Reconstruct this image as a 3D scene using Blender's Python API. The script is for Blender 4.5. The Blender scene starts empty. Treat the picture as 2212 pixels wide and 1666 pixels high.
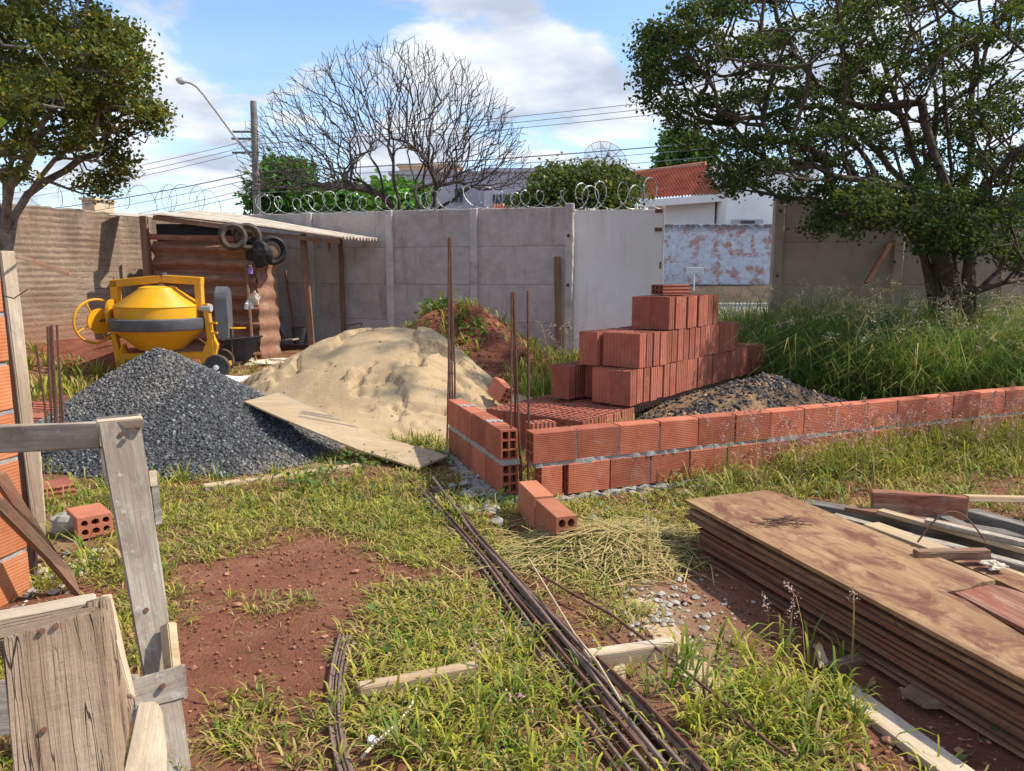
import bpy, bmesh, math, random
import numpy as np
from mathutils import Vector, Matrix
random.seed(7)
RNG = np.random.default_rng(11)
R = math.radians
SC = bpy.context.scene
COL = SC.collection

# ------------------------------------------------------------------ camera
FPX, CX, CY, CAMH = 1662.0, 1106.0, 833.0, 1.42      # photograph measured on a 2212 x 1666 grid
PITCH = math.atan((833 - 585) / FPX)
cam_d = bpy.data.cameras.new('camera')
cam = bpy.data.objects.new('camera', cam_d); COL.objects.link(cam)
cam.location = (0, 0, CAMH)
cam.rotation_euler = (math.pi / 2 - PITCH, 0, 0)
cam_d.sensor_width = 36.0
cam_d.lens = 36.0 * FPX / 2212.0
cam_d.clip_end = 3000
cam_d.clip_start = 0.02
SC.camera = cam

# ------------------------------------------------------------------ sky and sun
SUN_AZ, SUN_EL = R(86), R(49)          # azimuth measured from the view direction towards the right
world = bpy.data.worlds.new('World'); SC.world = world; world.use_nodes = True
nt = world.node_tree; nt.nodes.clear()
def wn(t, **k):
    n = nt.nodes.new(t)
    for a, b in k.items(): setattr(n, a, b)
    return n
wl = nt.links.new
sky = wn('ShaderNodeTexSky', sky_type='NISHITA', sun_disc=False)
sky.sun_elevation = SUN_EL; sky.sun_rotation = SUN_AZ; sky.altitude = 500; sky.air_density = 1.0; sky.dust_density = 0.8
tc = wn('ShaderNodeTexCoord'); sep = wn('ShaderNodeSeparateXYZ'); wl(tc.outputs['Generated'], sep.inputs[0])
zz = wn('ShaderNodeMath', operation='MAXIMUM'); wl(sep.outputs[2], zz.inputs[0]); zz.inputs[1].default_value = 0.0
za = wn('ShaderNodeMath', operation='ADD'); wl(zz.outputs[0], za.inputs[0]); za.inputs[1].default_value = 0.16
dx = wn('ShaderNodeMath', operation='DIVIDE'); wl(sep.outputs[0], dx.inputs[0]); wl(za.outputs[0], dx.inputs[1])
dy = wn('ShaderNodeMath', operation='DIVIDE'); wl(sep.outputs[1], dy.inputs[0]); wl(za.outputs[0], dy.inputs[1])
cmb = wn('ShaderNodeCombineXYZ'); wl(dx.outputs[0], cmb.inputs[0]); wl(dy.outputs[0], cmb.inputs[1])
mp = wn('ShaderNodeMapping'); wl(cmb.outputs[0], mp.inputs[0]); mp.inputs['Location'].default_value = (7.7, 4.4, 0.0)
n1 = wn('ShaderNodeTexNoise'); wl(mp.outputs[0], n1.inputs['Vector'])
n1.inputs['Scale'].default_value = 1.5; n1.inputs['Detail'].default_value = 9; n1.inputs['Roughness'].default_value = 0.56; n1.inputs['Distortion'].default_value = 0.35
r1 = wn('ShaderNodeMapRange', interpolation_type='SMOOTHSTEP'); wl(n1.outputs[0], r1.inputs[0])
r1.inputs[1].default_value = 0.45; r1.inputs[2].default_value = 0.56
n2 = wn('ShaderNodeTexNoise'); wl(mp.outputs[0], n2.inputs['Vector'])
n2.inputs['Scale'].default_value = 2.3; n2.inputs['Detail'].default_value = 5; n2.inputs['Roughness'].default_value = 0.5
r2 = wn('ShaderNodeMapRange'); wl(n2.outputs[0], r2.inputs[0]); r2.inputs[1].default_value = 0.38; r2.inputs[2].default_value = 0.60
cc = wn('ShaderNodeMix', data_type='RGBA'); wl(r2.outputs[0], cc.inputs['Factor'])
cc.inputs['A'].default_value = (2.7, 2.95, 3.5, 1); cc.inputs['B'].default_value = (4.9, 5.05, 5.3, 1)
hz = wn('ShaderNodeMapRange'); wl(sep.outputs[2], hz.inputs[0]); hz.inputs[1].default_value = 0.0; hz.inputs[2].default_value = 0.30
hz.inputs[3].default_value = 0.45; hz.inputs[4].default_value = 0.0
mx0 = wn('ShaderNodeMath', operation='MAXIMUM'); wl(r1.outputs[0], mx0.inputs[0]); wl(hz.outputs[0], mx0.inputs[1])
fac = wn('ShaderNodeMath', operation='MULTIPLY'); wl(mx0.outputs[0], fac.inputs[0]); fac.inputs[1].default_value = 0.93
mxs = wn('ShaderNodeMix', data_type='RGBA'); wl(fac.outputs[0], mxs.inputs['Factor'])
skb = wn('ShaderNodeMix', data_type='RGBA', blend_type='MULTIPLY'); skb.inputs['Factor'].default_value = 1
wl(sky.outputs[0], skb.inputs['A']); skb.inputs['B'].default_value = (0.98, 1.08, 1.17, 1)
wl(skb.outputs['Result'], mxs.inputs['A']); wl(cc.outputs['Result'], mxs.inputs['B'])
bg = wn('ShaderNodeBackground'); wl(mxs.outputs['Result'], bg.inputs[0]); bg.inputs[1].default_value = 0.142
wo = wn('ShaderNodeOutputWorld'); wl(bg.outputs[0], wo.inputs[0])

sun_d = bpy.data.lights.new('sun', 'SUN'); sun_d.energy = 4.0; sun_d.angle = R(0.9); sun_d.color = (1.0, 0.92, 0.79)
sun = bpy.data.objects.new('sun', sun_d); COL.objects.link(sun)
SV = Vector((math.sin(SUN_AZ) * math.cos(SUN_EL), math.cos(SUN_AZ) * math.cos(SUN_EL), math.sin(SUN_EL)))
sun.rotation_euler = (-SV).to_track_quat('-Z', 'Y').to_euler()
SC.view_settings.view_transform = 'Standard'; SC.view_settings.look = 'None'
SC.view_settings.exposure = 0.60; SC.view_settings.gamma = 1.0

# ------------------------------------------------------------------ measuring helpers
_c, _s = math.cos(PITCH), math.sin(PITCH)
def ray(x, y):
    u = (x - CX) / FPX; v = -(y - CY) / FPX
    return Vector((u, _c + v * _s, -_s + v * _c))
def W(x, y, Y):                       # point seen at (x, y) lying Y metres in front of the camera
    d = ray(x, y); return Vector((0, 0, CAMH)) + d * (Y / d.y)
def GP(x, y, z=0.0):                  # point seen at (x, y) lying at height z
    d = ray(x, y); return Vector((0, 0, CAMH)) + d * ((z - CAMH) / d.z)
def proj(x, y, z):                    # numpy: world to measuring grid
    dz = z - CAMH
    dep = y * _c - dz * _s; up = y * _s + dz * _c
    dep = np.maximum(dep, 0.05)
    return CX + FPX * x / dep, CY - FPX * up / dep

# smooth value noise for heights and densities
_perm = RNG.random((64, 64))
def vnoise(x, y):
    x = np.asarray(x, float); y = np.asarray(y, float)
    xi = np.floor(x).astype(int); yi = np.floor(y).astype(int)
    fx = x - xi; fy = y - yi; fx = fx * fx * (3 - 2 * fx); fy = fy * fy * (3 - 2 * fy)
    g = lambda a, b: _perm[a % 64, b % 64]
    return (g(xi, yi) * (1 - fx) + g(xi + 1, yi) * fx) * (1 - fy) + (g(xi, yi + 1) * (1 - fx) + g(xi + 1, yi + 1) * fx) * fy
def fbm(x, y, o=4):
    s = 0; a = 0.5
    for i in range(o):
        s = s + a * vnoise(x * 2 ** i + 7 * i, y * 2 ** i + 3 * i); a *= 0.5
    return s
def sst(a, b, x):
    t = np.clip((np.asarray(x, float) - a) / (b - a), 0, 1); return t * t * (3 - 2 * t)
def gz(x, y):
    x = np.asarray(x, float); y = np.asarray(y, float)
    z = 0.12 * sst(8.3, 11.5, y) + 0.40 * sst(-5.7, -7.0, x) * sst(7.2, 9.6, y) * (1 - sst(13.5, 15, y))
    z = z + 0.06 * (fbm(x * 0.9, y * 0.9) - 0.5) * (1 - sst(12, 16, y)) + 0.035 * (fbm(x * 4 + 9, y * 4, 3) - 0.45) * (1 - sst(9, 13, y))
    z = z + 0.75 * sst(28.8, 29.8, y)
    return z
def gzf(x, y): return float(gz(x, y))

# ------------------------------------------------------------------ materials
def sh(name):
    m = bpy.data.materials.new(name); m.use_nodes = True
    t = m.node_tree; p = t.nodes['Principled BSDF']
    p.inputs['Specular IOR Level'].default_value = 0.3
    return m, t, p
def N(t, ty, **k):
    n = t.nodes.new(ty)
    for a, b in k.items(): setattr(n, a, b)
    return n
def coords(t, kind='Object', scale=(1, 1, 1), rnd=True):
    tc = N(t, 'ShaderNodeTexCoord'); m = N(t, 'ShaderNodeMapping'); m.inputs['Scale'].default_value = scale
    t.links.new(tc.outputs[kind], m.inputs[0])
    if rnd:
        oi = N(t, 'ShaderNodeObjectInfo'); mu = N(t, 'ShaderNodeMath', operation='MULTIPLY'); mu.inputs[1].default_value = 37.0
        t.links.new(oi.outputs['Random'], mu.inputs[0]); t.links.new(mu.outputs[0], m.inputs['Location'])
    return m.outputs[0]
def noise(t, vec, scale, detail=5, rough=0.6, dist=0.0):
    n = N(t, 'ShaderNodeTexNoise'); t.links.new(vec, n.inputs['Vector'])
    n.inputs['Scale'].default_value = scale; n.inputs['Detail'].default_value = detail
    n.inputs['Roughness'].default_value = rough; n.inputs['Distortion'].default_value = dist
    return n.outputs[0]
def ramp(t, f, stops):
    r = N(t, 'ShaderNodeValToRGB'); e = r.color_ramp.elements
    while len(e) < len(stops): e.new(0.5)
    for i, (p, c) in enumerate(stops):
        e[i].position = p; e[i].color = (c[0], c[1], c[2], 1) if len(c) > 2 else (c[0],) * 3 + (1,)
    t.links.new(f, r.inputs[0]); return r.outputs[0]
def mix(t, f, a, b, mode='MIX'):
    m = N(t, 'ShaderNodeMix', data_type='RGBA', blend_type=mode)
    for s, v in (('Factor', f), ('A', a), ('B', b)):
        if isinstance(v, (int, float)): m.inputs[s].default_value = v
        elif isinstance(v, tuple): m.inputs[s].default_value = v + (1,)
        else: t.links.new(v, m.inputs[s])
    return m.outputs['Result']
def mrange(t, f, a, b, c=0.0, d=1.0):
    m = N(t, 'ShaderNodeMapRange'); t.links.new(f, m.inputs[0])
    for i, v in enumerate((a, b, c, d)): m.inputs[i + 1].default_value = v
    return m.outputs[0]
def mathn(t, op, a, b):
    m = N(t, 'ShaderNodeMath', operation=op)
    for i, v in enumerate((a, b)):
        if isinstance(v, (int, float)): m.inputs[i].default_value = v
        else: t.links.new(v, m.inputs[i])
    return m.outputs[0]
def bump(t, p, h, strength=0.5, dist=0.01):
    b = N(t, 'ShaderNodeBump'); b.inputs['Strength'].default_value = strength; b.inputs['Distance'].default_value = dist
    t.links.new(h, b.inputs['Height']); t.links.new(b.outputs[0], p.inputs['Normal'])
def objvar(t, col, amt=0.18):
    oi = N(t, 'ShaderNodeObjectInfo'); v = mrange(t, oi.outputs['Random'], 0, 1, 1 - amt, 1 + amt)
    h = N(t, 'ShaderNodeHueSaturation'); t.links.new(col, h.inputs['Color']); t.links.new(v, h.inputs['Value']); return h.outputs[0]
def m_plain(name, c1, c2, scale=6, rough=0.8, bmp=0.3, bd=0.006, metal=0.0, kind='Object', lo=0.35, hi=0.65, dirt=None, spat=None, streak=None):
    m, t, p = sh(name); v = coords(t, kind)
    n = noise(t, v, scale, 7, 0.65); col = ramp(t, n, [(lo, c1), (hi, c2)])
    if dirt:
        d = mrange(t, noise(t, v, scale * 0.37 + 0.8, 6, 0.7, 0.5), 0.5, 0.68); col = mix(t, d, col, dirt)
    if streak:
        sk = noise(t, coords(t, kind, (7, 7, 0.5)), 1.3, 6, 0.7); col = mix(t, mathn(t, 'MULTIPLY', mrange(t, sk, 0.50, 0.66, 0, 0.75), mrange(t, noise(t, v, 1.7, 4), 0.40, 0.6)), col, streak)
        col = mix(t, mrange(t, noise(t, v, 55, 5, 0.7), 0.6, 0.72, 0, 0.5), col, streak)
    if spat: col = mix(t, mathn(t, 'MULTIPLY', mrange(t, noise(t, v, 34, 6, 0.75), 0.60, 0.66), mrange(t, noise(t, v, 4, 3), 0.46, 0.6)), col, spat)
    col = objvar(t, col, 0.07); t.links.new(col, p.inputs['Base Color'])
    p.inputs['Roughness'].default_value = rough; p.inputs['Metallic'].default_value = metal
    if bmp: bump(t, p, noise(t, v, scale * 5, 6, 0.7), bmp, bd)
    return m
def m_wood(name, c1, c2, c3, grain=1.0, dirt=None, crack=0.0, bmp=0.45, rough=0.88, splat=None, fine=0.5, dscale=4.0, dlo=0.47, dhi=0.62):
    m, t, p = sh(name); v3 = coords(t, 'Object')
    f = noise(t, coords(t, 'Object', (3, 110 * grain, 110 * grain)), 1.0, 4, 0.7)
    g = noise(t, coords(t, 'Object', (0.9, 20 * grain, 20 * grain)), 1.0, 6, 0.62, 0.08)
    bl = noise(t, coords(t, 'Object', (1, 2.2, 2.2)), dscale, 7, 0.68, 0.25); sp = noise(t, v3, 38, 5, 0.75)
    col = ramp(t, mathn(t, 'ADD', mathn(t, 'MULTIPLY', g, 0.55), mathn(t, 'MULTIPLY', bl, 0.45)), [(0.36, c1), (0.5, c2), (0.64, c3)])
    dk = (c1[0] * 0.45, c1[1] * 0.42, c1[2] * 0.40)
    col = mix(t, mrange(t, f, 0.34, 0.56, fine, 0.0), col, dk)
    col = mix(t, mrange(t, sp, 0.60, 0.74, 0.0, 0.55), col, dk)
    if dirt:
        bd = noise(t, coords(t, 'Object', (1, 1.8, 1.8)), dscale * 1.3, 8, 0.72, 0.6); col = mix(t, mrange(t, bd, dlo, dhi), col, dirt)
    if splat: col = mix(t, mrange(t, noise(t, v3, 21, 7, 0.72), 0.585, 0.66, 0.0, 0.75), col, splat)
    h = mathn(t, 'ADD', mathn(t, 'MULTIPLY', f, 0.8), mathn(t, 'MULTIPLY', sp, 0.5))
    if crack:
        for sc_, wd, lo in ((24, 0.0075, 0.40), (60, 0.016, 0.42)):
            n_ = noise(t, coords(t, 'Object', (0.8, sc_, sc_)), 1.0, 1.5, 0.4, 0.0)
            k = mrange(t, mathn(t, 'ABSOLUTE', mathn(t, 'SUBTRACT', n_, 0.5), 0), 0.0, wd, 1, 0)
            k = mathn(t, 'MULTIPLY', mathn(t, 'MULTIPLY', k, mrange(t, noise(t, coords(t, 'Object', (3.0, 9, 9)), 1.6, 2), lo, lo + 0.10)), crack)
            col = mix(t, k, col, (0.022, 0.015, 0.011)); h = mathn(t, 'SUBTRACT', h, mathn(t, 'MULTIPLY', k, 1.6))
        h = mathn(t, 'ADD', h, mathn(t, 'MULTIPLY', noise(t, coords(t, 'Object', (95, 2, 2)), 1.0, 3, 0.6), 0.35))
    col = objvar(t, col, 0.10)
    t.links.new(col, p.inputs['Base Color']); p.inputs['Roughness'].default_value = rough
    bump(t, p, h, bmp, 0.005)
    return m
def m_brick(name, c1, c2, rib=True, mort=0.0, ribn=520.0):
    m, t, p = sh(name); v = coords(t, 'Object', rnd=False); vr = coords(t, 'Object')
    n = noise(t, vr, 7, 6, 0.6); col = ramp(t, n, [(0.3, c1), (0.7, c2)]); col = objvar(t, col, 0.24)
    fl = mrange(t, noise(t, vr, 22, 5, 0.7), 0.58, 0.72, 0, 0.45); col = mix(t, fl, col, (0.52, 0.30, 0.2))
    if mort:
        col = mix(t, mrange(t, noise(t, vr, 5, 6, 0.7, 0.6), 0.6, 0.68, 0, mort), col, (0.45, 0.42, 0.38))
    h = noise(t, vr, 60, 4, 0.6)
    if rib:
        s = N(t, 'ShaderNodeSeparateXYZ'); t.links.new(v, s.inputs[0])
        a = mathn(t, 'SINE', mathn(t, 'MULTIPLY', s.outputs[1], ribn), 0); b = mathn(t, 'SINE', mathn(t, 'MULTIPLY', s.outputs[2], ribn), 0)
        h = mathn(t, 'ADD', mathn(t, 'MULTIPLY', h, 0.6), mathn(t, 'MULTIPLY', mathn(t, 'ADD', a, b), 0.22 if ribn > 300 else 0.75))
    t.links.new(col, p.inputs['Base Color']); p.inputs['Roughness'].default_value = 0.85
    bump(t, p, h, 0.55 if ribn > 300 else 0.8, 0.004 if ribn > 300 else 0.006)
    return m
def m_attr(name, trans=0.35, rough=0.55, spec=0.25):
    m, t, p = sh(name); a = N(t, 'ShaderNodeAttribute', attribute_name='Col')
    t.links.new(a.outputs['Color'], p.inputs['Base Color']); p.inputs['Roughness'].default_value = rough; p.inputs['Specular IOR Level'].default_value = spec
    if trans:
        tr = N(t, 'ShaderNodeBsdfTranslucent'); b2 = mix(t, 0.5, a.outputs['Color'], (0.30, 0.36, 0.03), 'MIX'); t.links.new(b2, tr.inputs[0])
        ms = N(t, 'ShaderNodeMixShader'); ms.inputs[0].default_value = trans
        t.links.new(p.outputs[0], ms.inputs[1]); t.links.new(tr.outputs[0], ms.inputs[2])
        t.links.new(ms.outputs[0], t.nodes['Material Output'].inputs[0])
    return m

M = {}
M['wood_grey'] = m_wood('weathered_grey_wood', (0.29, 0.24, 0.185), (0.39, 0.335, 0.27), (0.49, 0.435, 0.365), dirt=(0.24, 0.195, 0.15), splat=(0.52, 0.49, 0.45))
M['wood_crack'] = m_wood('cracked_old_wood', (0.23, 0.155, 0.10), (0.32, 0.23, 0.155), (0.40, 0.305, 0.215), crack=0.95, bmp=0.8, fine=0.35)
M['wood_pale'] = m_wood('pale_sawn_wood', (0.44, 0.33, 0.22), (0.56, 0.45, 0.32), (0.66, 0.57, 0.44), grain=0.7, fine=0.25, dirt=(0.40, 0.32, 0.24), dlo=0.52, dhi=0.7)
M['wood_tan'] = m_wood('tan_plank', (0.38, 0.26, 0.15), (0.48, 0.35, 0.21), (0.56, 0.44, 0.29), dirt=(0.42, 0.33, 0.22), fine=0.25)
M['wood_brown'] = m_wood('brown_plank', (0.15, 0.09, 0.058), (0.235, 0.15, 0.098), (0.32, 0.22, 0.15), dirt=(0.26, 0.12, 0.075))
M['wood_dark'] = m_wood('dark_rotten_wood', (0.10, 0.088, 0.076), (0.18, 0.16, 0.14), (0.34, 0.31, 0.28), crack=0.6)
M['wood_red'] = m_wood('red_stained_timber', (0.20, 0.075, 0.048), (0.33, 0.155, 0.10), (0.45, 0.30, 0.21), grain=0.9, crack=0.7, dirt=(0.27, 0.09, 0.055))
M['ply'] = m_wood('worn_plywood', (0.23, 0.125, 0.062), (0.33, 0.195, 0.098), (0.41, 0.265, 0.145), grain=0.35, dirt=(0.15, 0.06, 0.038), bmp=0.5, dscale=2.8, dlo=0.46, dhi=0.60)
M['ply_side'] = m_wood('plywood_edges', (0.13, 0.065, 0.04), (0.21, 0.11, 0.065), (0.30, 0.17, 0.105), grain=0.8, dirt=(0.18, 0.07, 0.04))
M['brick'] = m_brick('clay_brick', (0.36, 0.092, 0.050), (0.50, 0.165, 0.092), mort=0.22)
M['brick_pink'] = m_brick('clay_brick_stacked', (0.30, 0.085, 0.052), (0.40, 0.135, 0.088), ribn=190.0)
M['brick_orange'] = m_brick('clay_brick_house_sunlit', (0.44, 0.14, 0.055), (0.54, 0.21, 0.10), mort=0.6, ribn=420.0)  # brighter orange: sunlight on the house wall is put into the brick colour
M['brick_smooth'] = m_brick('clay_brick_smooth', (0.44, 0.155, 0.08), (0.53, 0.21, 0.12), rib=False)
M['brick_white'] = m_brick('clay_brick_mortar_crusted', (0.42, 0.14, 0.08), (0.5, 0.18, 0.1), rib=False)
M['mortar'] = m_plain('grey_mortar', (0.30, 0.28, 0.26), (0.46, 0.44, 0.42), 18, 0.95, 0.9, 0.012)
M['rust'] = m_plain('rusty_steel', (0.10, 0.045, 0.03), (0.17, 0.085, 0.06), 30, 0.75, 0.4, 0.002)
M['rust_grey'] = m_plain('rusty_steel_rod', (0.13, 0.085, 0.065), (0.23, 0.16, 0.13), 22, 0.6, 0.4, 0.002)
M['concrete'] = m_plain('precast_concrete', (0.40, 0.36, 0.335), (0.50, 0.455, 0.425), 5, 0.95, 0.5, 0.008, dirt=(0.36, 0.315, 0.285), streak=(0.23, 0.19, 0.165))
M['concrete_post'] = m_plain('precast_post', (0.46, 0.43, 0.40), (0.56, 0.525, 0.495), 4, 0.95, 0.4, 0.006, dirt=(0.31, 0.29, 0.27))
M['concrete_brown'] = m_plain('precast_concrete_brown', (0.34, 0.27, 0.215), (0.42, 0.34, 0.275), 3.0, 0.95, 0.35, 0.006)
M['gate'] = m_plain('white_gate_paint', (0.80, 0.775, 0.745), (0.85, 0.825, 0.795), 2.0, 0.55, 0.08, 0.003, dirt=(0.77, 0.735, 0.69), streak=(0.62, 0.56, 0.50))
M['black'] = m_plain('gap_shade_black', (0.012, 0.012, 0.014), (0.03, 0.03, 0.034), 9, 0.6, 0.2, 0.004)
M['iron'] = m_plain('brown_iron', (0.10, 0.05, 0.035), (0.17, 0.10, 0.07), 12, 0.8, 0.4, 0.004)
M['rubber'] = m_plain('dusty_rubber', (0.05, 0.042, 0.035), (0.11, 0.085, 0.065), 9, 0.9, 0.3, 0.004)
M['yellow'] = m_plain('yellow_machine_paint', (0.70, 0.32, 0.012), (0.78, 0.40, 0.02), 3, 0.42, 0.06, 0.002, dirt=(0.60, 0.30, 0.05), spat=(0.46, 0.40, 0.30))
M['greymetal'] = m_plain('grey_machine_paint', (0.085, 0.09, 0.10), (0.13, 0.135, 0.15), 6, 0.5, 0.1, 0.002)
M['bgrey'] = m_plain('barrow_grey', (0.045, 0.05, 0.06), (0.085, 0.09, 0.10), 6, 0.5, 0.15, 0.003, dirt=(0.12, 0.10, 0.085))
M['white'] = m_plain('white_plastic', (0.72, 0.71, 0.70), (0.8, 0.8, 0.79), 6, 0.5, 0.05, 0.002)
M['purple'] = m_plain('purple_label', (0.24, 0.17, 0.5), (0.3, 0.22, 0.58), 8, 0.5, 0)
M['tarpblue'] = m_plain('blue_tarp', (0.02, 0.22, 0.40), (0.05, 0.33, 0.52), 7, 0.5, 0.5, 0.01)
M['cloth'] = m_plain('cream_rag', (0.55, 0.45, 0.33), (0.68, 0.6, 0.48), 9, 0.9, 0.4, 0.006)
M['galv'] = m_plain('galvanised_wire', (0.30, 0.33, 0.33), (0.50, 0.53, 0.52), 14, 0.45, 0, metal=0.35)
M['pole'] = m_plain('pole_concrete', (0.16, 0.145, 0.13), (0.24, 0.22, 0.2), 5, 0.95, 0.3)
M['wire'] = m_plain('cable_grey', (0.12, 0.13, 0.15), (0.16, 0.17, 0.19), 3, 0.7, 0)
M['lamp'] = m_plain('lamp_grey', (0.35, 0.36, 0.37), (0.45, 0.46, 0.47), 3, 0.5, 0)
M['housewhite'] = m_plain('white_house_render', (0.72, 0.72, 0.69), (0.82, 0.82, 0.79), 1.2, 0.9, 0.1, 0.004)
M['purplewall'] = m_plain('lilac_render', (0.42, 0.41, 0.46), (0.50, 0.49, 0.55), 0.7, 0.9, 0.1)
M['beige'] = m_plain('beige_render', (0.50, 0.38, 0.24), (0.58, 0.46, 0.31), 0.8, 0.9, 0.1)
M['tile'] = m_plain('clay_roof_tile', (0.38, 0.125, 0.07), (0.52, 0.20, 0.12), 2.2, 0.9, 0.3, 0.01, dirt=(0.30, 0.12, 0.08))
M['glass'] = m_plain('dark_window', (0.03, 0.035, 0.045), (0.06, 0.07, 0.08), 2, 0.15, 0)
M['fibro'] = m_wood('fibre_cement_sheet', (0.42, 0.35, 0.265), (0.56, 0.49, 0.40), (0.66, 0.60, 0.51), grain=0.3, bmp=0.2)
M['fibro_rust'] = m_wood('dirty_fibre_sheet', (0.24, 0.125, 0.078), (0.34, 0.195, 0.13), (0.45, 0.29, 0.205), grain=0.22, dirt=(0.30, 0.135, 0.085), bmp=0.25)
M['bark'] = m_plain('rough_bark', (0.07, 0.05, 0.038), (0.19, 0.145, 0.11), 16, 0.95, 1.0, 0.03)
M['bark_grey'] = m_plain('grey_bark', (0.12, 0.10, 0.085), (0.30, 0.265, 0.23), 10, 0.95, 0.8, 0.02)
M['bark_dark'] = m_plain('dark_bare_bark', (0.035, 0.028, 0.024), (0.09, 0.072, 0.06), 8, 0.95, 0.6, 0.02)
M['leaf'] = m_attr('leaf', 0.25, 0.6, 0.15)
M['blade'] = m_attr('grass_blade', 0.32, 0.6)
M['straw'] = m_attr('straw', 0.15, 0.7)
M['stone'] = m_attr('stone_chips', 0.0, 0.8)
M['asphalt'] = m_plain('pale_asphalt', (0.24, 0.235, 0.235), (0.32, 0.315, 0.31), 6, 0.9, 0.2)

def mk_ground():
    m, t, p = sh('red_earth'); v = coords(t, 'Object', rnd=False)
    a = N(t, 'ShaderNodeAttribute', attribute_name='Col')
    n1 = noise(t, v, 1.7, 8, 0.65); n2 = noise(t, v, 14, 6, 0.7); n3 = noise(t, v, 60, 4, 0.7)
    red = ramp(t, n1, [(0.3, (0.23, 0.08, 0.044)), (0.55, (0.34, 0.135, 0.078)), (0.75, (0.43, 0.21, 0.13))])
    red = mix(t, mrange(t, n2, 0.45, 0.7, 0, 0.5), red, (0.16, 0.05, 0.03))
    red = mix(t, mrange(t, noise(t, v, 4.2, 7, 0.75, 0.5), 0.54, 0.68, 0, 0.6), red, (0.40, 0.23, 0.14))
    red = mix(t, mrange(t, noise(t, v, 95, 4, 0.7), 0.56, 0.7, 0, 0.35), red, (0.16, 0.055, 0.034))
    straw = ramp(t, n2, [(0.35, (0.12, 0.085, 0.035)), (0.65, (0.27, 0.20, 0.085))])
    s = N(t, 'ShaderNodeSeparateXYZ'); t.links.new(a.outputs['Color'], s.inputs[0])
    f = mathn(t, 'MULTIPLY', s.outputs[0], mrange(t, noise(t, v, 9, 5, 0.7), 0.35, 0.6))
    col = mix(t, f, red, straw)
    col = mix(t, mathn(t, 'MULTIPLY', s.outputs[1], mrange(t, n2, 0.35, 0.6, 0.5, 1.0)), col, (0.52, 0.37, 0.22))
    t.links.new(col, p.inputs['Base Color']); p.inputs['Roughness'].default_value = 0.95
    bump(t, p, mathn(t, 'ADD', mathn(t, 'ADD', n2, mathn(t, 'MULTIPLY', n3, 0.5)), noise(t, v, 26, 7, 0.8)), 0.9, 0.04)
    return m
M['ground'] = mk_ground()
def mk_sand():
    m, t, p = sh('builders_sand'); v = coords(t, 'Object', rnd=False)
    n1 = noise(t, v, 1.5, 7, 0.6); n2 = noise(t, v, 90, 4, 0.7); n3 = noise(t, v, 8, 7, 0.7, 0.6)
    col = ramp(t, n1, [(0.3, (0.37, 0.265, 0.15)), (0.7, (0.49, 0.36, 0.215))])
    col = mix(t, mrange(t, n3, 0.60, 0.74, 0, 0.6), col, (0.33, 0.225, 0.13))
    t.links.new(col, p.inputs['Base Color']); p.inputs['Roughness'].default_value = 0.95
    bump(t, p, mathn(t, 'ADD', mathn(t, 'MULTIPLY', n2, 0.35), n3), 0.55, 0.03)
    return m
M['sand'] = mk_sand()
M['dirt'] = m_plain('red_dirt_heap', (0.20, 0.062, 0.035), (0.33, 0.125, 0.075), 5, 0.95, 1.0, 0.05)
M['gravelbase'] = m_plain('gravel_bed', (0.05, 0.05, 0.052), (0.14, 0.135, 0.13), 30, 0.95, 1.0, 0.03)
M['sandgravel'] = m_plain('sandy_gravel_bed', (0.08, 0.065, 0.05), (0.42, 0.25, 0.13), 7, 0.95, 1.0, 0.03)
def mk_blockwall():
    m, t, p = sh('rough_block_wall'); v = coords(t, 'Object', rnd=False)
    s = N(t, 'ShaderNodeSeparateXYZ'); t.links.new(v, s.inputs[0])
    w = noise(t, v, 2.2, 5, 0.6); w2 = noise(t, v, 9, 4, 0.6)
    zz = mathn(t, 'ADD', s.outputs[2], mathn(t, 'ADD', mathn(t, 'MULTIPLY', w, 0.016), mathn(t, 'MULTIPLY', w2, 0.012)))
    row = mathn(t, 'SINE', mathn(t, 'MULTIPLY', zz, 2 * math.pi / 0.085), 0)
    n1 = noise(t, v, 1.1, 8, 0.68, 0.4); n2 = noise(t, v, 14, 8, 0.78); n3 = noise(t, v, 0.9, 6, 0.65, 0.8); n4 = noise(t, coords(t, 'Object', (2.5, 2.5, 0.5), False), 1.2, 6, 0.7, 0.5)
    col = ramp(t, n1, [(0.33, (0.25, 0.17, 0.118)), (0.48, (0.35, 0.26, 0.19)), (0.66, (0.43, 0.345, 0.265))])
    col = mix(t, mrange(t, n2, 0.42, 0.66, 0, 0.5), col, (0.24, 0.155, 0.105))
    rf = mathn(t, 'MULTIPLY', mrange(t, row, -1.0, -0.72, 0.9, 0), mrange(t, noise(t, v, 4, 7, 0.75), 0.47, 0.58))
    col = mix(t, rf, col, (0.15, 0.09, 0.06))
    top = mathn(t, 'MULTIPLY', mrange(t, s.outputs[2], 1.25, 2.25), mrange(t, n4, 0.42, 0.60))
    col = mix(t, mathn(t, 'MULTIPLY', top, 0.75), col, (0.14, 0.10, 0.075))
    col = mix(t, mathn(t, 'MULTIPLY', mrange(t, s.outputs[2], 0.95, 0.45), mrange(t, n2, 0.35, 0.6)), col, (0.36, 0.16, 0.10))
    t.links.new(col, p.inputs['Base Color']); p.inputs['Roughness'].default_value = 0.95
    bump(t, p, mathn(t, 'ADD', mathn(t, 'MULTIPLY', mathn(t, 'MULTIPLY', row, 0.22), mrange(t, n3, 0.42, 0.6)), mathn(t, 'MULTIPLY', n2, 1.4)), 0.8, 0.025)
    return m
M['blockwall'] = mk_blockwall()
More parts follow.
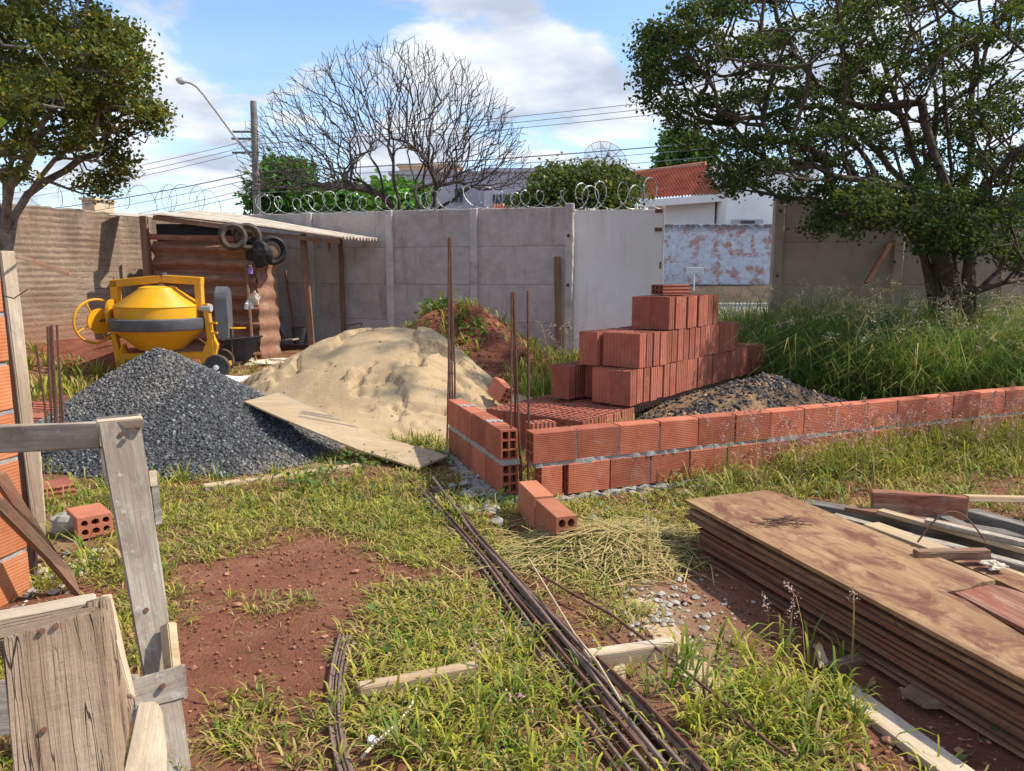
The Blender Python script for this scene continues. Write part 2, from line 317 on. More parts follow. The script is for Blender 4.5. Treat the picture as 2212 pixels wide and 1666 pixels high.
def mk_peel():
    m, t, p = sh('peeling_painted_brick'); v = coords(t, 'Object', rnd=False)
    vm = N(t, 'ShaderNodeMapping'); t.links.new(v, vm.inputs[0]); vm.inputs['Rotation'].default_value = (R(90), 0, 0)
    b = N(t, 'ShaderNodeTexBrick'); t.links.new(vm.outputs[0], b.inputs['Vector'])
    b.inputs['Scale'].default_value = 1; b.inputs['Brick Width'].default_value = 0.3; b.inputs['Row Height'].default_value = 0.16; b.inputs['Mortar Size'].default_value = 0.012
    b.inputs['Color1'].default_value = (0.34, 0.14, 0.10, 1); b.inputs['Color2'].default_value = (0.38, 0.24, 0.20, 1); b.inputs['Mortar'].default_value = (0.3, 0.27, 0.27, 1)
    n1 = noise(t, v, 2.6, 9, 0.75, 0.1); n2 = noise(t, v, 6, 6, 0.7)
    pnt = ramp(t, n2, [(0.3, (0.34, 0.38, 0.45)), (0.7, (0.56, 0.58, 0.63))])
    col = mix(t, mrange(t, n1, 0.42, 0.50), b.outputs['Color'], pnt)
    s = N(t, 'ShaderNodeSeparateXYZ'); t.links.new(v, s.inputs[0])
    col = mix(t, mathn(t, 'MULTIPLY', mrange(t, s.outputs[2], 2.78, 3.0), mrange(t, n2, 0.35, 0.55)), col, (0.10, 0.10, 0.11))
    t.links.new(col, p.inputs['Base Color']); p.inputs['Roughness'].default_value = 0.9
    bump(t, p, mathn(t, 'ADD', b.outputs['Fac'], n1), 0.5, 0.02)
    return m
M['peel'] = mk_peel()

# ------------------------------------------------------------------ object helpers
def obj(name, me, mat, parent=None, mw=None):
    o = bpy.data.objects.new(name, me); COL.objects.link(o)
    if mat is not None and len(me.materials) == 0: me.materials.append(mat)
    if mw is not None: o.matrix_world = mw
    if parent is not None:
        o.parent = parent
        if mw is not None: o.matrix_parent_inverse = parent.matrix_world.inverted()
    return o
def tag(o, label, cat, group=None, kind=None):
    o['label'] = label; o['category'] = cat
    if group: o['group'] = group
    if kind: o['kind'] = kind
    return o
def struct(o, label=None):
    o['kind'] = 'structure'
    if label: o['label'] = label
    return o
def thing(name, loc, label, cat, group=None, rz=0.0):
    o = bpy.data.objects.new(name, None); COL.objects.link(o)
    o.empty_display_size = 0.1
    o.matrix_world = Matrix.Translation(Vector(loc)) @ Matrix.Rotation(rz, 4, 'Z')
    return tag(o, label, cat, group)
def child(o, parent):                    # keep the world placement
    o.parent = parent; o.matrix_parent_inverse = parent.matrix_world.inverted(); return o
def mesh_np(name, V, F, smooth=False, col=None):
    """V (n,3); F list of arrays of faces (each array k columns)"""
    me = bpy.data.meshes.new(name); V = np.asarray(V, np.float32)
    if not isinstance(F, list): F = [F]
    F = [np.asarray(f, np.int32) for f in F if len(f)]
    me.vertices.add(len(V)); me.vertices.foreach_set('co', V.ravel())
    nl = sum(f.size for f in F); npoly = sum(len(f) for f in F)
    me.loops.add(nl); me.loops.foreach_set('vertex_index', np.concatenate([f.ravel() for f in F]))
    me.polygons.add(npoly)
    tot = np.concatenate([np.full(len(f), f.shape[1], np.int32) for f in F])
    st = np.concatenate([[0], np.cumsum(tot)[:-1]]).astype(np.int32)
    me.polygons.foreach_set('loop_start', st); me.polygons.foreach_set('loop_total', tot)
    if smooth: me.polygons.foreach_set('use_smooth', np.ones(npoly, bool))
    if col is not None:
        a = me.color_attributes.new('Col', 'FLOAT_COLOR', 'POINT')
        c = np.ones((len(V), 4), np.float32); c[:, :3] = col; a.data.foreach_set('color', c.ravel())
    me.update(calc_edges=True); me.validate(); return me
class MB:
    def __init__(s): s.v = []; s.f = []
    def add(s, vs, fs):
        o = len(s.v); s.v += [tuple(v) for v in vs]; s.f += [tuple(i + o for i in f) for f in fs]; return s
    def box(s, a, b):
        x0, y0, z0 = a; x1, y1, z1 = b
        return s.add([(x0,y0,z0),(x1,y0,z0),(x1,y1,z0),(x0,y1,z0),(x0,y0,z1),(x1,y0,z1),(x1,y1,z1),(x0,y1,z1)],
              [(3,2,1,0),(4,5,6,7),(0,1,5,4),(1,2,6,5),(2,3,7,6),(3,0,4,7)])
    def tube(s, pts, r, n=6, caps=True):
        pts = [Vector(p) for p in pts]; rs = r if isinstance(r, (list, tuple)) else [r] * len(pts)
        up = Vector((0, 0, 1)); vs = []; fs = []
        d0 = (pts[1] - pts[0]).normalized()
        a = d0.cross(up) if abs(d0.z) < 0.9 else d0.cross(Vector((1, 0, 0))); a.normalize()
        for i, p in enumerate(pts):
            d = (pts[min(i + 1, len(pts) - 1)] - pts[max(i - 1, 0)]).normalized()
            a = (a - d * a.dot(d)).normalized(); b = d.cross(a)
            for k in range(n):
                t = 2 * math.pi * k / n; vs.append(p + (a * math.cos(t) + b * math.sin(t)) * rs[i])
        for i in range(len(pts) - 1):
            for k in range(n): fs.append((i*n+k, i*n+(k+1)%n, (i+1)*n+(k+1)%n, (i+1)*n+k))
        if caps: fs.append(tuple(range(n - 1, -1, -1))); fs.append(tuple((len(pts)-1)*n + k for k in range(n)))
        return s.add(vs, fs)
    def lathe(s, prof, n=32, axis='Z', at=(0, 0, 0)):
        vs = []; fs = []; m = len(prof)
        for k in range(n):
            t = 2 * math.pi * k / n
            for r, h in prof:
                x, y = r * math.cos(t), r * math.sin(t)
                v = (x, y, h) if axis == 'Z' else ((h, x, y) if axis == 'X' else (x, h, y))
                vs.append((v[0]+at[0], v[1]+at[1], v[2]+at[2]))
        for k in range(n):
            k2 = (k + 1) % n
            for i in range(m - 1): fs.append((k*m+i, k2*m+i, k2*m+i+1, k*m+i+1))
        return s.add(vs, fs)
    def prism(s, poly, a, b):            # poly in x,z ; extruded from y=a to y=b
        n = len(poly); vs = [(x, a, z) for x, z in poly] + [(x, b, z) for x, z in poly]
        fs = [tuple(range(n)), tuple(range(2*n-1, n-1, -1))] + [(i, i+n, (i+1)%n+n, (i+1)%n) for i in range(n)]
        return s.add(vs, fs)
    def mesh(s, name='m', smooth=False, bevel=0.0, seg=1):
        me = bpy.data.meshes.new(name); me.from_pydata(s.v, [], s.f)
        bm = bmesh.new(); bm.from_mesh(me)
        bmesh.ops.recalc_face_normals(bm, faces=bm.faces)
        if bevel: bmesh.ops.bevel(bm, geom=[e for e in bm.edges if len(e.link_faces) == 2 and e.calc_face_angle(0) > 0.5], offset=bevel, segments=seg, affect='EDGES')
        if smooth:
            for f in bm.faces: f.smooth = True
        bm.to_mesh(me); bm.free()
        if smooth:
            try: me.set_sharp_from_angle(angle=R(40))
            except Exception: pass
        return me
def mbo(mb, name, mat, parent=None, smooth=False, bevel=0.0, seg=1, mw=None):
    """shape in world space (or in the parent's local space when parent given and mw is None)"""
    return obj(name, mb.mesh(name, smooth, bevel, seg), mat, parent, mw)
def slab(name, mat, pts, thick, parent=None, bevel=0.003, rough=0.0, cuts=0, away=True):
    """board: pts = 4 corners of its seen face in order, first edge along the grain; thickness goes away from the camera"""
    p = [Vector(q) for q in pts]; c = sum(p, Vector()) / len(p)
    x = (p[1] - p[0]).normalized(); n = (p[1] - p[0]).cross(p[-1] - p[0]).normalized()
    if (n.dot(Vector((0, 0, CAMH)) - c) < 0) == away: n = -n
    y = n.cross(x)
    mw = Matrix((( x.x, y.x, n.x, c.x), (x.y, y.y, n.y, c.y), (x.z, y.z, n.z, c.z), (0, 0, 0, 1)))
    inv = mw.inverted(); q = [inv @ v for v in p]; k = len(q)
    for v in q: v.z = v.z
    mb = MB(); mb.add([tuple(v) for v in q] + [(v.x, v.y, v.z - thick) for v in q],
       [tuple(range(k)), tuple(range(2*k-1, k-1, -1))] + [(i, i+k, (i+1)%k+k, (i+1)%k) for i in range(k)])
    me = bpy.data.meshes.new(name); me.from_pydata(mb.v, [], mb.f); bm = bmesh.new(); bm.from_mesh(me)
    bmesh.ops.recalc_face_normals(bm, faces=bm.faces)
    if cuts: 
        es = [e for e in bm.edges if abs((e.verts[0].co - e.verts[1].co).normalized().x) > 0.8]
        bmesh.ops.subdivide_edges(bm, edges=es, cuts=cuts, use_grid_fill=True)
    if bevel: bmesh.ops.bevel(bm, geom=[e for e in bm.edges if len(e.link_faces) == 2 and e.calc_face_angle(0) > 0.5], offset=bevel, segments=2, affect='EDGES', clamp_overlap=True)
    if rough:
        for v in bm.verts:
            v.co.y += random.uniform(-1, 1) * rough; v.co.z += random.uniform(-1, 1) * rough * 0.5; v.co.x += random.uniform(-1, 1) * rough
    bm.to_mesh(me); bm.free()
    o = obj(name, me, mat); o.matrix_world = mw
    if parent is not None: child(o, parent)
    return o
def board(name, mat, a, b, w, t, up=(0, 0, 1), parent=None, bevel=0.003, rough=0.0, cuts=0):
    """board along a-b (centre line of the top face), width w across, thickness t below; up = normal of the wide face"""
    a = Vector(a); b = Vector(b); x = (b - a).normalized(); n = Vector(up); n = (n - x * n.dot(x)).normalized(); y = n.cross(x)
    h = y * (w / 2)
    c = (a + b) / 2
    mw = Matrix(((x.x, y.x, n.x, c.x), (x.y, y.y, n.y, c.y), (x.z, y.z, n.z, c.z), (0, 0, 0, 1)))
    L = (b - a).length / 2
    bm = bmesh.new(); me = bpy.data.meshes.new(name)
    mb = MB().box((-L, -w/2, -t), (L, w/2, 0)); me.from_pydata(mb.v, [], mb.f); bm.from_mesh(me)
    bmesh.ops.recalc_face_normals(bm, faces=bm.faces)
    if cuts:
        es = [e for e in bm.edges if abs((e.verts[0].co - e.verts[1].co).normalized().x) > 0.8]
        bmesh.ops.subdivide_edges(bm, edges=es, cuts=cuts, use_grid_fill=True)
    if bevel: bmesh.ops.bevel(bm, geom=[e for e in bm.edges if len(e.link_faces) == 2 and e.calc_face_angle(0) > 0.5], offset=bevel, segments=2, affect='EDGES', clamp_overlap=True)
    if rough:
        for v in bm.verts: v.co += Vector((random.uniform(-1, 1), random.uniform(-1, 1), random.uniform(-.5, .5))) * rough
    bm.to_mesh(me); bm.free()
    o = obj(name, me, mat); o.matrix_world = mw
    if parent is not None: child(o, parent)
    return o

# grass blades: one mesh of bent blades
def blades(P, H, Wd, lean, az, C, tipC=None, droop=0.5):
    n = len(P); P = np.asarray(P); ca, sa = np.cos(az), np.sin(az)
    d = np.stack([ca, sa, 0 * ca], 1); sd = np.stack([-sa, ca, 0 * ca], 1) * (Wd / 2)[:, None]
    up = np.array([0, 0, 1.0])
    m1 = P + d * (lean * H * 0.30)[:, None] + up * (H * 0.52)[:, None]
    m2 = P + d * (lean * H * 0.72)[:, None] + up * (H * (0.86 - 0.12 * lean))[:, None]
    tp = P + d * (lean * H * 1.12)[:, None] + up * (H * (1.0 - droop * lean * 0.75))[:, None]
    V = np.stack([P - sd, P + sd, m1 - sd, m1 + sd, m2 - sd * 0.7, m2 + sd * 0.7, tp], 1).reshape(-1, 3)
    b = (np.arange(n) * 7)[:, None]
    Q = np.concatenate([b + np.array([[0, 1, 3, 2]]), b + np.array([[2, 3, 5, 4]])]); T = b + np.array([[4, 5, 6]])
    Cc = np.repeat(C[:, None, :], 7, 1)
    if tipC is not None: Cc[:, 4:, :] = Cc[:, 4:, :] * 0.4 + tipC[:, None, :] * 0.6
    return V, [Q, T], Cc.reshape(-1, 3)
def join(parts):
    Vs = []; Fs = {}; Cs = []; o = 0
    for V, F, C in parts:
        Vs.append(V); Cs.append(C)
        for f in F: Fs.setdefault(f.shape[1], []).append(f + o)
        o += len(V)
    return np.concatenate(Vs), [np.concatenate(f) for f in Fs.values()], np.concatenate(Cs)
def leaves(P, size, rng, C, flat=0.5):
    n = len(P); nr = rng.normal(size=(n, 3)); nr[:, 2] += flat * 2; nr /= np.linalg.norm(nr, axis=1)[:, None]
    a = rng.normal(size=(n, 3)); a -= nr * (a * nr).sum(1)[:, None]; a /= np.linalg.norm(a, axis=1)[:, None]
    b = np.cross(nr, a); s = (size * rng.uniform(0.7, 1.3, n))[:, None]
    V = np.stack([P, P + a * s * 0.5 + b * s * 0.33 + nr * s * 0.1, P + a * s, P + a * s * 0.5 - b * s * 0.33 + nr * s * 0.1], 1).reshape(-1, 3)
    i = (np.arange(n) * 4)[:, None]
    T = np.concatenate([i + np.array([[0, 1, 2]]), i + np.array([[0, 2, 3]])])
    return V, [T], np.repeat(C, 4, 0)

# tree skeleton: every target point is joined to the growth that can reach it most naturally
def grow(roots, targets, step, rng, pen=0.9, jit=0.12, rmin=0.006, pw=0.46, sag=0.0, rad0=None, pen2=0.0, bend=0.38):
    P = []; par = []; D = []
    for pl in roots:                     # polyline; first point may name an existing node by index
        prev = -1
        if isinstance(pl[0], int): prev = pl[0]; pl = pl[1:]
        for p in pl:
            p = np.array(p, float)
            if prev >= 0:
                q = P[prev]; L = np.linalg.norm(p - q); k = max(1, int(L / step)); d = (p - q) / max(L, 1e-6)
                for j in range(1, k + 1):
                    nn = q + (p - q) * j / k + (rng.normal(size=3) * jit * step * 0.5 if j < k else 0)
                    P.append(nn); par.append(prev); D.append(d); prev = len(P) - 1
            else:
                P.append(p); par.append(-1); D.append(np.array([0, 0, 1.0])); prev = len(P) - 1
    cap = 40000; PA = np.zeros((cap, 3)); DA = np.zeros((cap, 3)); n = len(P); PA[:n] = P; DA[:n] = D
    for tg in targets:
        d = tg - PA[:n]; L = np.linalg.norm(d, axis=1) + 1e-6
        cs = (d * DA[:n]).sum(1) / L
        cost = L * (1 + pen * (1 - cs))
        if pen2:
            rv = tg - rad0; rv = rv / np.linalg.norm(rv); cost = cost + L * pen2 * (1 - (d @ rv) / L)
        i = int(np.argmin(cost))
        Li = L[i]
        if Li < step * 0.5: continue
        k = max(1, int(Li / step)); c1 = PA[i] + DA[i] * Li * bend; prev = i
        if n + k >= cap: break
        for j in range(1, k + 1):
            u = j / k; q = (1-u)**2 * PA[i] + 2*u*(1-u) * c1 + u*u * tg
            if j < k: q = q + rng.normal(size=3) * jit * step
            q[2] -= sag * u * (1 - u) * Li
            dv = q - PA[prev]; PA[n] = q; DA[n] = dv / (np.linalg.norm(dv) + 1e-9); par.append(prev); prev = n; n += 1
    par = np.array(par); cnt = np.zeros(n); ch = np.zeros(n, int)
    for i in range(n):
        if par[i] >= 0: ch[par[i]] += 1
    cnt[ch == 0] = 1
    for i in range(n - 1, -1, -1):
        if par[i] >= 0: cnt[par[i]] += cnt[i]
    # nodes are appended after their parents, so one reverse sweep is enough
    rad = rmin * np.maximum(cnt, 1) ** pw
    return PA[:n], par, rad, np.where(ch == 0)[0], DA[:n]
def limbs(P, par, rad, sides=5, flare=None):
    idx = np.where(par >= 0)[0]; a = P[par[idx]]; b = P[idx]; r1 = rad[idx]; r0 = np.minimum(rad[par[idx]], r1 * 1.35)
    d = b - a; L = np.linalg.norm(d, axis=1)[:, None] + 1e-9; d = d / L
    b = b + d * (r1 * 0.4)[:, None]
    h = np.where(np.abs(d[:, 2:3]) < 0.9, np.array([[0, 0, 1.0]]), np.array([[1.0, 0, 0]]))
    u = np.cross(d, h); u /= np.linalg.norm(u, axis=1)[:, None]; w = np.cross(d, u); V = []
    for c, r in ((a, r0), (b, r1)):
        for k in range(sides):
            t = 2 * math.pi * k / sides; V.append(c + (u * math.cos(t) + w * math.sin(t)) * r[:, None])
    V = np.stack(V, 1).reshape(-1, 3); o = (np.arange(len(idx)) * 2 * sides)[:, None]
    F = np.concatenate([o + np.array([[k, (k+1) % sides, sides + (k+1) % sides, sides + k]]) for k in range(sides)])
    return V, F
def lobes(spec, rng, shell=0.0):
    out = []
    for (c, r, n) in spec:
        d = rng.normal(size=(n, 3)); d /= np.linalg.norm(d, axis=1)[:, None]
        rr = (rng.random(n) * (1 - shell) + shell) ** (1 / 3)
        out.append(np.array(c) + d * rr[:, None] * np.array(r))
    return np.concatenate(out)
def leafcol(n, rng, base, var, warm=None, wfrac=0.0):
    c = np.array(base) * (1 + var * rng.normal(size=(n, 1))); c = c * (1 + 0.10 * rng.normal(size=(n, 3)))
    if warm is not None:
        k = rng.random(n) < wfrac; c[k] = np.array(warm) * (1 + 0.2 * rng.normal(size=(k.sum(), 1)))
    return np.clip(c, 0.004, 0.9)
def make_tree(name, label, cat, base, roots, targets, step, rng, barkm, leaf_n, leaf_size, leaf_sig, base_c, var, warm=None, wfrac=0, group=None, rmin=0.006, pw=0.46, pen=0.9, jit=0.12, thin=0.02, flat=0.4, sides=5, rad0=None, pen2=0.0, bend=0.38):
    t = thing(name, base, label, cat, group)
    order = np.argsort(np.linalg.norm(targets - np.array(base), axis=1)); targets = targets[order]
    P, par, rad, tips, D = grow(roots, targets, step, rng, pen, jit, rmin, pw, 0.0, None if rad0 is None else np.array(rad0), pen2, bend)
    V, F = limbs(P, par, rad, sides)
    child(obj('trunk', mesh_np('trunk', V, F, True), barkm), t)
    if leaf_n:
        src = P[tips]; k = rng.integers(0, len(src), leaf_n)
        cl = rng.normal(size=(len(src),))                       # each twig end has its own tone
        LP = src[k] + rng.normal(size=(leaf_n, 3)) * np.array(leaf_sig)
        c = leafcol(leaf_n, rng, base_c, var, warm, wfrac) * (1 + 0.16 * cl[k])[:, None]
        V, F, C = leaves(LP, np.full(leaf_n, leaf_size), rng, np.clip(c, 0.004, 0.9), flat)
        child(obj('crown', mesh_np('crown', V, F, False, C), M['leaf']), t)
    return t

# ================================================================== SETTING
def blob(px, py, cx, cy, rx, ry): return np.exp(-(((px - cx) / rx) ** 2 + ((py - cy) / ry) ** 2))
BARE = [(570, 1230, 130, 45), (560, 1390, 170, 85), (450, 1320, 70, 60), (660, 1560, 110, 90), (1460, 1300, 120, 60), (1520, 1420, 100, 60), (1300, 1450, 50, 60), (1400, 1520, 60, 60), (1700, 1350, 100, 60), (860, 1640, 110, 45), (1500, 1500, 70, 50), (1960, 1560, 220, 90),
        (1230, 1330, 60, 70), (640, 1165, 70, 20), (700, 1480, 60, 50), (1400, 1640, 130, 60), (1640, 1260, 110, 60), (1150, 1150, 70, 30), (420, 1560, 60, 60)]
LUSH = [(980, 1230, 230, 120), (1080, 1560, 230, 130), (740, 1090, 330, 45), (900, 1370, 200, 70), (1640, 1500, 130, 90), (230, 1130, 150, 70), (620, 1560, 180, 60),
        (1800, 1010, 500, 35), (900, 970, 90, 40), (1350, 1110, 150, 40), (1180, 1020, 70, 40)]
def dens(x, y):
    px, py = proj(x, y, gz(x, y))
    d = 0.36 + 1.9 * (fbm(np.asarray(x) * 2.6 + 3, np.asarray(y) * 2.6, 5) - 0.47)
    for b in LUSH: d = d + 0.42 * blob(px, py, *b)
    for b in BARE: d = d - 0.62 * blob(px, py, *b)
    return np.clip(d, 0.08, 1)

# --- ground: one sheet, fine in the yard, coarse to the horizon
gx = np.concatenate([-np.geomspace(600, 12.3, 18), np.arange(-12, 12.01, 0.08), np.geomspace(12.3, 600, 18)])
gy = np.concatenate([[-300, -80, -20, -5, -1], np.arange(0, 14.01, 0.08), np.arange(14.3, 34, 0.6), np.geomspace(35, 900, 16)])
XX, YY = np.meshgrid(gx, gy); ZZ = gz(XX, YY)
nx, ny = len(gx), len(gy)
ii = (np.arange(ny - 1)[:, None] * nx + np.arange(nx - 1)[None, :]).ravel()
F = np.stack([ii, ii + 1, ii + nx + 1, ii + nx], 1)
dn = dens(XX.ravel(), YY.ravel()); px_, py_ = proj(XX.ravel(), YY.ravel(), ZZ.ravel())
sandt = np.zeros(len(dn))
for b in ((610, 1000, 200, 22), (860, 960, 120, 25), (1500, 1430, 130, 90), (1420, 1320, 110, 60), (600, 830, 120, 25), (150, 1120, 90, 60)): sandt = np.maximum(sandt, blob(px_, py_, *b))
sandt *= (YY.ravel() > 0.5) & (YY.ravel() < 14)
Cg = np.stack([np.clip(dn * 1.1, 0, 1), np.clip(sandt * 0.9, 0, 1), 0 * dn], 1)
ground = struct(obj('ground', mesh_np('ground', np.stack([XX.ravel(), YY.ravel(), ZZ.ravel()], 1), F, True, Cg), M['ground']), 'red earth yard with patchy grass')

# --- road and far kerb, seen through the open gateway
mb = MB(); mb.box((-60, 16.5, 0.02), (80, 27.0, 0.17)); struct(mbo(mb, 'road', M['asphalt']), 'pale grey street outside the gateway')
mb = MB(); mb.box((-60, 27.0, 0.02), (80, 27.25, 0.30)); struct(mbo(mb, 'kerb', M['mortar'], bevel=0.02), 'kerb on the far side of the street')

M['soil'] = m_plain('dark_verge_soil', (0.06, 0.042, 0.032), (0.12, 0.085, 0.065), 3, 0.95, 0.8, 0.03)
mb = MB().add([(-60, 27.25, 0.02), (80, 27.25, 0.02), (80, 28.5, 0.02), (-60, 28.5, 0.02), (-60, 27.25, 0.28), (80, 27.25, 0.28), (80, 28.5, 0.92), (-60, 28.5, 0.92)], [(3,2,1,0),(4,5,6,7),(0,1,5,4),(1,2,6,5),(2,3,7,6),(3,0,4,7)]); struct(mbo(mb, 'verge', M['soil']), 'dark earth verge below the far wall')
# --- precast concrete wall with its posts and panels
WA = Vector((0.93, 12.05, 0)); WT = Vector((-0.951, 0.309, 0)); WNm = Vector((-0.309, -0.951, 0))
def lot(s, off=0.0, z=0.0): return WA + WT * s + WNm * off + Vector((0, 0, z))
RZW = math.atan2(WT.y, WT.x)
wall = thing('precast_wall', WA, 'grey precast concrete panel wall running from the gate to behind the shed', 'wall')
PST = [0.04, 1.6, 3.1, 4.62, 6.1]
random.seed(3)
for i in range(4):
    a, b = PST[i] + 0.055, PST[i + 1] - 0.055
    for r in range(4):
        L = b - a; z0 = 0.0 + r * 0.6
        mb = MB().box((0, -0.02, z0 + 0.0004), (L, 0.03, z0 + 0.5996 - (0.0 if r < 3 else random.uniform(0, 0.015))))
        o = obj('panel', mb.mesh('panel', bevel=0.008), M['concrete']); 
        o.matrix_world = Matrix.Translation(lot(a, random.uniform(-0.003, 0.003))) @ Matrix.Rotation(RZW, 4, 'Z'); child(o, wall)
for s in PST:
    top = 2.44 if s < 0.1 else 2.40
    mb = MB().box((-0.065, -0.055, 0), (0.065, 0.055, top)); o = obj('post', mb.mesh('post', bevel=0.012), M['concrete_post'])
    o.matrix_world = Matrix.Translation(lot(s, 0.025)) @ Matrix.Rotation(RZW + random.uniform(-.02, .02), 4, 'Z'); child(o, wall)
    if s < 0.1:
        for z in (0.55, 1.2, 1.95):
            mb = MB().lathe([(0.0, 0.0), (0.022, 0.0), (0.026, -0.012), (0.012, -0.014)], 10, 'Y'); q = obj('bolt_hole_plug', mb.mesh('plug'), M['iron'])
            q.matrix_world = Matrix.Translation(lot(s, 0.082, z)) @ Matrix.Rotation(RZW + math.pi, 4, 'Z'); child(q, o)

# --- right-hand precast fence under the tree
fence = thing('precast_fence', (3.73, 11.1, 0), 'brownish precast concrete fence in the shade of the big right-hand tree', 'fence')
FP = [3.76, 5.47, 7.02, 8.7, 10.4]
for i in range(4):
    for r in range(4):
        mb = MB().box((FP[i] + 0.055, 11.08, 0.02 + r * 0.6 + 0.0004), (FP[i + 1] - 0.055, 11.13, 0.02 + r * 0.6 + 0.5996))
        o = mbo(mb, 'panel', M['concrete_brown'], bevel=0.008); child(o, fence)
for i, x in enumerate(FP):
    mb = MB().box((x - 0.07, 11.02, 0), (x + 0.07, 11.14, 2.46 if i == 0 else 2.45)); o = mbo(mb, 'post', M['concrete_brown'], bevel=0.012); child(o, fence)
    if i == 0:
        for z in (1.35, 2.25, 0.7):
            mb = MB().lathe([(0.0, -0.012), (0.022, -0.01), (0.026, 0.0)], 10, 'Y', (x, 11.018, z)); child(mbo(mb, 'bolt_hole_plug', M['iron']), o)
tag(board('timber_prop', M['wood_red'], W(1872, 612, 10.9), W(1926, 525, 11.0), 0.06, 0.04, up=(0, -1, 0)), 'thin brown timber prop leaning on the right-hand fence post', 'prop')

# --- block wall on the left boundary
BA = Vector((-8.6, 6.2, 0)); BB = Vector((-5.16, 14.05, 0)); bt = (BB - BA).normalized(); L = (BB - BA).length
vs = []; fs = []; nsg = 90
for i in range(nsg + 1):
    zt = 2.30 + 0.05 * (fbm(np.array(i * 0.35), np.array(2.0), 4) - 0.5) * 2 - (0.03 if i % 7 == 0 else 0)
    for (yy, z) in ((-0.07, 0), (-0.07, float(zt) - 0.02), (-0.055, float(zt)), (0.055, float(zt)), (0.07, 0)): vs.append((i * L / nsg, yy, z))
for i in range(nsg):
    for k in range(4): fs.append((i*5+k, (i+1)*5+k, (i+1)*5+k+1, i*5+k+1))
bw = obj('block_wall', MB().add(vs, fs).mesh('block_wall'), M['blockwall'])
bw.matrix_world = Matrix.Translation(BA) @ Matrix.Rotation(math.atan2(bt.y, bt.x), 4, 'Z')
tag(bw, 'rough mortar-smeared block wall along the left boundary, dark stained at the top', 'wall')

# --- white sheet-metal gate
g0 = W(1236, 600, 12.12); g0.z = 0; g1 = W(1432, 600, 12.06); g1.z = 0
gt = (g1 - g0).normalized(); gl = (g1 - g0).length
gate = thing('gate', g0, 'tall plain white sheet-metal gate leaf', 'gate', rz=math.atan2(gt.y, gt.x))
mbo(MB().box((0.02, -0.008, 0.18), (gl - 0.02, 0.008, 2.33)), 'sheet', M['gate'], gate)
for nm, a, b in (('frame_tube', (0, -0.02, 0.16), (0.035, 0.025, 2.345)), ('frame_tube', (gl - 0.035, -0.02, 0.16), (gl, 0.025, 2.40)), ('frame_tube', (0.035, -0.012, 2.325), (gl - 0.035, 0.025, 2.345)), ('frame_tube', (0.035, -0.012, 0.16), (gl - 0.035, 0.025, 0.195))):
    mbo(MB().box(a, b), nm, M['gate'], gate, bevel=0.003)
for z in (2.30, 2.02): mbo(MB().box((gl - 0.15, -0.035, z), (gl - 0.036, -0.009, z + 0.055)), 'latch', M['iron'], gate, bevel=0.006)
mbo(MB().box((gl - 0.06, -0.03, 1.45), (gl - 0.036, -0.009, 1.56)), 'bolt', M['iron'], gate, bevel=0.006)
tag(board('gate_stop_post', M['wood_brown'], W(1206, 770, 11.85), W(1205, 554, 11.95), 0.10, 0.06, up=(0, -1, 0), cuts=4, rough=0.004), 'brown timber post standing beside the concrete gate post', 'post')

# --- across the street
mb = MB().box((5.2, 28.51, 0.1), (10.2, 28.66, 3.1)); pw = obj('painted_wall', mb.mesh('painted_wall', bevel=0.02), M['peel']); pw.location = (0, 0, 0)
tag(pw, 'old brick wall with peeling pale blue paint across the street', 'wall')
sg = thing('street_sign', (6.55, 27.9, 0.7), 'small white plate on a post before the peeling wall', 'sign')
mbo(MB().box((-0.02, -0.02, 0), (0.02, 0.02, 0.62)), 'post', M['white'], sg); mbo(MB().box((-0.32, -0.03, 0.6), (0.32, 0.0, 0.84)), 'plate', M['lamp'], sg, bevel=0.01)

def tile_roof(name, e0, e1, r1, r0, rows, waves, mat, parent, amp=0.045, stepz=0.05):
    e0, e1, r0, r1 = map(Vector, (e0, e1, r0, r1)); nrm = (e1 - e0).cross(r0 - e0).normalized()
    if nrm.z < 0: nrm = -nrm
    vs = []; fs = []; cols = waves * 4
    for j in range(rows):
        for edge in (0, 1):
            v = (j + edge) / rows
            for i in range(cols + 1):
                u = i / cols; p = (e0 * (1 - u) + e1 * u) * (1 - v) + (r0 * (1 - u) + r1 * u) * v
                vs.append(p + nrm * (amp * math.sin(2 * math.pi * i / 4) + (stepz if edge == 0 else 0)))
    C = cols + 1
    for j in range(rows * 2 - 1):
        for i in range(cols): fs.append((j*C+i, j*C+i+1, (j+1)*C+i+1, (j+1)*C+i))
    o = obj(name, MB().add(vs, fs).mesh(name), mat); child(o, parent); return o
house = thing('house', W(1460, 585, 34), 'white house with a red clay tile roof across the street', 'house')
E0, E1, R1_, R0_ = W(1383, 433, 32.0), W(1560, 419, 30.6), W(1525, 355, 34.2), W(1345, 379, 35.8)
tile_roof('roof', E0, E1, R1_, R0_, 13, 26, M['tile'], house)
ridge = MB().tube([R0_, R1_], 0.12, 8); child(mbo(ridge, 'ridge_cap', M['tile']), house)
mb = MB(); a = W(1400, 445, 32.6); b = W(1545, 430, 31.2)
mb.add([(a.x, a.y, 0.6), (b.x, b.y, 0.6), (b.x, b.y, E1.z - 0.05), (a.x, a.y, E0.z - 0.05), (a.x + 1.2, a.y + 6, 0.6), (b.x + 1.2, b.y + 6, 0.6), (b.x + 1.2, b.y + 6, E1.z - 0.05), (a.x + 1.2, a.y + 6, E0.z - 0.05)],
   [(0,1,2,3), (1,5,6,2), (5,4,7,6), (4,0,3,7)]); child(mbo(mb, 'wall', M['housewhite']), house)
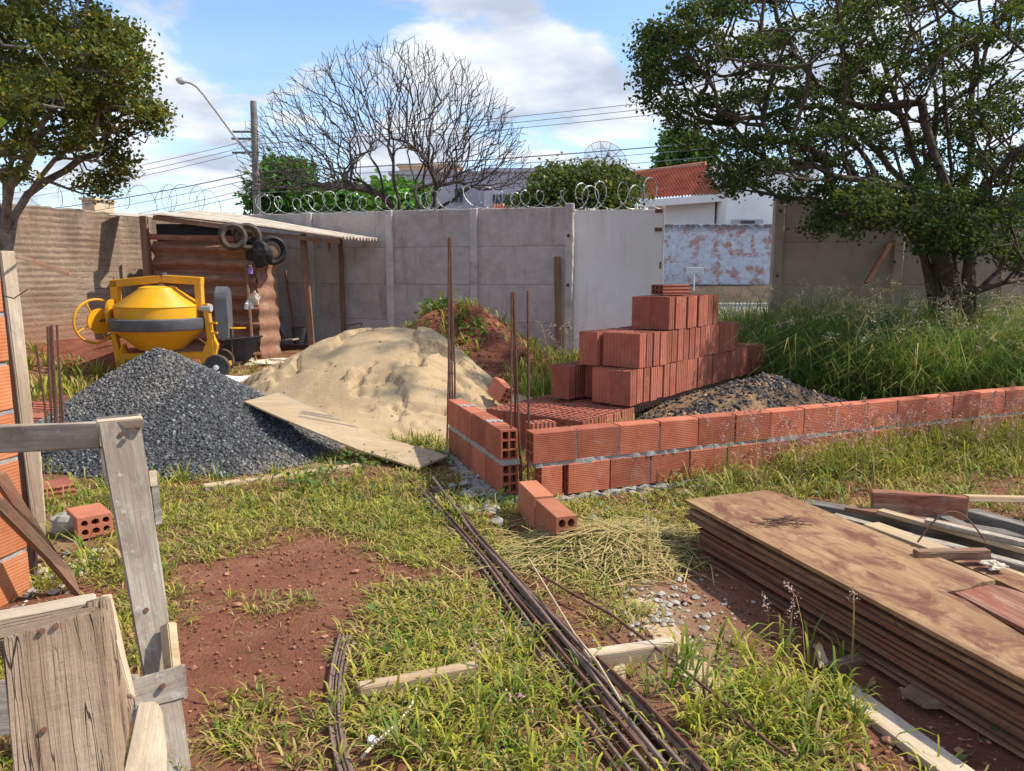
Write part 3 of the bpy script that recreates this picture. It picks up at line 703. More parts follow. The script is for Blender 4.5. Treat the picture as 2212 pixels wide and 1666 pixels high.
fa = slab('fascia', M['housewhite'], [E0 + Vector((0, -0.02, 0.0)), E1 + Vector((0, -0.02, 0.0)), E1 + Vector((0, -0.02, -0.28)), E0 + Vector((0, -0.02, -0.28))], 0.12, house)
mb = MB().box((8.15, 29.9, 0.6), (11.6, 36, 5.6)); child(mbo(mb, 'side_wall', M['housewhite']), house)
wn_ = mbo(MB().box((8.35, 29.82, 2.75), (9.55, 29.898, 3.35)), 'window', M['lamp'], None, bevel=0.01); child(wn_, house)
pn = mbo(MB().box((8.68, 29.80, 2.8), (9.22, 29.818, 3.3)), 'pane', M['glass']); child(pn, wn_)
# dish
dsh = thing('satellite_dish', W(1305, 400, 33), 'large mesh satellite dish above the bushes', 'satellite dish')
dm = Matrix.Translation(W(1303, 356, 31)) @ Matrix.Rotation(R(22), 4, 'Y') @ Matrix.Rotation(R(62), 4, 'X')
rr = 0.86; mb = MB(); prof = [(r, 0.30 * (r / rr) ** 2) for r in (0.05, 0.2, 0.42, 0.64, 0.86)]
for r, h in prof[1:]: mb.tube([(r * math.cos(t), r * math.sin(t), h) for t in np.linspace(0, 2 * math.pi, 25)], 0.014, 4, False)
for k in range(12):
    t = k * math.pi / 6; mb.tube([(r * math.cos(t), r * math.sin(t), h) for r, h in prof], 0.014, 4)
for k in range(36):
    t = k * math.pi / 18 + 0.05; mb.tube([(r * math.cos(t), r * math.sin(t), h) for r, h in prof[1:]], 0.006, 3)
for r in np.linspace(0.25, 0.84, 18): mb.tube([(r * math.cos(t), r * math.sin(t), 0.30 * (r / rr) ** 2) for t in np.linspace(0, 2 * math.pi, 21)], 0.006, 3, False)
o = obj('dish', mb.mesh('dish'), M['lamp'], None, dm); child(o, dsh)
mb = MB().tube([(0, 0, 0.02), (0, 0, 0.62)], 0.02, 6); mb.lathe([(0, 0.6), (0.07, 0.6), (0.07, 0.75), (0, 0.75)], 10)
for k in range(3):
    t = k * 2.1; mb.tube([(0.75 * math.cos(t), 0.75 * math.sin(t), 0.27), (0, 0, 0.66)], 0.012, 4)
o = obj('feed_horn', mb.mesh('feed'), M['greymetal'], None, dm); child(o, dsh)
mast_top = dm @ Vector((0, 0, -0.05))
child(mbo(MB().tube([(mast_top.x, mast_top.y + 0.05, 0.6), mast_top], 0.05, 8), 'mast', M['lamp']), dsh)

def block_building(name, x0, x1, ytop, Y, depth, mat, label, wins=(), extra=()):
    a = W(x0, ytop, Y); b = W(x1, ytop, Y)
    t = thing(name, (a.x, Y, 0.5), label, 'building')
    child(mbo(MB().box((a.x, Y, 0.4), (b.x, Y + depth, a.z)), 'wall', mat), t)
    child(mbo(MB().box((a.x - 0.15, Y - 0.15, a.z), (b.x + 0.15, Y + depth + 0.1, a.z + 0.18)), 'parapet', mat), t)
    for (u0, v0, u1, v1) in wins:
        p = W(u0, v0, Y); q = W(u1, v1, Y)
        w = child(mbo(MB().box((p.x, Y - 0.06, q.z), (q.x, Y - 0.004, p.z)), 'window', M['lamp']), t)
        pa = MB().box((p.x + 0.06, Y - 0.08, q.z + 0.06), ((p.x + q.x) / 2 - 0.03, Y - 0.062, p.z - 0.06)); child(mbo(pa, 'pane', M['glass']), w)
        pa = MB().box(((p.x + q.x) / 2 + 0.03, Y - 0.08, q.z + 0.06), (q.x - 0.06, Y - 0.062, p.z - 0.06)); child(mbo(pa, 'pane', M['glass']), w)
    return t
b1 = block_building('apartment_building', 845, 1060, 378, 44, 10, M['purplewall'], 'lilac building behind the bare tree with small windows', [(980, 405, 1002, 440), (905, 400, 925, 430)])
b2 = block_building('annex_building', 1045, 1168, 372, 38, 8, M['purplewall'], 'lilac annex with yellow window right of the bare tree', [(1062, 418, 1108, 446)])
b3 = block_building('beige_building', 862, 990, 360, 56, 8, M['beige'], 'beige block rising behind the lilac building', [(930, 362, 948, 374)])
b4 = block_building('white_house', 690, 745, 408, 48, 8, M['housewhite'], 'small white building between the green trees', [(705, 420, 722, 436)])
b5 = block_building('water_tower', 176, 203, 432, 60, 3, M['beige'], 'small beige tower above the left boundary wall', [(184, 437, 195, 444)])
lt = thing('low_roof', W(1090, 470, 30), 'low red tile roof just above the concrete wall', 'roof')
tile_roof('roof', W(1062, 462, 30), W(1160, 458, 29), W(1150, 438, 32), W(1068, 442, 33), 6, 14, M['tile'], lt)
child(mbo(MB().box((W(1064, 462, 31).x, 31, 0.4), (W(1150, 462, 31).x, 33, W(1064, 462, 31).z)), 'wall', M['beige']), lt)

# --- utility pole with street lamp and wires
PY = 21.0; pb = W(559, 585, PY); ptop = W(547, 219, PY)
up_ = thing('utility_pole', (pb.x, PY, 0), 'dark utility pole with a long street lamp arm leaning left', 'utility pole')
child(mbo(MB().tube([(pb.x, PY, 0), ((pb.x + ptop.x) / 2, PY, ptop.z / 2), ptop], [0.115, 0.10, 0.08], 10), 'pole', M['pole'], smooth=True), up_)
arm = [W(548, 345, PY), W(510, 300, PY - .1), W(470, 245, PY - .2), W(440, 205, PY - .3), W(425, 188, PY - .3), W(412, 180, PY - .35), W(398, 177, PY - .35)]
child(mbo(MB().tube(arm, 0.032, 7), 'lamp_arm', M['lamp'], smooth=True), up_)
lh = MB(); p = W(400, 177, PY - .35); q = W(382, 172, PY - .35); d = (q - p)
lh.tube([p, p + d * 0.3, p + d * 0.75, p + d * 1.1], [0.05, 0.10, 0.09, 0.03], 8); child(mbo(lh, 'lamp_head', M['lamp'], smooth=True), up_)
mb = MB(); zc = [W(550, y, PY).z for y in (285, 300, 330, 338)]
for z in zc[:3]: mb.tube([(pb.x - 0.55, PY, z), (pb.x + 0.15, PY, z)], 0.03, 5)
child(mbo(mb, 'bracket', M['pole']), up_)
WR = [(300, -120, 418, 2420, 84), (312, -120, 432, 2420, 99), (322, -120, 446, 2420, 118), (372, -120, 470, 2420, 212), (385, -120, 492, 2420, 226), (405, -120, 520, 2420, 243), (417, -120, 528, 2420, 262)]
for i, (ym, xl, yl, xr, yr) in enumerate(WR):
    m_ = W(552, ym, PY); l_ = W(xl, yl, 30); r_ = W(xr, yr, 19); pts = []
    for a, b, k in ((l_, m_, 12), (m_, r_, 20)):
        for j in range(k + 1):
            u = j / k; pt = a.lerp(b, u); pt.z -= 4 * u * (1 - u) * 0.22
            if not (pts and j == 0): pts.append(pt)
    nm = ['topmost', 'second', 'third', 'fourth', 'fifth', 'sixth', 'lowest'][i]
    tag(mbo(MB().tube(pts, 0.008 if i not in (3,) else 0.014, 4), 'overhead_wire', M['wire']), '%s of the seven overhead wires running across the sky' % nm, 'wire', 'overhead wires')

# --- razor wire
def coil(name, pts, r, pitch, label, seed, thick=0.006, barb=0.022, ax=0.8, sdf=0.6, zc=0.0):
    rg = random.Random(seed); t = thing(name, pts[0], label, 'razor wire', 'razor wire coils')
    P = [Vector(p) for p in pts]; L = [(P[i + 1] - P[i]).length for i in range(len(P) - 1)]; tot = sum(L)
    def at(s):
        for i, l in enumerate(L):
            if s <= l or i == len(L) - 1: return P[i].lerp(P[i + 1], s / l), (P[i + 1] - P[i]).normalized()
            s -= l
    n = int(tot / pitch); K = 22; line = []; rs = [r * rg.uniform(0.65, 1.2) for _ in range(n + 2)]; sh_ = [rg.uniform(-0.75, 0.75) * pitch for _ in range(n + 2)]
    mb = MB(); bb = MB()
    for i in range(n * K + 1):
        k = i / K; j = int(k); f = k - j; rad = rs[j] * (1 - f) + rs[j + 1] * f; off = sh_[j] * (1 - f) + sh_[j + 1] * f
        an = 2 * math.pi * k - math.pi / 2; c, d = at(min(max(k * pitch + off + ax * rad * math.cos(an), 0), tot)); side = Vector((-d.y, d.x, 0))
        line.append(c + side * rad * math.cos(an) * sdf + Vector((0, 0, rad + rad * math.sin(an) + zc)))
    mb.tube(line, thick, 4)
    for i in range(2, len(line) - 1):
        p = line[i]; d = (line[i + 1] - line[i - 1]).normalized(); o1 = d.cross(Vector((rg.uniform(-1, 1), rg.uniform(-1, 1), rg.uniform(-1, 1)))).normalized()
        w = d.cross(o1) * 0.002; e = barb
        bb.add([p - d * e * 0.9 + w, p + o1 * e * 0.55 - d * e * 0.3 + w, p + o1 * e * 0.55 + d * e * 0.3 + w, p + d * e * 0.9 + w, p - o1 * e * 0.55 + d * e * 0.3 + w, p - o1 * e * 0.55 - d * e * 0.3 + w], [(0, 1, 2, 3, 4, 5)])
    child(mbo(mb, 'wire', M['galv']), t); child(mbo(bb, 'blades', M['galv']), t)['kind'] = 'stuff'
    return t
coil('razor_wire', [lot(s, 0, 2.40) for s in (0.1, 3, 5.9)], 0.16, 0.25, 'silvery razor wire coil along the top of the grey concrete wall', 4, 0.0045, 0.020)
coil('razor_wire', [g0 + Vector((0, 0, 2.35)), g1 + Vector((0, 0, 2.36))], 0.225, 0.21, 'large looped razor wire coil above the white gate', 9, 0.005, 0.025)
coil('razor_wire', [BA + bt * (L * 0.60) + Vector((0, 0, 2.32)), BB + Vector((0, 0, 2.42))], 0.21, 0.30, 'thin hazy razor wire coil on top of the left block wall', 5, 0.0045, 0.016, 0.25, 1.0)

# --- shed in the corner
A_, B_, C_, D_ = W(328, 462, 11.45), W(738, 513, 12.0), W(816, 515, 12.95), W(487, 461, 13.4)
shed = thing('shed', (-4.6, 11.8, 0.1), 'lean-to shed with corrugated sheet roof and rusty brown corrugated front', 'shed')
nsh = 3; cuts_ = np.linspace(0, 1, nsh + 1)
random.seed(12)
for k in range(nsh):
    vs = []; fs = []; NU, NV = 48, 14; u0, u1 = cuts_[k], cuts_[k + 1] + 0.015
    ov = random.uniform(-0.02, 0.06); lift = 0.008 * (k % 2)
    for j in range(NV + 1):
        for i in range(NU + 1):
            u = u0 + (u1 - u0) * i / NU; v = j / NV * (1.0 + ov / 3.0)
            p = (A_ * (1 - u) + D_ * u) * (1 - v) + (B_ * (1 - u) + C_ * u) * v
            wv = 0.024 * math.sin(2 * math.pi * 4 * i / NU) + lift + 0.02 * math.sin(v * 3 + k * 1.3)
            vs.append(p + Vector((0, 0, wv)))
    n = len(vs); vs += [v - Vector((0, 0, 0.007)) for v in vs]; C = NU + 1
    for j in range(NV):
        for i in range(NU):
            q = (j*C+i, j*C+i+1, (j+1)*C+i+1, (j+1)*C+i); fs.append(q); fs.append(tuple(n + x for x in q[::-1]))
    for i in range(NU): fs.append((NV*C+i, NV*C+i+1, n+NV*C+i+1, n+NV*C+i)); fs.append((i, i+1, n+i+1, n+i))
    for j in range(NV): fs.append((j*C, (j+1)*C, n+(j+1)*C, n+j*C)); fs.append((j*C+NU, (j+1)*C+NU, n+(j+1)*C+NU, n+j*C+NU))
    o = mbo(MB().add(vs, fs), 'roof_sheet', M['fibro'], smooth=True)
    # grain runs down the sheet
    child(o, shed)
child(mbo(MB().box((-5.38, 11.86, 1.55), (-3.85, 11.875, 2.12)), 'gap_shade_sheet', M['black']), shed)  # black sheet added to stand for the shade under the roof
# loose sheet sticking out to the left
child(slab('roof_sheet', M['fibro'], [W(232, 464, 11.7), W(330, 470, 11.6), W(334, 464, 11.8), W(262, 460, 12.0)], 0.012), shed)
def corr_wall(x0, y0, x1, y1, z0, z1, pitch=0.225, amp=0.05):
    rows = int((z1 - z0) / pitch * 8); vs = []; fs = []; d = Vector((x1 - x0, y1 - y0, 0)); nr = Vector((d.y, -d.x, 0)).normalized(); K = 10
    for j in range(rows + 1):
        z = z0 + (z1 - z0) * j / rows; off = amp * math.sin(2 * math.pi * (z - z0) / pitch)
        for i in range(K + 1):
            u = i / K; vs.append((x0 + d.x * u + nr.x * (off + 0.012 * math.sin(u * 5)), y0 + d.y * u + nr.y * (off + 0.012 * math.sin(u * 5)), z + 0.01 * math.sin(u * 4)))
    n = len(vs); C = K + 1; vs += [(v[0] - nr.x * 0.007, v[1] - nr.y * 0.007, v[2]) for v in vs]
    for j in range(rows):
        for i in range(K):
            q = (j*C+i, j*C+i+1, (j+1)*C+i+1, (j+1)*C+i); fs.append(q); fs.append(tuple(n + x for x in q[::-1]))
        fs.append((j*C, (j+1)*C, n+(j+1)*C, n+j*C)); fs.append((j*C+K, (j+1)*C+K, n+(j+1)*C+K, n+j*C+K))
    for i in range(K): fs.append((rows*C+i, rows*C+i+1, n+rows*C+i+1, n+rows*C+i))
    return MB().add(vs, fs)
child(mbo(corr_wall(-5.40, 11.72, -4.30, 11.62, 1.02, 1.86), 'front_sheet', M['fibro_rust'], smooth=True), shed)
child(mbo(corr_wall(-5.40, 11.70, -3.78, 11.57, 0.12, 1.06), 'front_sheet', M['fibro_rust'], smooth=True), shed)
child(mbo(corr_wall(-4.34, 11.60, -3.80, 11.56, 0.99, 1.86), 'front_sheet', M['fibro_rust'], smooth=True), shed)
child(mbo(corr_wall(-3.79, 11.56, -3.60, 11.95, 0.10, 1.62, 0.225, 0.014), 'side_sheet', M['fibro_rust'], smooth=True), shed)
def post(name, x, y, z0, z1, w, d, mat, dxx=0.0, par=shed):
    return board(name, mat, (x, y, z0), (x + dxx, y, z1), w, d, up=(0, -1, 0), parent=par, cuts=3, rough=0.004, bevel=0.008)
post('post', -5.44, 11.56, 0.1, 2.22, 0.10, 0.09, M['wood_brown'])
post('post', -3.80, 11.66, 0.1, 2.0, 0.07, 0.07, M['wood_brown'], -0.03)
post('post', W(673, 750, 12.1).x, 12.1, 0.1, 1.98, 0.085, 0.085, M['wood_brown'], -0.08)
post('post', W(741, 720, 13.0).x, 13.0, 0.1, 1.95, 0.075, 0.06, M['wood_brown'])
post('post', W(322, 600, 11.9).x, 11.95, 0.1, 2.0, 0.05, 0.05, M['wood_brown'])
board('beam', M['wood_red'], (-5.5, 11.60, 1.92), (-3.74, 11.52, 1.88), 0.08, 0.06, up=(0, -1, 0), parent=shed)
board('beam', M['wood_brown'], W(500, 500, 11.72), W(735, 522, 12.05), 0.07, 0.06, up=(0, -1, 0), parent=shed)
board('beam', M['wood_brown'], W(330, 470, 11.5), W(560, 500, 11.7), 0.07, 0.05, up=(0, -1, 0), parent=shed)
child(mbo(MB().tube([(-3.93, 11.52, 1.5), (-3.92, 11.50, 1.0), (-3.90, 11.50, 0.35)], 0.028, 7), 'batten', M['wood_brown']), shed)
# back and inner side of the shed stand against the walls: dark sheets close the far end
child(mbo(MB().box((-5.05, 13.55, 0.1), (-4.3, 13.6, 2.0)), 'back_sheet', M['fibro_rust']), shed)

def tyre(c, R0, r, axis_rz, label, tilt=0.0, mat=None):
    mb = MB(); prof = [(R0 - r + r * 0.15, -r * 0.75), (R0 - r * 0.35, -r * 0.95), (R0, -r * 0.65), (R0 + r * 0.12, 0), (R0, r * 0.65), (R0 - r * 0.35, r * 0.95), (R0 - r + r * 0.15, r * 0.75), (R0 - r * 0.7, r * 0.55), (R0 - r * 0.55, 0), (R0 - r * 0.7, -r * 0.55), (R0 - r + r * 0.15, -r * 0.75)]
    mb.lathe(prof, 36, 'X'); mw = Matrix.Translation(c) @ Matrix.Rotation(axis_rz, 4, 'Z') @ Matrix.Rotation(tilt, 4, 'Y')
    o = obj('tyre', mb.mesh('tyre', True), mat or M['rubber'], None, mw); return tag(o, label, 'tyre')
tyre(W(503, 511, 11.15), 0.19, 0.095, R(-68), 'left of two old tyres hanging from the shed roof corner')
tyre(W(535, 512, 11.25), 0.19, 0.085, R(-68), 'right of two old tyres hanging from the shed roof corner')
wh = thing('spare_wheel', W(588, 541, 11.62), 'dark wheel with a tan hub hung at the shed opening', 'wheel')
t_ = tyre(W(588, 541, 11.62), 0.21, 0.085, R(-62), 'x', mat=M['black'])
for k in ('label', 'category'): del t_[k]
child(t_, wh)
hb = obj('hub', MB().lathe([(0, -0.05), (0.09, -0.05), (0.10, -0.02), (0.10, 0.02), (0, 0.03)], 20, 'X').mesh('hub', True), M['wood_brown'], None, Matrix.Translation(W(588, 541, 11.6)) @ Matrix.Rotation(R(-62), 4, 'Z')); child(hb, wh)
def blobmesh(c, r, seed, n=14, m=9, sq=(1, 1, 1), rough=0.25):
    rg = np.random.default_rng(seed); vs = []; fs = []
    for j in range(m + 1):
        ph = math.pi * j / m
        for i in range(n):
            t = 2 * math.pi * i / n; d = np.array([math.sin(ph) * math.cos(t), math.sin(ph) * math.sin(t), math.cos(ph)])
            k = 1 + rough * (float(vnoise(d[0] * 2 + seed, d[1] * 2 + d[2] * 1.7 + 5)) - 0.5) * 2 + rough * 0.4 * (rg.random() - 0.5)
            vs.append((c[0] + d[0] * r * sq[0] * k, c[1] + d[1] * r * sq[1] * k, c[2] + d[2] * r * sq[2] * k))
    for j in range(m):
        for i in range(n): fs.append((j*n+i, j*n+(i+1)%n, (j+1)*n+(i+1)%n, (j+1)*n+i))
    return MB().add(vs, fs)
tag(mbo(blobmesh(W(558, 547, 11.3), 0.17, 3, sq=(1, 0.7, 1.05), rough=0.4), 'black_bag', M['black'], smooth=False), 'crumpled black plastic bag hanging at the shed corner below the tyres', 'bag')
def bottle(c, r, h, label, mat, capm, tilt=0.0):
    t = thing('bottle', c, label, 'bottle'); t.matrix_world = Matrix.Translation(c) @ Matrix.Rotation(tilt, 4, 'Y')
    mbo(MB().lathe([(0, 0), (r, 0), (r, h * 0.7), (r * 0.5, h * 0.85), (r * 0.45, h)], 14), 'body', mat, t, smooth=True)
    mbo(MB().lathe([(r * 0.5, h * 0.93), (r * 0.52, h * 1.08), (0, h * 1.08)], 10), 'cap', capm, t); return t
bottle(W(541, 592, 11.42), 0.035, 0.12, 'small purple and white bottle stuck to the shed front', M['purple'], M['white'])
bottle(W(533, 668, 11.38), 0.04, 0.12, 'white bottle hanging low on the shed front', M['white'], M['white'], 0.2)
bottle(W(545, 667, 11.38), 0.032, 0.10, 'smaller white bottle beside the knotted rag', M['white'], M['white'], -0.2)
tag(mbo(blobmesh(W(551, 645, 11.40), 0.065, 8, sq=(1, 0.6, 1.3), rough=0.6), 'knotted_rag', M['cloth']), 'cream knotted rag on the edge of the shed front', 'rag')
tag(mbo(MB().lathe([(0, 0), (0.11, 0), (0.13, 0.26), (0.135, 0.27), (0.12, 0.27), (0.10, 0.02), (0, 0.02)], 20, at=tuple(W(648, 742, 12.8))), 'bucket', M['bgrey'], smooth=True), 'dark bucket standing inside the shed by the post', 'bucket')
tag(board('shovel_handle', M['wood_red'], W(640, 742, 13.1), W(615, 585, 13.2), 0.035, 0.035, up=(0, -1, 0)), 'long reddish tool handle leaning inside the shed', 'tool')
tag(board('leaning_plank', M['wood_brown'], W(605, 735, 13.0), W(578, 640, 13.2), 0.09, 0.03, up=(0, -1, 0)), 'wide brown plank leaning at the dark back of the shed', 'plank')
tag(board('leaning_plank', M['wood_grey'], W(623, 735, 12.9), W(600, 690, 13.1), 0.05, 0.03, up=(0, -1, 0)), 'short grey plank leaning in the shed', 'plank')
tag(board('shelf_plank', M['wood_grey'], W(580, 736, 12.7), W(640, 731, 12.6), 0.25, 0.03), 'low grey plank lying on the shed floor', 'plank')
tag(slab('rag_strip', M['wood_red'], [W(706, 515, 12.5), W(709, 545, 12.5), W(714, 548, 12.5), W(714, 514, 12.5)], 0.01), 'narrow brown strip hanging under the shed roof', 'strip')
tag(mbo(blobmesh(W(682, 520, 12.4), 0.05, 5, sq=(1, .6, 1)), 'hanging_rag', M['yellow']), 'small yellow rag tied under the shed roof', 'rag')
mb = MB().tube([W(735, 722, 12.75), W(752, 703, 12.7), W(782, 698, 12.7), W(775, 725, 12.6)], 0.012, 5); tag(mbo(mb, 'bent_rod', M['iron']), 'bent thin iron rod against the concrete wall by the shed', 'rod')

# ================================================================== HEAPS
def heap(name, mat, cx, cy, hfun, ext, res, label, cat, kind='stuff', sink=0.06):
    xs = np.arange(cx - ext[0], cx + ext[0] + res, res); ys = np.arange(cy - ext[1], cy + ext[1] + res, res)
    X, Y = np.meshgrid(xs, ys); Z = hfun(X, Y); G_ = gz(X, Y); Zt = np.where(Z > 0.002, G_ + Z, G_ - sink)
    nx, ny = len(xs), len(ys); ii = (np.arange(ny - 1)[:, None] * nx + np.arange(nx - 1)[None, :]).ravel()
    F = np.stack([ii, ii + 1, ii + nx + 1, ii + nx], 1); zf = Z.ravel(); keep = (zf[F] > 0.002).any(1); F = F[keep]
    V = np.stack([X.ravel(), Y.ravel(), Zt.ravel()], 1)
    used = np.unique(F); mp_ = np.zeros(len(V), int); mp_[used] = np.arange(len(used))
    return tag(obj(name, mesh_np(name, V[used], mp_[F], True), mat), label, cat, kind=kind)
def polar(cx, cy, prof):     # radius by direction: list of (angle deg, radius)
    a = np.array([p[0] for p in prof] + [prof[0][0] + 360], float); r = np.array([p[1] for p in prof] + [prof[0][1]], float)
    def f(X, Y):
        th = np.degrees(np.arctan2(Y - cy, X - cx)) % 360; th = np.where(th < a[0], th + 360, th)
        return np.hypot(X - cx, Y - cy) / np.interp(th, a, r)
    return f
# gravel
GCX, GCY, GH = -3.12, 6.72, 0.79
gpr = polar(GCX, GCY, [(0, 1.55), (45, 1.1), (90, 1.0), (135, 1.1), (180, 1.15), (225, 1.3), (270, 1.5), (315, 2.0), (335, 1.95)])
def gravel_h(X, Y):
    q = gpr(X, Y); h = GH * np.clip(1 - q, 0, 1) ** 1.08 * (1 - 0.05 * np.exp(-(q / 0.08) ** 2))
    return np.where(q < 1, h + 0.05 * (fbm(X * 2.2, Y * 2.2) - 0.47) * np.clip((1 - q) * 4, 0, 1), 0)
heap('gravel_pile', M['gravelbase'], GCX, GCY, gravel_h, (2.3, 2.3), 0.05, 'dark grey crushed stone heap with light dust in front of the yellow mixer', 'gravel pile')
def stones(hfun, cx, cy, ext, n, smin, smax, rng, colfun, sel=None):
    X = rng.uniform(cx - ext[0], cx + ext[0], n * 3); Y = rng.uniform(cy - ext[1], cy + ext[1], n * 3)
    h = hfun(X, Y); k = h > 0.004
    if sel is not None: k &= sel(X, Y)
    X, Y, h = X[k][:n], Y[k][:n], h[k][:n]; n = len(X); Z = gz(X, Y) + h
    s = rng.uniform(smin, smax, n) * (0.7 + 0.6 * rng.random(n) ** 3)
    base = np.array([(1,0,0),(-1,0,0),(0,1,0),(0,-1,0),(0,0,1),(0,0,-1)], float)
    T = np.array([(0,2,4),(2,1,4),(1,3,4),(3,0,4),(2,0,5),(1,2,5),(3,1,5),(0,3,5)])
    q = rng.normal(size=(n, 4)); q /= np.linalg.norm(q, axis=1)[:, None]; w, x, y, z = q.T
    Rm = np.stack([np.stack([1-2*(y*y+z*z), 2*(x*y-z*w), 2*(x*z+y*w)], 1), np.stack([2*(x*y+z*w), 1-2*(x*x+z*z), 2*(y*z-x*w)], 1), np.stack([2*(x*z-y*w), 2*(y*z+x*w), 1-2*(x*x+y*y)], 1)], 1)
    B = base[None] * rng.uniform(0.55, 1.25, (n, 6, 1)); V = np.einsum('nij,nkj->nki', Rm, B) * s[:, None, None] + np.stack([X, Y, Z], 1)[:, None, :]
    F = (np.arange(n) * 6)[:, None, None] + T[None]; C = np.repeat(colfun(X, Y, n), 6, 0)
    return V.reshape(-1, 3), [F.reshape(-1, 3)], C
def gcol(X, Y, n):
    v = RNG.uniform(0.03, 0.125, n) ; v = np.where(RNG.random(n) < 0.12, v * 2.4, v)
    dust = np.clip((fbm(X * 1.3 + 4, Y * 1.3) - 0.50) * 3.5 + 0.5 * np.exp(-((X - GCX - 0.25) ** 2 + (Y - GCY) ** 2) / 0.12), 0, 0.8) * RNG.random(n)
    c = np.stack([v * 0.97, v, v * 1.06], 1); return c * (1 - dust[:, None]) + np.array([0.34, 0.30, 0.25]) * dust[:, None]
V, F, C = stones(gravel_h, GCX, GCY, (2.2, 2.2), 26000, 0.011, 0.0215, RNG, gcol)
tag(obj('gravel_stones', mesh_np('gravel_stones', V, F, False, C), M['stone']), 'loose dark stone chips covering the large grey gravel heap', 'gravel', kind='stuff')
# sand
SCX, SCY, SH = -1.42, 8.25, 0.80
spr = polar(SCX, SCY, [(0, 1.75), (40, 1.4), (90, 1.2), (140, 1.6), (165, 2.0), (200, 1.95), (225, 1.9), (250, 1.95), (270, 2.1), (300, 2.15), (330, 1.9)])
def sand_h(X, Y):
    q = spr(X, Y); h = SH * (1 - sst(0.06, 1.06, q)) * 0.55 + SH * 0.45 * np.clip(1 - q, 0, 1)
    h = h + 0.10 * np.exp(-(((X - SCX - .55) / .4) ** 2 + ((Y - SCY - .1) / .5) ** 2)) * np.clip((1 - q) * 3, 0, 1)
    n = fbm(X * 1.7 + 2, Y * 1.7 + 8, 4) - 0.47; rid = np.abs(fbm(X * 2.6 + 5, Y * 2.6 + 1, 4) - 0.47)
    led = sst(0.0, 0.018, fbm(X * 1.5 + 9, Y * 2.3 + 2, 5) - 0.49)
    h = h + (0.10 * n - 0.07 * np.exp(-(rid / 0.02) ** 2) * (fbm(X * 1.1, Y * 1.1 + 20) > 0.5) + 0.075 * led) * np.clip((1 - q) * 3, 0, 1)
    return np.where(q < 1, np.maximum(h, 0.003), 0)
heap('sand_pile', M['sand'], SCX, SCY, sand_h, (2.4, 2.4), 0.025, 'large pale yellow sand heap in the middle of the yard', 'sand pile')
V, F, C = stones(sand_h, SCX, SCY, (2.1, 2.1), 420, 0.003, 0.018, RNG, lambda X, Y, n: np.array([0.36, 0.26, 0.16]) * RNG.uniform(0.5, 1.1, (n, 1)))
tag(obj('sand_clods', mesh_np('sand_clods', V, F, False, C), M['stone']), 'small darker clods scattered on the pale sand heap', 'clods', kind='stuff')
# red dirt mound
RCX, RCY = -0.75, 10.9
rpr = polar(RCX, RCY, [(0, 1.75), (90, 0.95), (180, 1.8), (225, 1.6), (270, 1.75), (315, 1.9)])
def dirt_h(X, Y):
    q = rpr(X, Y); h = 0.86 * (1 - sst(-0.05, 1.0, q)); return np.where(q < 1, h + 0.16 * (fbm(X * 3.2, Y * 3.2) - 0.47) * np.clip((1 - q) * 3, 0, 1) + 0.003, 0)
heap('dirt_mound', M['dirt'], RCX, RCY, dirt_h, (2.0, 2.0), 0.05, 'red earth mound with weeds against the concrete wall', 'dirt mound')
V, F, C = stones(dirt_h, RCX, RCY, (1.8, 1.8), 900, 0.012, 0.05, RNG, lambda X, Y, n: np.array([0.27, 0.10, 0.06]) * RNG.uniform(0.6, 1.3, (n, 1)))
tag(obj('dirt_clods', mesh_np('dirt_clods', V, F, False, C), M['stone']), 'clods of red earth on the dirt mound', 'clods', kind='stuff')
# left dirt ridge under the mixer
LCX, LCY = -5.55, 11.0
lpr = polar(LCX, LCY, [(0, 1.3), (90, 1.0), (180, 1.3), (270, 0.9)])
def dirt2_h(X, Y):
    q = lpr(X, Y); return np.where(q < 1, 0.36 * (1 - sst(0, 1, q)) + 0.10 * (fbm(X * 3, Y * 3) - 0.4) * np.clip((1 - q) * 3, 0, 1), 0)
heap('earth_ridge', M['dirt'], LCX, LCY, dirt2_h, (1.5, 1.3), 0.06, 'low red earth ridge behind the yellow mixer by the block wall', 'dirt mound')
# mixed charcoal-coloured gravel heap behind the low wall
KCX, KCY = 2.25, 6.75
kpr = polar(KCX, KCY, [(0, 1.3), (45, 1.2), (90, 0.7), (135, 0.85), (180, 1.45), (215, 1.6), (270, 0.95), (315, 1.1)])
def coal_h(X, Y):
    q = kpr(X, Y); return np.where(q < 1, 0.50 * np.clip(1 - q, 0, 1) ** 0.8 + 0.10 * (fbm(X * 2.6, Y * 2.6) - 0.45) * np.clip((1 - q) * 3, 0, 1), 0)
heap('mixed_gravel_pile', M['sandgravel'], KCX, KCY, coal_h, (1.8, 1.5), 0.04, 'small heap of black stones mixed with orange sand behind the low brick wall', 'gravel pile')
def kcol(X, Y, n):
    v = RNG.uniform(0.02, 0.09, n); c = np.stack([v, v, v * 1.08], 1); o = (RNG.random(n) < 0.12); c[o] = np.array([0.42, 0.26, 0.14]) * RNG.uniform(0.7, 1.1, (o.sum(), 1)); return c
V, F, C = stones(coal_h, KCX, KCY, (1.6, 1.3), 9000, 0.011, 0.026, RNG, kcol, sel=lambda X, Y: RNG.random(len(X)) < np.clip((fbm(X * 2.0 + 1, Y * 2.0 + 6) - 0.44) * 10 + 0.6 + (X - 2.2) * 0.7, 0.2, 1))
tag(obj('black_stones', mesh_np('black_stones', V, F, False, C), M['stone']), 'black stone chips strewn over the sandy heap behind the low wall', 'gravel', kind='stuff')

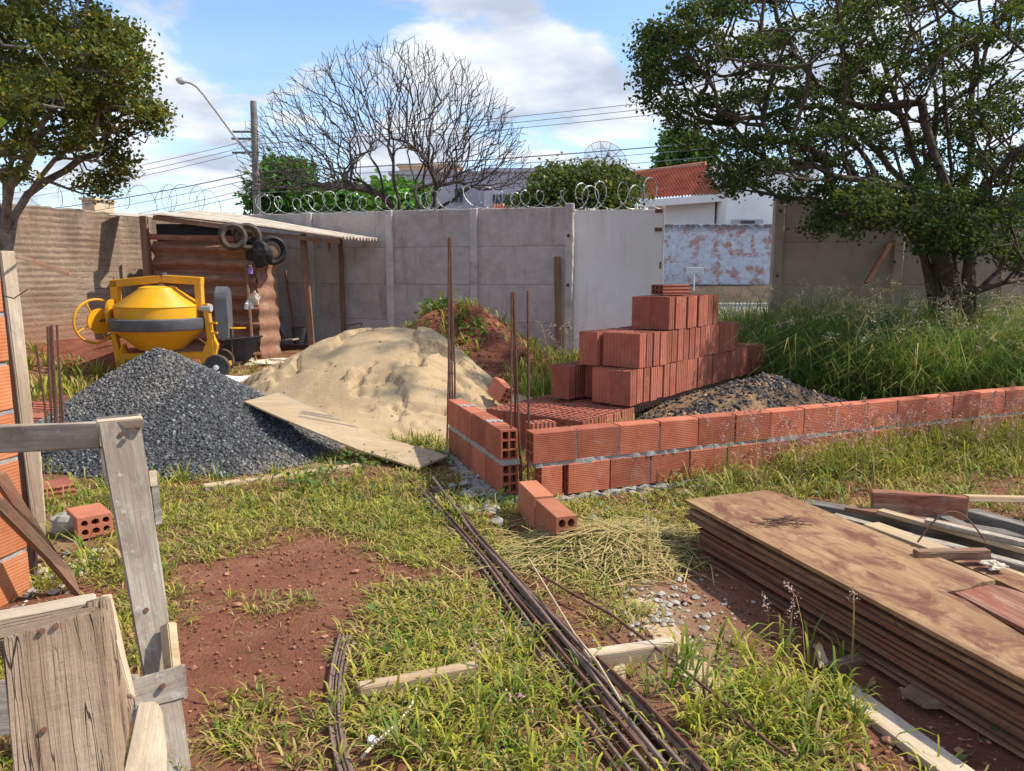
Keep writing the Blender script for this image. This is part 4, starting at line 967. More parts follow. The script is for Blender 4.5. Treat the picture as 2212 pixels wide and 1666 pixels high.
# ================================================================== BRICKS
def brick_mesh(L, Wd, H, holes, name, oct_=False, depth=0.10, wall=0.012, bothends=True, inset=0.004):
    """long axis x, width y, height z, origin at the middle; pockets in the ends: holes = (across y, up z)"""
    vs = []; fs = []; ix = {}
    def vv(p):
        k = tuple(round(c, 5) for c in p)
        if k not in ix: ix[k] = len(vs); vs.append(k)
        return ix[k]
    hx, hy, hz = L/2, Wd/2, H/2; c = inset
    ny, nz = holes
    for sg in ((1, -1) if bothends else (1,)):
        X = hx * sg; ye = np.linspace(-hy + c, hy - c, ny + 1); ze = np.linspace(-hz + c, hz - c, nz + 1)
        for i in range(ny):
            for j in range(nz):
                y0, y1, z0, z1 = ye[i], ye[i+1], ze[j], ze[j+1]; w = wall / 2
                w0 = w if i else wall * .8; w1 = w if i < ny-1 else wall * .8; u0 = w if j else wall * .8; u1 = w if j < nz-1 else wall * .8
                q = [(y0, z0), (y1, z0), (y1, z1), (y0, z1)]; p = [(y0+w0, z0+u0), (y1-w1, z0+u0), (y1-w1, z1-u1), (y0+w0, z1-u1)]
                if oct_:
                    cy_, cz_ = (p[0][0]+p[1][0])/2, (p[0][1]+p[2][1])/2; ry, rz = (p[1][0]-p[0][0])/2, (p[2][1]-p[0][1])/2
                    P8 = [(cy_ + ry*1.06*math.cos(a), cz_ + rz*1.06*math.sin(a)) for a in [math.radians(d) for d in (225, 270, 315, 0, 45, 90, 135, 180)]]
                    mids = [((q[k][0]+q[(k+1)%4][0])/2, (q[k][1]+q[(k+1)%4][1])/2) for k in range(4)]
                    Q8 = [q[0], mids[0], q[1], mids[1], q[2], mids[2], q[3], mids[3]]
                else: P8, Q8 = p, q
                n = len(P8)
                for k in range(n):
                    a, b = Q8[k], Q8[(k+1) % n]; d, e = P8[(k+1) % n], P8[k]
                    f = [vv((X, *a)), vv((X, *b)), vv((X, *d)), vv((X, *e))]; fs.append(f if sg > 0 else f[::-1])
                    f = [vv((X, *e)), vv((X, *d)), vv((X - sg*depth, *d)), vv((X - sg*depth, *e))]; fs.append(f if sg > 0 else f[::-1])
                f = [vv((X - sg*depth, *t)) for t in P8]; fs.append(f if sg > 0 else f[::-1])
    b = MB(); b.v = [tuple(v) for v in vs]; b.f = [tuple(f) for f in fs]
    # body: chamfered box sides
    x0 = -hx; ring = []
    for X in (-hx, hx):
        ring.append([(X, -hy + c, -hz), (X, hy - c, -hz), (X, hy, -hz + c), (X, hy, hz - c), (X, hy - c, hz), (X, -hy + c, hz), (X, -hy, hz - c), (X, -hy, -hz + c)])
    b.add(ring[0] + ring[1], [(k, (k+1) % 8, 8 + (k+1) % 8, 8 + k) for k in range(8)])
    for X, s in ((hx, 1), (-hx, -1)):      # rim between body and end grid
        inn = [(X, -hy + c, -hz + c), (X, hy - c, -hz + c), (X, hy - c, hz - c), (X, -hy + c, hz - c)]
        out = [(X, -hy + c, -hz), (X, hy - c, -hz), (X, hy, -hz + c), (X, hy, hz - c), (X, hy - c, hz), (X, -hy + c, hz), (X, -hy, hz - c), (X, -hy, -hz + c)]
        b.add(inn + out, [(0, 1, 5, 4), (1, 6, 5), (1, 2, 7, 6), (2, 8, 7), (2, 3, 9, 8), (3, 10, 9), (3, 0, 11, 10), (0, 4, 11)] + ([] if (bothends or s > 0) else [(0, 1, 2, 3)]))
    me = bpy.data.meshes.new(name); me.from_pydata(b.v, [], b.f)
    bm = bmesh.new(); bm.from_mesh(me); bmesh.ops.remove_doubles(bm, verts=bm.verts, dist=1e-5); bmesh.ops.recalc_face_normals(bm, faces=bm.faces); bm.to_mesh(me); bm.free()
    return me
BL, BW_, BH = 0.295, 0.115, 0.195
BM_wall = brick_mesh(BL, BW_, BH, (2, 3), 'brick_2x3'); BM_wall.materials.append(M['brick'])
BM_stack = brick_mesh(0.29, 0.113, 0.188, (2, 3), 'brick_stack', True, 0.06); BM_stack.materials.append(M['brick_pink'])
BM_round = brick_mesh(0.24, 0.115, 0.17, (2, 3), 'brick_round', True, 0.08, 0.016); BM_round.materials.append(M['brick_white'])
BM_flat = brick_mesh(0.29, 0.19, 0.105, (3, 2), 'brick_flat', True, 0.10, 0.014); BM_flat.materials.append(M['brick_pink'])
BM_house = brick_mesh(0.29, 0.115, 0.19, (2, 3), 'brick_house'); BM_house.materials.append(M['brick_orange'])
def put(me, name, c, rz, parent=None, rx=0.0, ry=0.0, scale=None):
    o = bpy.data.objects.new(name, me); COL.objects.link(o)
    mw = Matrix.Translation(Vector(c)) @ Matrix.Rotation(rz, 4, 'Z') @ Matrix.Rotation(ry, 4, 'Y') @ Matrix.Rotation(rx, 4, 'X')
    if scale: mw = mw @ Matrix.Diagonal((*scale, 1))
    o.matrix_world = mw
    if parent is not None: child(o, parent)
    return o
def lump_strip(a, b, w, h, seed, n=40, zvar=0.006, wv=0.008):
    """rough mortar bed between two points"""
    rg = random.Random(seed); a = Vector(a); b = Vector(b); d = (b - a).normalized(); s = Vector((-d.y, d.x, 0)); vs = []; fs = []
    for i in range(n + 1):
        p = a.lerp(b, i / n); wl = w / 2 + rg.uniform(-wv, wv); wr = w / 2 + rg.uniform(-wv, wv); t = h + rg.uniform(-zvar, zvar)
        vs += [p - s * wl, p - s * wl * 0.98 + Vector((0, 0, t)), p + s * wr * 0.98 + Vector((0, 0, t)), p + s * wr]
    for i in range(n):
        for k in range(3): fs.append((i*4+k, i*4+k+1, (i+1)*4+k+1, (i+1)*4+k))
    fs += [(0, 1, 2, 3), (n*4+3, n*4+2, n*4+1, n*4)]
    return MB().add(vs, fs)
random.seed(21)
# low wall running to the right
LW0 = Vector((0.13, 4.60, 0)); LWt = Vector((0.919, 0.393, 0)).normalized(); LWn = Vector((-LWt.y, LWt.x, 0)); ang = math.atan2(LWt.y, LWt.x)
lw = thing('low_brick_wall', LW0, 'long two-course unfinished brick wall running to the right edge', 'wall')
ZB = 0.005
for r in range(2):
    zc = ZB + 0.022 + BH / 2 + r * (BH + 0.022); s = 0.0 if r else -0.06
    if r == 0: s = 0.10
    k = 0
    while s < 5.6:
        Lb = BL
        if r == 0 and k == 0:
            o = put(BM_wall, 'brick', LW0 + LWt * (s - 0.04 + 0.07) + LWn * (BW_/2) + Vector((0, 0, zc)), ang, lw, scale=(0.48, 1, 1)); s += 0.12; k += 1
            s = 0.245; continue
        o = put(BM_wall, 'brick', LW0 + LWt * (s + Lb/2) + LWn * (BW_/2 + random.uniform(-.004, .004)) + Vector((0, 0, zc + random.uniform(-.002, .002))), ang + random.uniform(-.012, .012) + (math.pi if random.random() < .5 else 0), lw, rx=random.uniform(-.01, .01)); k += 1
        # joint: partly filled
        if random.random() < 0.75:
            jm = lump_strip((0, -BW_/2 + random.uniform(0.004, 0.012), 0), (0, BW_/2 - 0.006, 0), 0.012, BH * random.uniform(0.8, 0.98), k + r * 50, 6, 0.004, 0.002)
            jo = mbo(jm, 'mortar_joint', M['mortar']); jo.matrix_world = Matrix.Translation(LW0 + LWt * (s + Lb + 0.007) + LWn * (BW_/2) + Vector((0, 0, zc - BH/2))) @ Matrix.Rotation(ang, 4, 'Z'); child(jo, lw)
        s += Lb + 0.013
child(mbo(lump_strip(LW0 + LWn * BW_/2 + LWt * 0.02 + Vector((0, 0, ZB + 0.022 + BH - 0.006)), LW0 + LWn * BW_/2 + LWt * 5.6 + Vector((0, 0, ZB + 0.022 + BH - 0.006)), BW_ - 0.006, 0.034, 5, 160, 0.004, 0.007), 'mortar_bed', M['mortar']), lw)
child(mbo(lump_strip(LW0 + LWn * BW_/2 + Vector((0, 0, -0.12)), LW0 + LWn * BW_/2 + LWt * 5.6 + Vector((0, 0, -0.12)), BW_ + 0.10, 0.135, 6, 160, 0.014, 0.035), 'footing', M['mortar']), lw)
# short return wall
RW0 = Vector((-0.06, 4.66, 0)); RWt = Vector((-0.345, 0.939, 0)).normalized(); RWn = Vector((RWt.y, -RWt.x, 0)); ang2 = math.atan2(RWt.y, RWt.x)
rw = thing('brick_return_wall', RW0, 'short two-course brick wall end pointing away, beside the rebar column', 'wall')
for r in range(2):
    zc = ZB + 0.022 + BH / 2 + r * (BH + 0.024)
    s = 0.02
    for k in range(4):
        put(BM_wall, 'brick', RW0 + RWt * (s + BL/2) + RWn * (BW_/2 + random.uniform(-.004, .004)) + Vector((0, 0, zc)), ang2 + random.uniform(-.015, .015), rw)
        jm = lump_strip((0, -BW_/2 - 0.001, 0), (0, BW_/2 - 0.004, 0), 0.016, BH * random.uniform(0.9, 1.0), k + r * 9 + 70, 6, 0.004, 0.003)
        jo = mbo(jm, 'mortar_joint', M['mortar']); jo.matrix_world = Matrix.Translation(RW0 + RWt * (s + BL + 0.008) + RWn * (BW_/2) + Vector((0, 0, zc - BH/2))) @ Matrix.Rotation(ang2, 4, 'Z'); child(jo, rw)
        s += BL + 0.016
        if r == 0 and k == 3: pass
child(mbo(lump_strip(RW0 + RWn * BW_/2 + RWt * 0.01 + Vector((0, 0, ZB + 0.022 + BH - 0.004)), RW0 + RWn * BW_/2 + RWt * 1.24 + Vector((0, 0, ZB + 0.022 + BH - 0.004)), BW_ + 0.004, 0.032, 15, 50, 0.004, 0.006), 'mortar_bed', M['mortar']), rw)
child(mbo(lump_strip(RW0 + RWn * BW_/2 + RWt * -0.06 + Vector((0, 0, -0.12)), RW0 + RWn * BW_/2 + RWt * 1.3 + Vector((0, 0, -0.12)), BW_ + 0.16, 0.14, 16, 50, 0.02, 0.05), 'footing', M['mortar']), rw)
for k, s in enumerate((0.33, 0.95)):
    child(mbo(lump_strip(RW0 + RWn * 0.005 + RWt * s + Vector((0, 0, ZB + 2*BH + 0.044)), RW0 + RWn * (BW_ - 0.005) + RWt * (s - 0.03) + Vector((0, 0, ZB + 2*BH + 0.044)), 0.07, 0.006, 80 + k, 6, 0.002, 0.02), 'mortar_smear', M['mortar']), rw)
# loose mortar crumbs at the foot
def rubble(name, label, cen, n, spread, s0, s1, col, seed, cat='rubble'):
    rg = np.random.default_rng(seed); X = cen[0] + rg.normal(size=n) * spread[0]; Y = cen[1] + rg.normal(size=n) * spread[1]
    hf = lambda x, y: np.full(len(x), 0.012)
    V = []; parts = []
    st = rg.uniform(s0, s1, n) * (0.5 + rg.random(n) ** 2)
    base = np.array([(1,0,0),(-1,0,0),(0,1,0),(0,-1,0),(0,0,.7),(0,0,-.7),(.7,.7,.3),(-.6,.6,-.3),(.6,-.6,.4),(-.7,-.7,.2)], float)
    for i in range(n):
        b = base * rg.uniform(0.7, 1.2, (10, 1)) * st[i]; t = rg.uniform(0, 6.3); b = b @ np.array([[math.cos(t), -math.sin(t), 0], [math.sin(t), math.cos(t), 0], [0, 0, 1]])
        V.append(b + np.array([X[i], Y[i], gzf(X[i], Y[i]) + st[i] * 0.35]))
    bm = bmesh.new(); me = bpy.data.meshes.new(name); allv = []; 
    for b in V:
        vs = [bm.verts.new(p) for p in b]; bmesh.ops.convex_hull(bm, input=vs)
    bm.to_mesh(me); bm.free(); me.materials.append(col)
    o = bpy.data.objects.new(name, me); COL.objects.link(o); return tag(o, label, cat, kind='stuff')
rubble('mortar_crumbs', 'grey mortar crumbs fallen at the foot of the short return wall', (-0.22, 4.75), 90, (0.10, 0.25), 0.012, 0.04, M['mortar'], 3)
rubble('mortar_crumbs', 'grey mortar crumbs along the foot of the long low wall', (1.0, 4.82), 110, (0.6, 0.22), 0.01, 0.03, M['mortar'], 4)
M['pebble'] = m_plain('pale_rubble', (0.28, 0.245, 0.20), (0.46, 0.42, 0.36), 9, 0.9, 0.5)
rp = GP(1440, 1318); rubble('pale_rubble', 'pale stone rubble patch on the ground left of the plywood stack', (rp.x, rp.y), 260, (0.14, 0.17), 0.005, 0.017, M['pebble'], 5)
rp = GP(90, 1250); rubble('pale_rubble', 'pale mortar rubble at the foot of the left house wall', (rp.x + 0.05, rp.y), 120, (0.10, 0.20), 0.006, 0.025, M['pebble'], 6)
M['redpeb'] = m_plain('red_pebble', (0.30, 0.12, 0.07), (0.45, 0.24, 0.16), 9, 0.9, 0.5)
rubble('red_pebbles', 'small reddish pebbles scattered over the bare foreground earth', (0.2, 2.9), 380, (1.1, 0.8), 0.005, 0.018, M['redpeb'], 7)
rp = GP(1900, 1580); rubble('dark_pebbles', 'small stones scattered on the bare earth below the plywood stack', (rp.x, rp.y), 160, (0.28, 0.2), 0.005, 0.02, M['redpeb'], 8)

# two bricks on edge jutting out from the corner
t0, t1 = GP(1140, 1036, 0.19), GP(1222, 1112, 0.19); td = (t1 - t0); td.z = 0; tn = td.normalized(); a3 = math.atan2(tn.y, tn.x)
BM_edge = brick_mesh(0.33, 0.115, 0.19, (2, 3), 'brick_edge', True); BM_edge.materials.append(M['brick_smooth'])
for k, lb in enumerate(('smooth orange brick on edge, the one touching the low wall corner', 'smooth orange brick on edge, the nearer of the two with its holes showing')):
    c = t0 + tn * (0.165 + k * 0.335); tag(put(BM_edge, 'brick', (c.x + k * .01, c.y, gzf(c.x, c.y) + 0.093), a3 + k * 0.03), lb, 'brick')
# odd bricks
c = W(1082, 845, 7.3); tag(put(BM_round, 'brick', c, R(-60), ry=R(18), rx=R(-20)), 'hollow brick lying tilted on the right edge of the sand heap', 'brick')
c = GP(1168, 925, 0.18); c = GP(1168, 905, 0.38); tag(put(BM_stack, 'brick', (c.x, c.y, 0.36 - 0.145), R(25), ry=R(90)), 'single upright brick with open cells just behind the low wall corner', 'brick')
c = GP(190, 1160, 0.0); tag(put(BM_round, 'brick', (c.x, c.y + 0.03, gzf(c.x, c.y) + 0.075), R(-48), rx=R(90)), 'broken round-holed brick crusted with white mortar on the grass at left', 'brick')
tag(mbo(blobmesh((c.x - 0.10, c.y + 0.02, gzf(c.x, c.y) + 0.06), 0.085, 4, sq=(1.15, 0.9, 0.75), rough=0.3), 'mortar_lump', M['pebble']), 'white mortar lump stuck to the broken brick at left', 'mortar lump')
c = GP(100, 1080, 0.0); tag(put(BM_flat, 'brick', (c.x, c.y, gzf(c.x, c.y) + 0.055), R(40)), 'orange brick lying flat at the foot of the left rebar column', 'brick')
for k, (x, y, rz, tl) in enumerate(((95, 905, 20, 8), (135, 905, -15, -6), (85, 888, 60, 12))):
    c = GP(x, y, 0.05); tag(put(BM_flat, 'broken_brick', (c.x, c.y, gzf(c.x, c.y) + 0.06 + 0.05 * (k == 2)), R(rz), ry=R(tl), scale=(0.75, 1, 0.7)), ('broken brick nearest the left boards beside the gravel heap', 'broken brick touching the left foot of the gravel heap', 'pale broken brick on top of the two by the gravel heap')[k], 'brick')

# stacked bricks: every brick of the stack
SU = Vector((0.62, 0.785, 0)).normalized(); SVv = Vector((-SU.y, SU.x, 0)); S0 = Vector((0.985, 6.30, 0)); aS = math.atan2(SU.y, SU.x)
random.seed(33); cnt_ = 0
LAY = [(-0.01, -0.72, 5, 9, 'bottom'), (0.305, 0.0, 4, 26, 'second'), (0.60, 0.15, 3, 18, 'third'), (0.895, 0.66, 2, 9, 'top')]
for li, (z, u0, nv, nu, nm) in enumerate(LAY):
    for i in range(nu):
        for j in range(nv):
            uo = 0.0
            if li == 1 and j == 2 and i < 1: continue
            if li == 1 and j >= 3 and i > 9: continue
            if li == 0 and j == 0 and i > 6: continue
            if li == 2 and i < 1 and j == 1: uo = 0.02
            jit = 0.008
            p = S0 + SU * (u0 + 0.0575 + i * 0.1165 + (0.06 if (li == 1 and j == 2) else 0) + (-0.06 if (li in (1, 2) and j == nv - 1) else 0) + random.uniform(-jit, jit)) + SVv * (0.096 + j * 0.194 + random.uniform(-jit, jit))
            dz = -0.14 * (i > 20) * (li == 1) if False else 0
            o = put(BM_stack, 'stacked_brick', (p.x, p.y, z + 0.147 + random.uniform(-0.004, 0.004)), aS + math.pi / 2 + random.uniform(-.03, .03), rx=0.0, ry=R(90))
            o.rotation_mode = 'QUATERNION'; cnt_ += 1
            tag(o, 'red clay brick standing on end in the %s layer of the brick stack' % nm, 'brick', 'bricks stacked on end, %s layer' % nm)
pt = S0 + SU * 1.05 + SVv * 0.20
for k, (dv, dz, nm) in enumerate(((0.0, 0.0, 'lower'),)):
    p = pt + SVv * dv; tag(put(BM_flat, 'brick', (p.x, p.y, 1.195 + 0.05 + dz * 0.98), R(24) + R(4) * k, scale=(1, 1, 0.92)), 'single hollow brick lying flat on the very top of the stack', 'brick')

# ================================================================== REBAR
def rebar_column(name, label, feet, tops, zf, r, ties, par_mat='rust'):
    c = sum((Vector(f) for f in feet), Vector()) / len(feet); t = thing(name, (c.x, c.y, 0), label, 'rebar column'); random.seed(len(label))
    for f, tp in zip(feet, tops):
        f = Vector(f); tp = Vector(tp); m1 = f.lerp(tp, 0.4) + Vector((random.uniform(-.01, .01), random.uniform(-.01, .01), 0)); m2 = f.lerp(tp, 0.75)
        child(mbo(MB().tube([f, m1, m2, tp], r, 6), 'bar', M[par_mat], smooth=True), t)
    for z in ties:
        pts = []
        for f, tp in zip(feet, tops):
            f = Vector(f); tp = Vector(tp); u = (z - f.z) / (tp.z - f.z); pts.append(f.lerp(tp, u))
        pts.append(pts[0]); child(mbo(MB().tube(pts, 0.0032, 5, False), 'stirrup', M[par_mat]), t)
    return t
def zcol(x, y, Y): return W(x, y, Y)
f = [W(965, 958, 6.05), W(984, 960, 5.95), W(973, 950, 6.1), W(979, 952, 6.12)]
for v in f: v.z = -0.03
rebar_column('rebar_column', 'tall rusty rebar bundle at the far end of the short brick wall', f, [W(970, 512, 6.05), W(973, 514, 6.0), W(969, 516, 6.08), W(974, 540, 6.08)], 0, 0.0085, (0.34, 0.62))
f = [Vector((0.0, 4.72, -0.02)), Vector((0.07, 4.74, -0.02)), Vector((0.03, 4.80, -0.02)), Vector((0.055, 4.79, -0.02))]
rebar_column('rebar_column', 'slim rusty rebar bundle between the two brick walls', f, [W(1105, 632, 4.75), W(1109, 630, 4.76), W(1112, 634, 4.8), W(1107, 640, 4.8)], 0, 0.0075, (0.2, 0.4))
o = mbo(MB().tube([(0.105, 4.86, -0.02), (0.107, 4.86, 0.6), W(1140, 628, 4.86)], 0.0085, 6), 'rebar', M['rust'], smooth=True)
tag(o, 'single upright rusty rebar just left of the long wall', 'rebar')
f = [W(112, 1010, 5.6), W(128, 1015, 5.5), W(140, 1012, 5.55), W(122, 1005, 5.65), W(134, 1008, 5.62)]
for v in f: v.z = -0.02
rebar_column('rebar_column', 'cluster of rusty upright rebar beside the left boards', f, [W(103, 706, 5.6), W(112, 702, 5.5), W(123, 702, 5.55), W(108, 705, 5.65), W(128, 775, 5.62)], 0, 0.0085, (0.12, 0.3))
f = W(105, 960, 5.7); f.z = -0.02
tag(mbo(MB().tube([f, f.lerp(W(78, 746, 5.7), .5) + Vector((.01, 0, 0)), W(78, 746, 5.7)], 0.008, 6), 'rebar', M['rust'], smooth=True), 'thin leaning rebar left of the rusty cluster', 'rebar')
f = W(700, 810, 10.6) ; a_ = W(512, 798, 10.5); a_.z = 0.05
tag(mbo(MB().tube([W(504, 808, 10.4), W(500, 733, 10.4)], 0.007, 5), 'rebar', M['rust']), 'thin rebar stake in front of the wheelbarrow', 'rebar')

# bars lying on the ground
random.seed(5)
def gpts(pl, z=0.0):
    out = []
    for x, y in pl:
        p = GP(x, y, 0.02); p = Vector((p.x, p.y, gzf(p.x, p.y) + z)); out.append(p)
    return out
BUN = [((885, 1040), (1340, 1690)), ((893, 1062), (1365, 1690)), ((905, 1058), (1400, 1690)), ((920, 1068), (1420, 1690)), ((935, 1045), (1440, 1690)), ((945, 1040), (1462, 1690)), ((955, 1050), (1478, 1690)), ((912, 1075), (1490, 1690)), ((948, 1070), (1505, 1690)), ((965, 1085), (1515, 1690)), ((940, 1080), (1450, 1690)), ((975, 1095), (1525, 1690)), ((930, 1055), (1535, 1700)), ((1000, 1140), (1475, 1690))]
for k, (a, b) in enumerate(BUN):
    n = 9; pl = []
    for i in range(n + 1):
        u = i / n; q0 = GP(*a); q1 = GP(*b); p = q0.lerp(q1, u)
        # bars pinch together where they are tied
        mid = GP(930, 1060).lerp(GP(1460, 1690), u); pin = math.exp(-((u - 0.42) / 0.25) ** 2) * 0.45
        p = p.lerp(mid, pin); p.x += math.sin(u * 7 + k) * 0.004
        pl.append(Vector((p.x, p.y, gzf(p.x, p.y) + 0.012 + 0.010 * (k % 5) + 0.006 * math.sin(u * 9 + k * 2))))
    tag(mbo(MB().tube(pl, 0.0078 if k % 4 else 0.0095, 6), 'steel_rod', M['rust_grey'] if k % 3 else M['rust'], smooth=True), 'rusty steel rod in the long bundle lying through the grass', 'steel rod', 'rods of the long bundle on the ground')
for k, (ox, oy) in enumerate(((0, 0), (8, 3), (15, 8), (22, 14), (-6, -4))):
    pl = [(742 + ox, 1370 + oy), (728 + ox, 1420), (718 + ox, 1480), (717 + ox, 1550), (728 + ox, 1620), (748 + ox, 1690)]
    p3 = gpts(pl, 0.015 + 0.006 * (k % 3)); sm = []
    for i in range(len(p3) - 1):
        for u in (0, 0.33, 0.66):
            pm, p0, p1, p2 = p3[max(i - 1, 0)], p3[i], p3[i + 1], p3[min(i + 2, len(p3) - 1)]
            sm.append(0.5 * ((2 * p0) + (p1 - pm) * u + (2 * pm - 5 * p0 + 4 * p1 - p2) * u * u + (-pm + 3 * p0 - 3 * p1 + p2) * u ** 3))
    sm.append(p3[-1])
    tag(mbo(MB().tube(sm, 0.0055, 6), 'bent_rod', M['rust_grey'], smooth=True), 'thin rod in the curved bundle at the bottom centre left', 'steel rod', 'curved rods in the bottom grass')
pl = gpts([(1140, 1235), (1230, 1290), (1320, 1340), (1450, 1440), (1560, 1535), (1660, 1620), (1700, 1650)], 0.05)
tag(mbo(MB().tube(pl, 0.006, 6), 'steel_rod', M['rust'], smooth=True), 'single thin rod crossing the short timber offcut right of the bundle', 'steel rod')
pl = gpts([(1140, 1232), (1180, 1300), (1240, 1400), (1290, 1470), (1340, 1560)], 0.09)
tag(mbo(MB().tube(pl, 0.005, 5), 'dry_stick', M['wood_tan']), 'thin tan stick lying over the rod bundle', 'stick')
pl = gpts([(905, 1480), (890, 1530), (860, 1570), (810, 1610), (780, 1640)], 0.03)
tag(mbo(MB().tube(pl, 0.005, 5), 'dry_stick', M['wood_pale']), 'pale curved dry stem on the bottom grass', 'stick')

# ================================================================== PLANKS ON THE GROUND
def gboard(name, mat, a, b, w, t, label, cat='plank', za=0.0, zb=0.0, up=(0, 0, 1), **k):
    p = GP(a[0], a[1], za + t); q = GP(b[0], b[1], zb + t)
    p.z = gzf(p.x, p.y) + za + t; q.z = gzf(q.x, q.y) + zb + t
    return tag(board(name, mat, p, q, w, t, up=up, **k), label, cat)
# long thin board between gravel and sand
vs = []; fs = []; P0 = [(565, 862, .36), (640, 895, .30), (720, 930, .20), (800, 962, .11), (880, 985, .06), (935, 1002, .045)]
ctr = [GP(x, y, z) for x, y, z in P0]
for i, p in enumerate(ctr):
    d = (ctr[min(i + 1, 5)] - ctr[max(i - 1, 0)]); d.z = 0; d.normalize(); s = Vector((-d.y, d.x, 0)) * 0.155
    for sgn, zz_ in ((-1, 0), (1, 0.035)): vs += [p + s * sgn + Vector((0, 0, zz_)), p + s * sgn + Vector((0, 0, zz_ - 0.014))]
for i in range(5):
    a, b = i * 4, (i + 1) * 4; fs += [(a, b, b+2, a+2), (a+1, a+3, b+3, b+1), (a, a+1, b+1, b), (a+2, b+2, b+3, a+3)]
fs += [(0, 2, 3, 1), (20, 21, 23, 22)]
tag(mbo(MB().add(vs, fs), 'thin_board', M['wood_tan'], smooth=True), 'long bowed tan board between the gravel heap and the sand heap', 'board')
gboard('plank', M['wood_tan'], (440, 1048), (778, 1004), 0.09, 0.03, 'narrow tan plank lying along the front of the gravel heap')
gboard('timber_offcut', M['wood_tan'], (775, 1478), (1030, 1434), 0.05, 0.05, 'pointed tan timber stake lying in the bottom grass', 'timber', cuts=2, rough=0.002)
gboard('timber_offcut', M['wood_pale'], (1265, 1405), (1458, 1378), 0.055, 0.06, 'short grey-white timber block under the single rod', 'timber')
gboard('plank', M['wood_pale'], (1822, 1470), (2120, 1690), 0.10, 0.028, 'pale plank lying on bare earth at the bottom right', cuts=3, rough=0.002)
gboard('timber_offcut', M['wood_brown'], (1790, 1425), (1900, 1400), 0.05, 0.03, 'brown stick poking out from under the plywood stack', 'timber')
tag(slab('ply_scrap', M['wood_brown'], [GP(1945, 1490, 0.03), GP(1985, 1465, 0.03), GP(2060, 1500, 0.03), GP(2055, 1522, 0.03), GP(2000, 1522, 0.03)], 0.018), 'small five-sided plywood scrap on bare earth', 'plywood scrap')
tag(slab('ply_scrap', M['wood_tan'], [GP(1760, 1395, 0.03), GP(1775, 1390, 0.03), GP(1790, 1430, 0.03), GP(1770, 1440, 0.03)], 0.012), 'thin tan scrap standing in the grass by the plywood stack', 'plywood scrap')
tag(slab('ply_scrap', M['wood_tan'], [GP(1305, 1445, 0.01), GP(1350, 1432, 0.02), GP(1352, 1468, 0.01), GP(1325, 1475, 0.01)], 0.01), 'small tan scrap right of the rod bundle', 'plywood scrap')
gboard('plank', M['wood_tan'], (1380, 1290), (1560, 1520), 0.13, 0.02, 'half-buried sandy plank left of the plywood stack', za=-0.012, zb=-0.012)
gboard('timber_offcut', M['wood_red'], (1005, 1108), (1062, 1106), 0.05, 0.03, 'small reddish timber piece at the foot of the return wall', 'timber')

# ================================================================== PLYWOOD STACK
random.seed(8)
PL0, PL3 = GP(1478, 1081, 0.25), GP(2230, 1470, 0.25); pd = (PL3 - PL0); pd.z = 0; pd.normalize(); ps = Vector((-pd.y, pd.x, 0))
PLW = 0.56
sheets = 11
for k in range(sheets):
    z = 0.235 - k * 0.021; a = PL0 + pd * (0.02 + random.uniform(-.01, .06) + 0.02 * k) + ps * (random.choice((-0.03, -0.012, 0.0, 0.004, 0.02)) + random.uniform(-0.008, 0.008)); b = PL0 + pd * 3.0
    w = PLW + random.uniform(-.02, .03); cen = ps * (w / 2)
    if k == 0: continue
    o = board('plywood_sheet', M['ply'] if k < 2 else M['ply_side'], (a.x + cen.x, a.y + cen.y, z), (b.x + cen.x, b.y + cen.y, z), w, random.choice((0.014, 0.0165, 0.019)), bevel=0.001, cuts=8, rough=0.004)
    tag(o, 'worn brown plywood sheet, %s from the top of the thick stack' % ('second', 'third', 'fourth', 'fifth', 'sixth', 'seventh', 'eighth', 'ninth', 'tenth', 'eleventh')[k - 1], 'plywood sheet', 'sheets under the top of the plywood stack')
q = lambda x, y: GP(x, y, 0.252)
tag(slab('plywood_sheet', M['ply'], [q(1478, 1079), q(2230, 1478), q(2320, 1440), q(2085, 1295), q(2043, 1279), q(2090, 1272), q(2120, 1258), q(2151, 1253), q(1720, 1077), q(1660, 1058)], 0.018, bevel=0.001, away=True), 'large golden brown top sheet of the plywood stack with a broken notch', 'plywood sheet')
tag(slab('plywood_sheet', M['wood_red'], [q(2062, 1280), q(2240, 1372), q(2240, 1290), q(2170, 1268), q(2140, 1262)], 0.016, bevel=0.001), 'reddish broken sheet end at the right edge of the plywood stack', 'plywood sheet')
for k, (px, py) in enumerate(((1930, 1185),)): pass
# nails on the top sheet
c0 = GP(1690, 1128, 0.262)
for k in range(38):
    a = random.gauss(0.25, 0.45); L_ = random.uniform(0.022, 0.036); x = c0.x + random.gauss(0, 0.05); y = c0.y + random.gauss(0, 0.035); z = 0.257 + random.uniform(0, 0.012)
    d = Vector((math.cos(a), math.sin(a), random.uniform(-.05, .05))) * L_
    tag(mbo(MB().tube([Vector((x, y, z)) - d, Vector((x, y, z)) + d], 0.0028, 5), 'nail', M['rust']), 'rusty nail in the small pile on the top plywood sheet', 'nail', 'nails on the plywood')
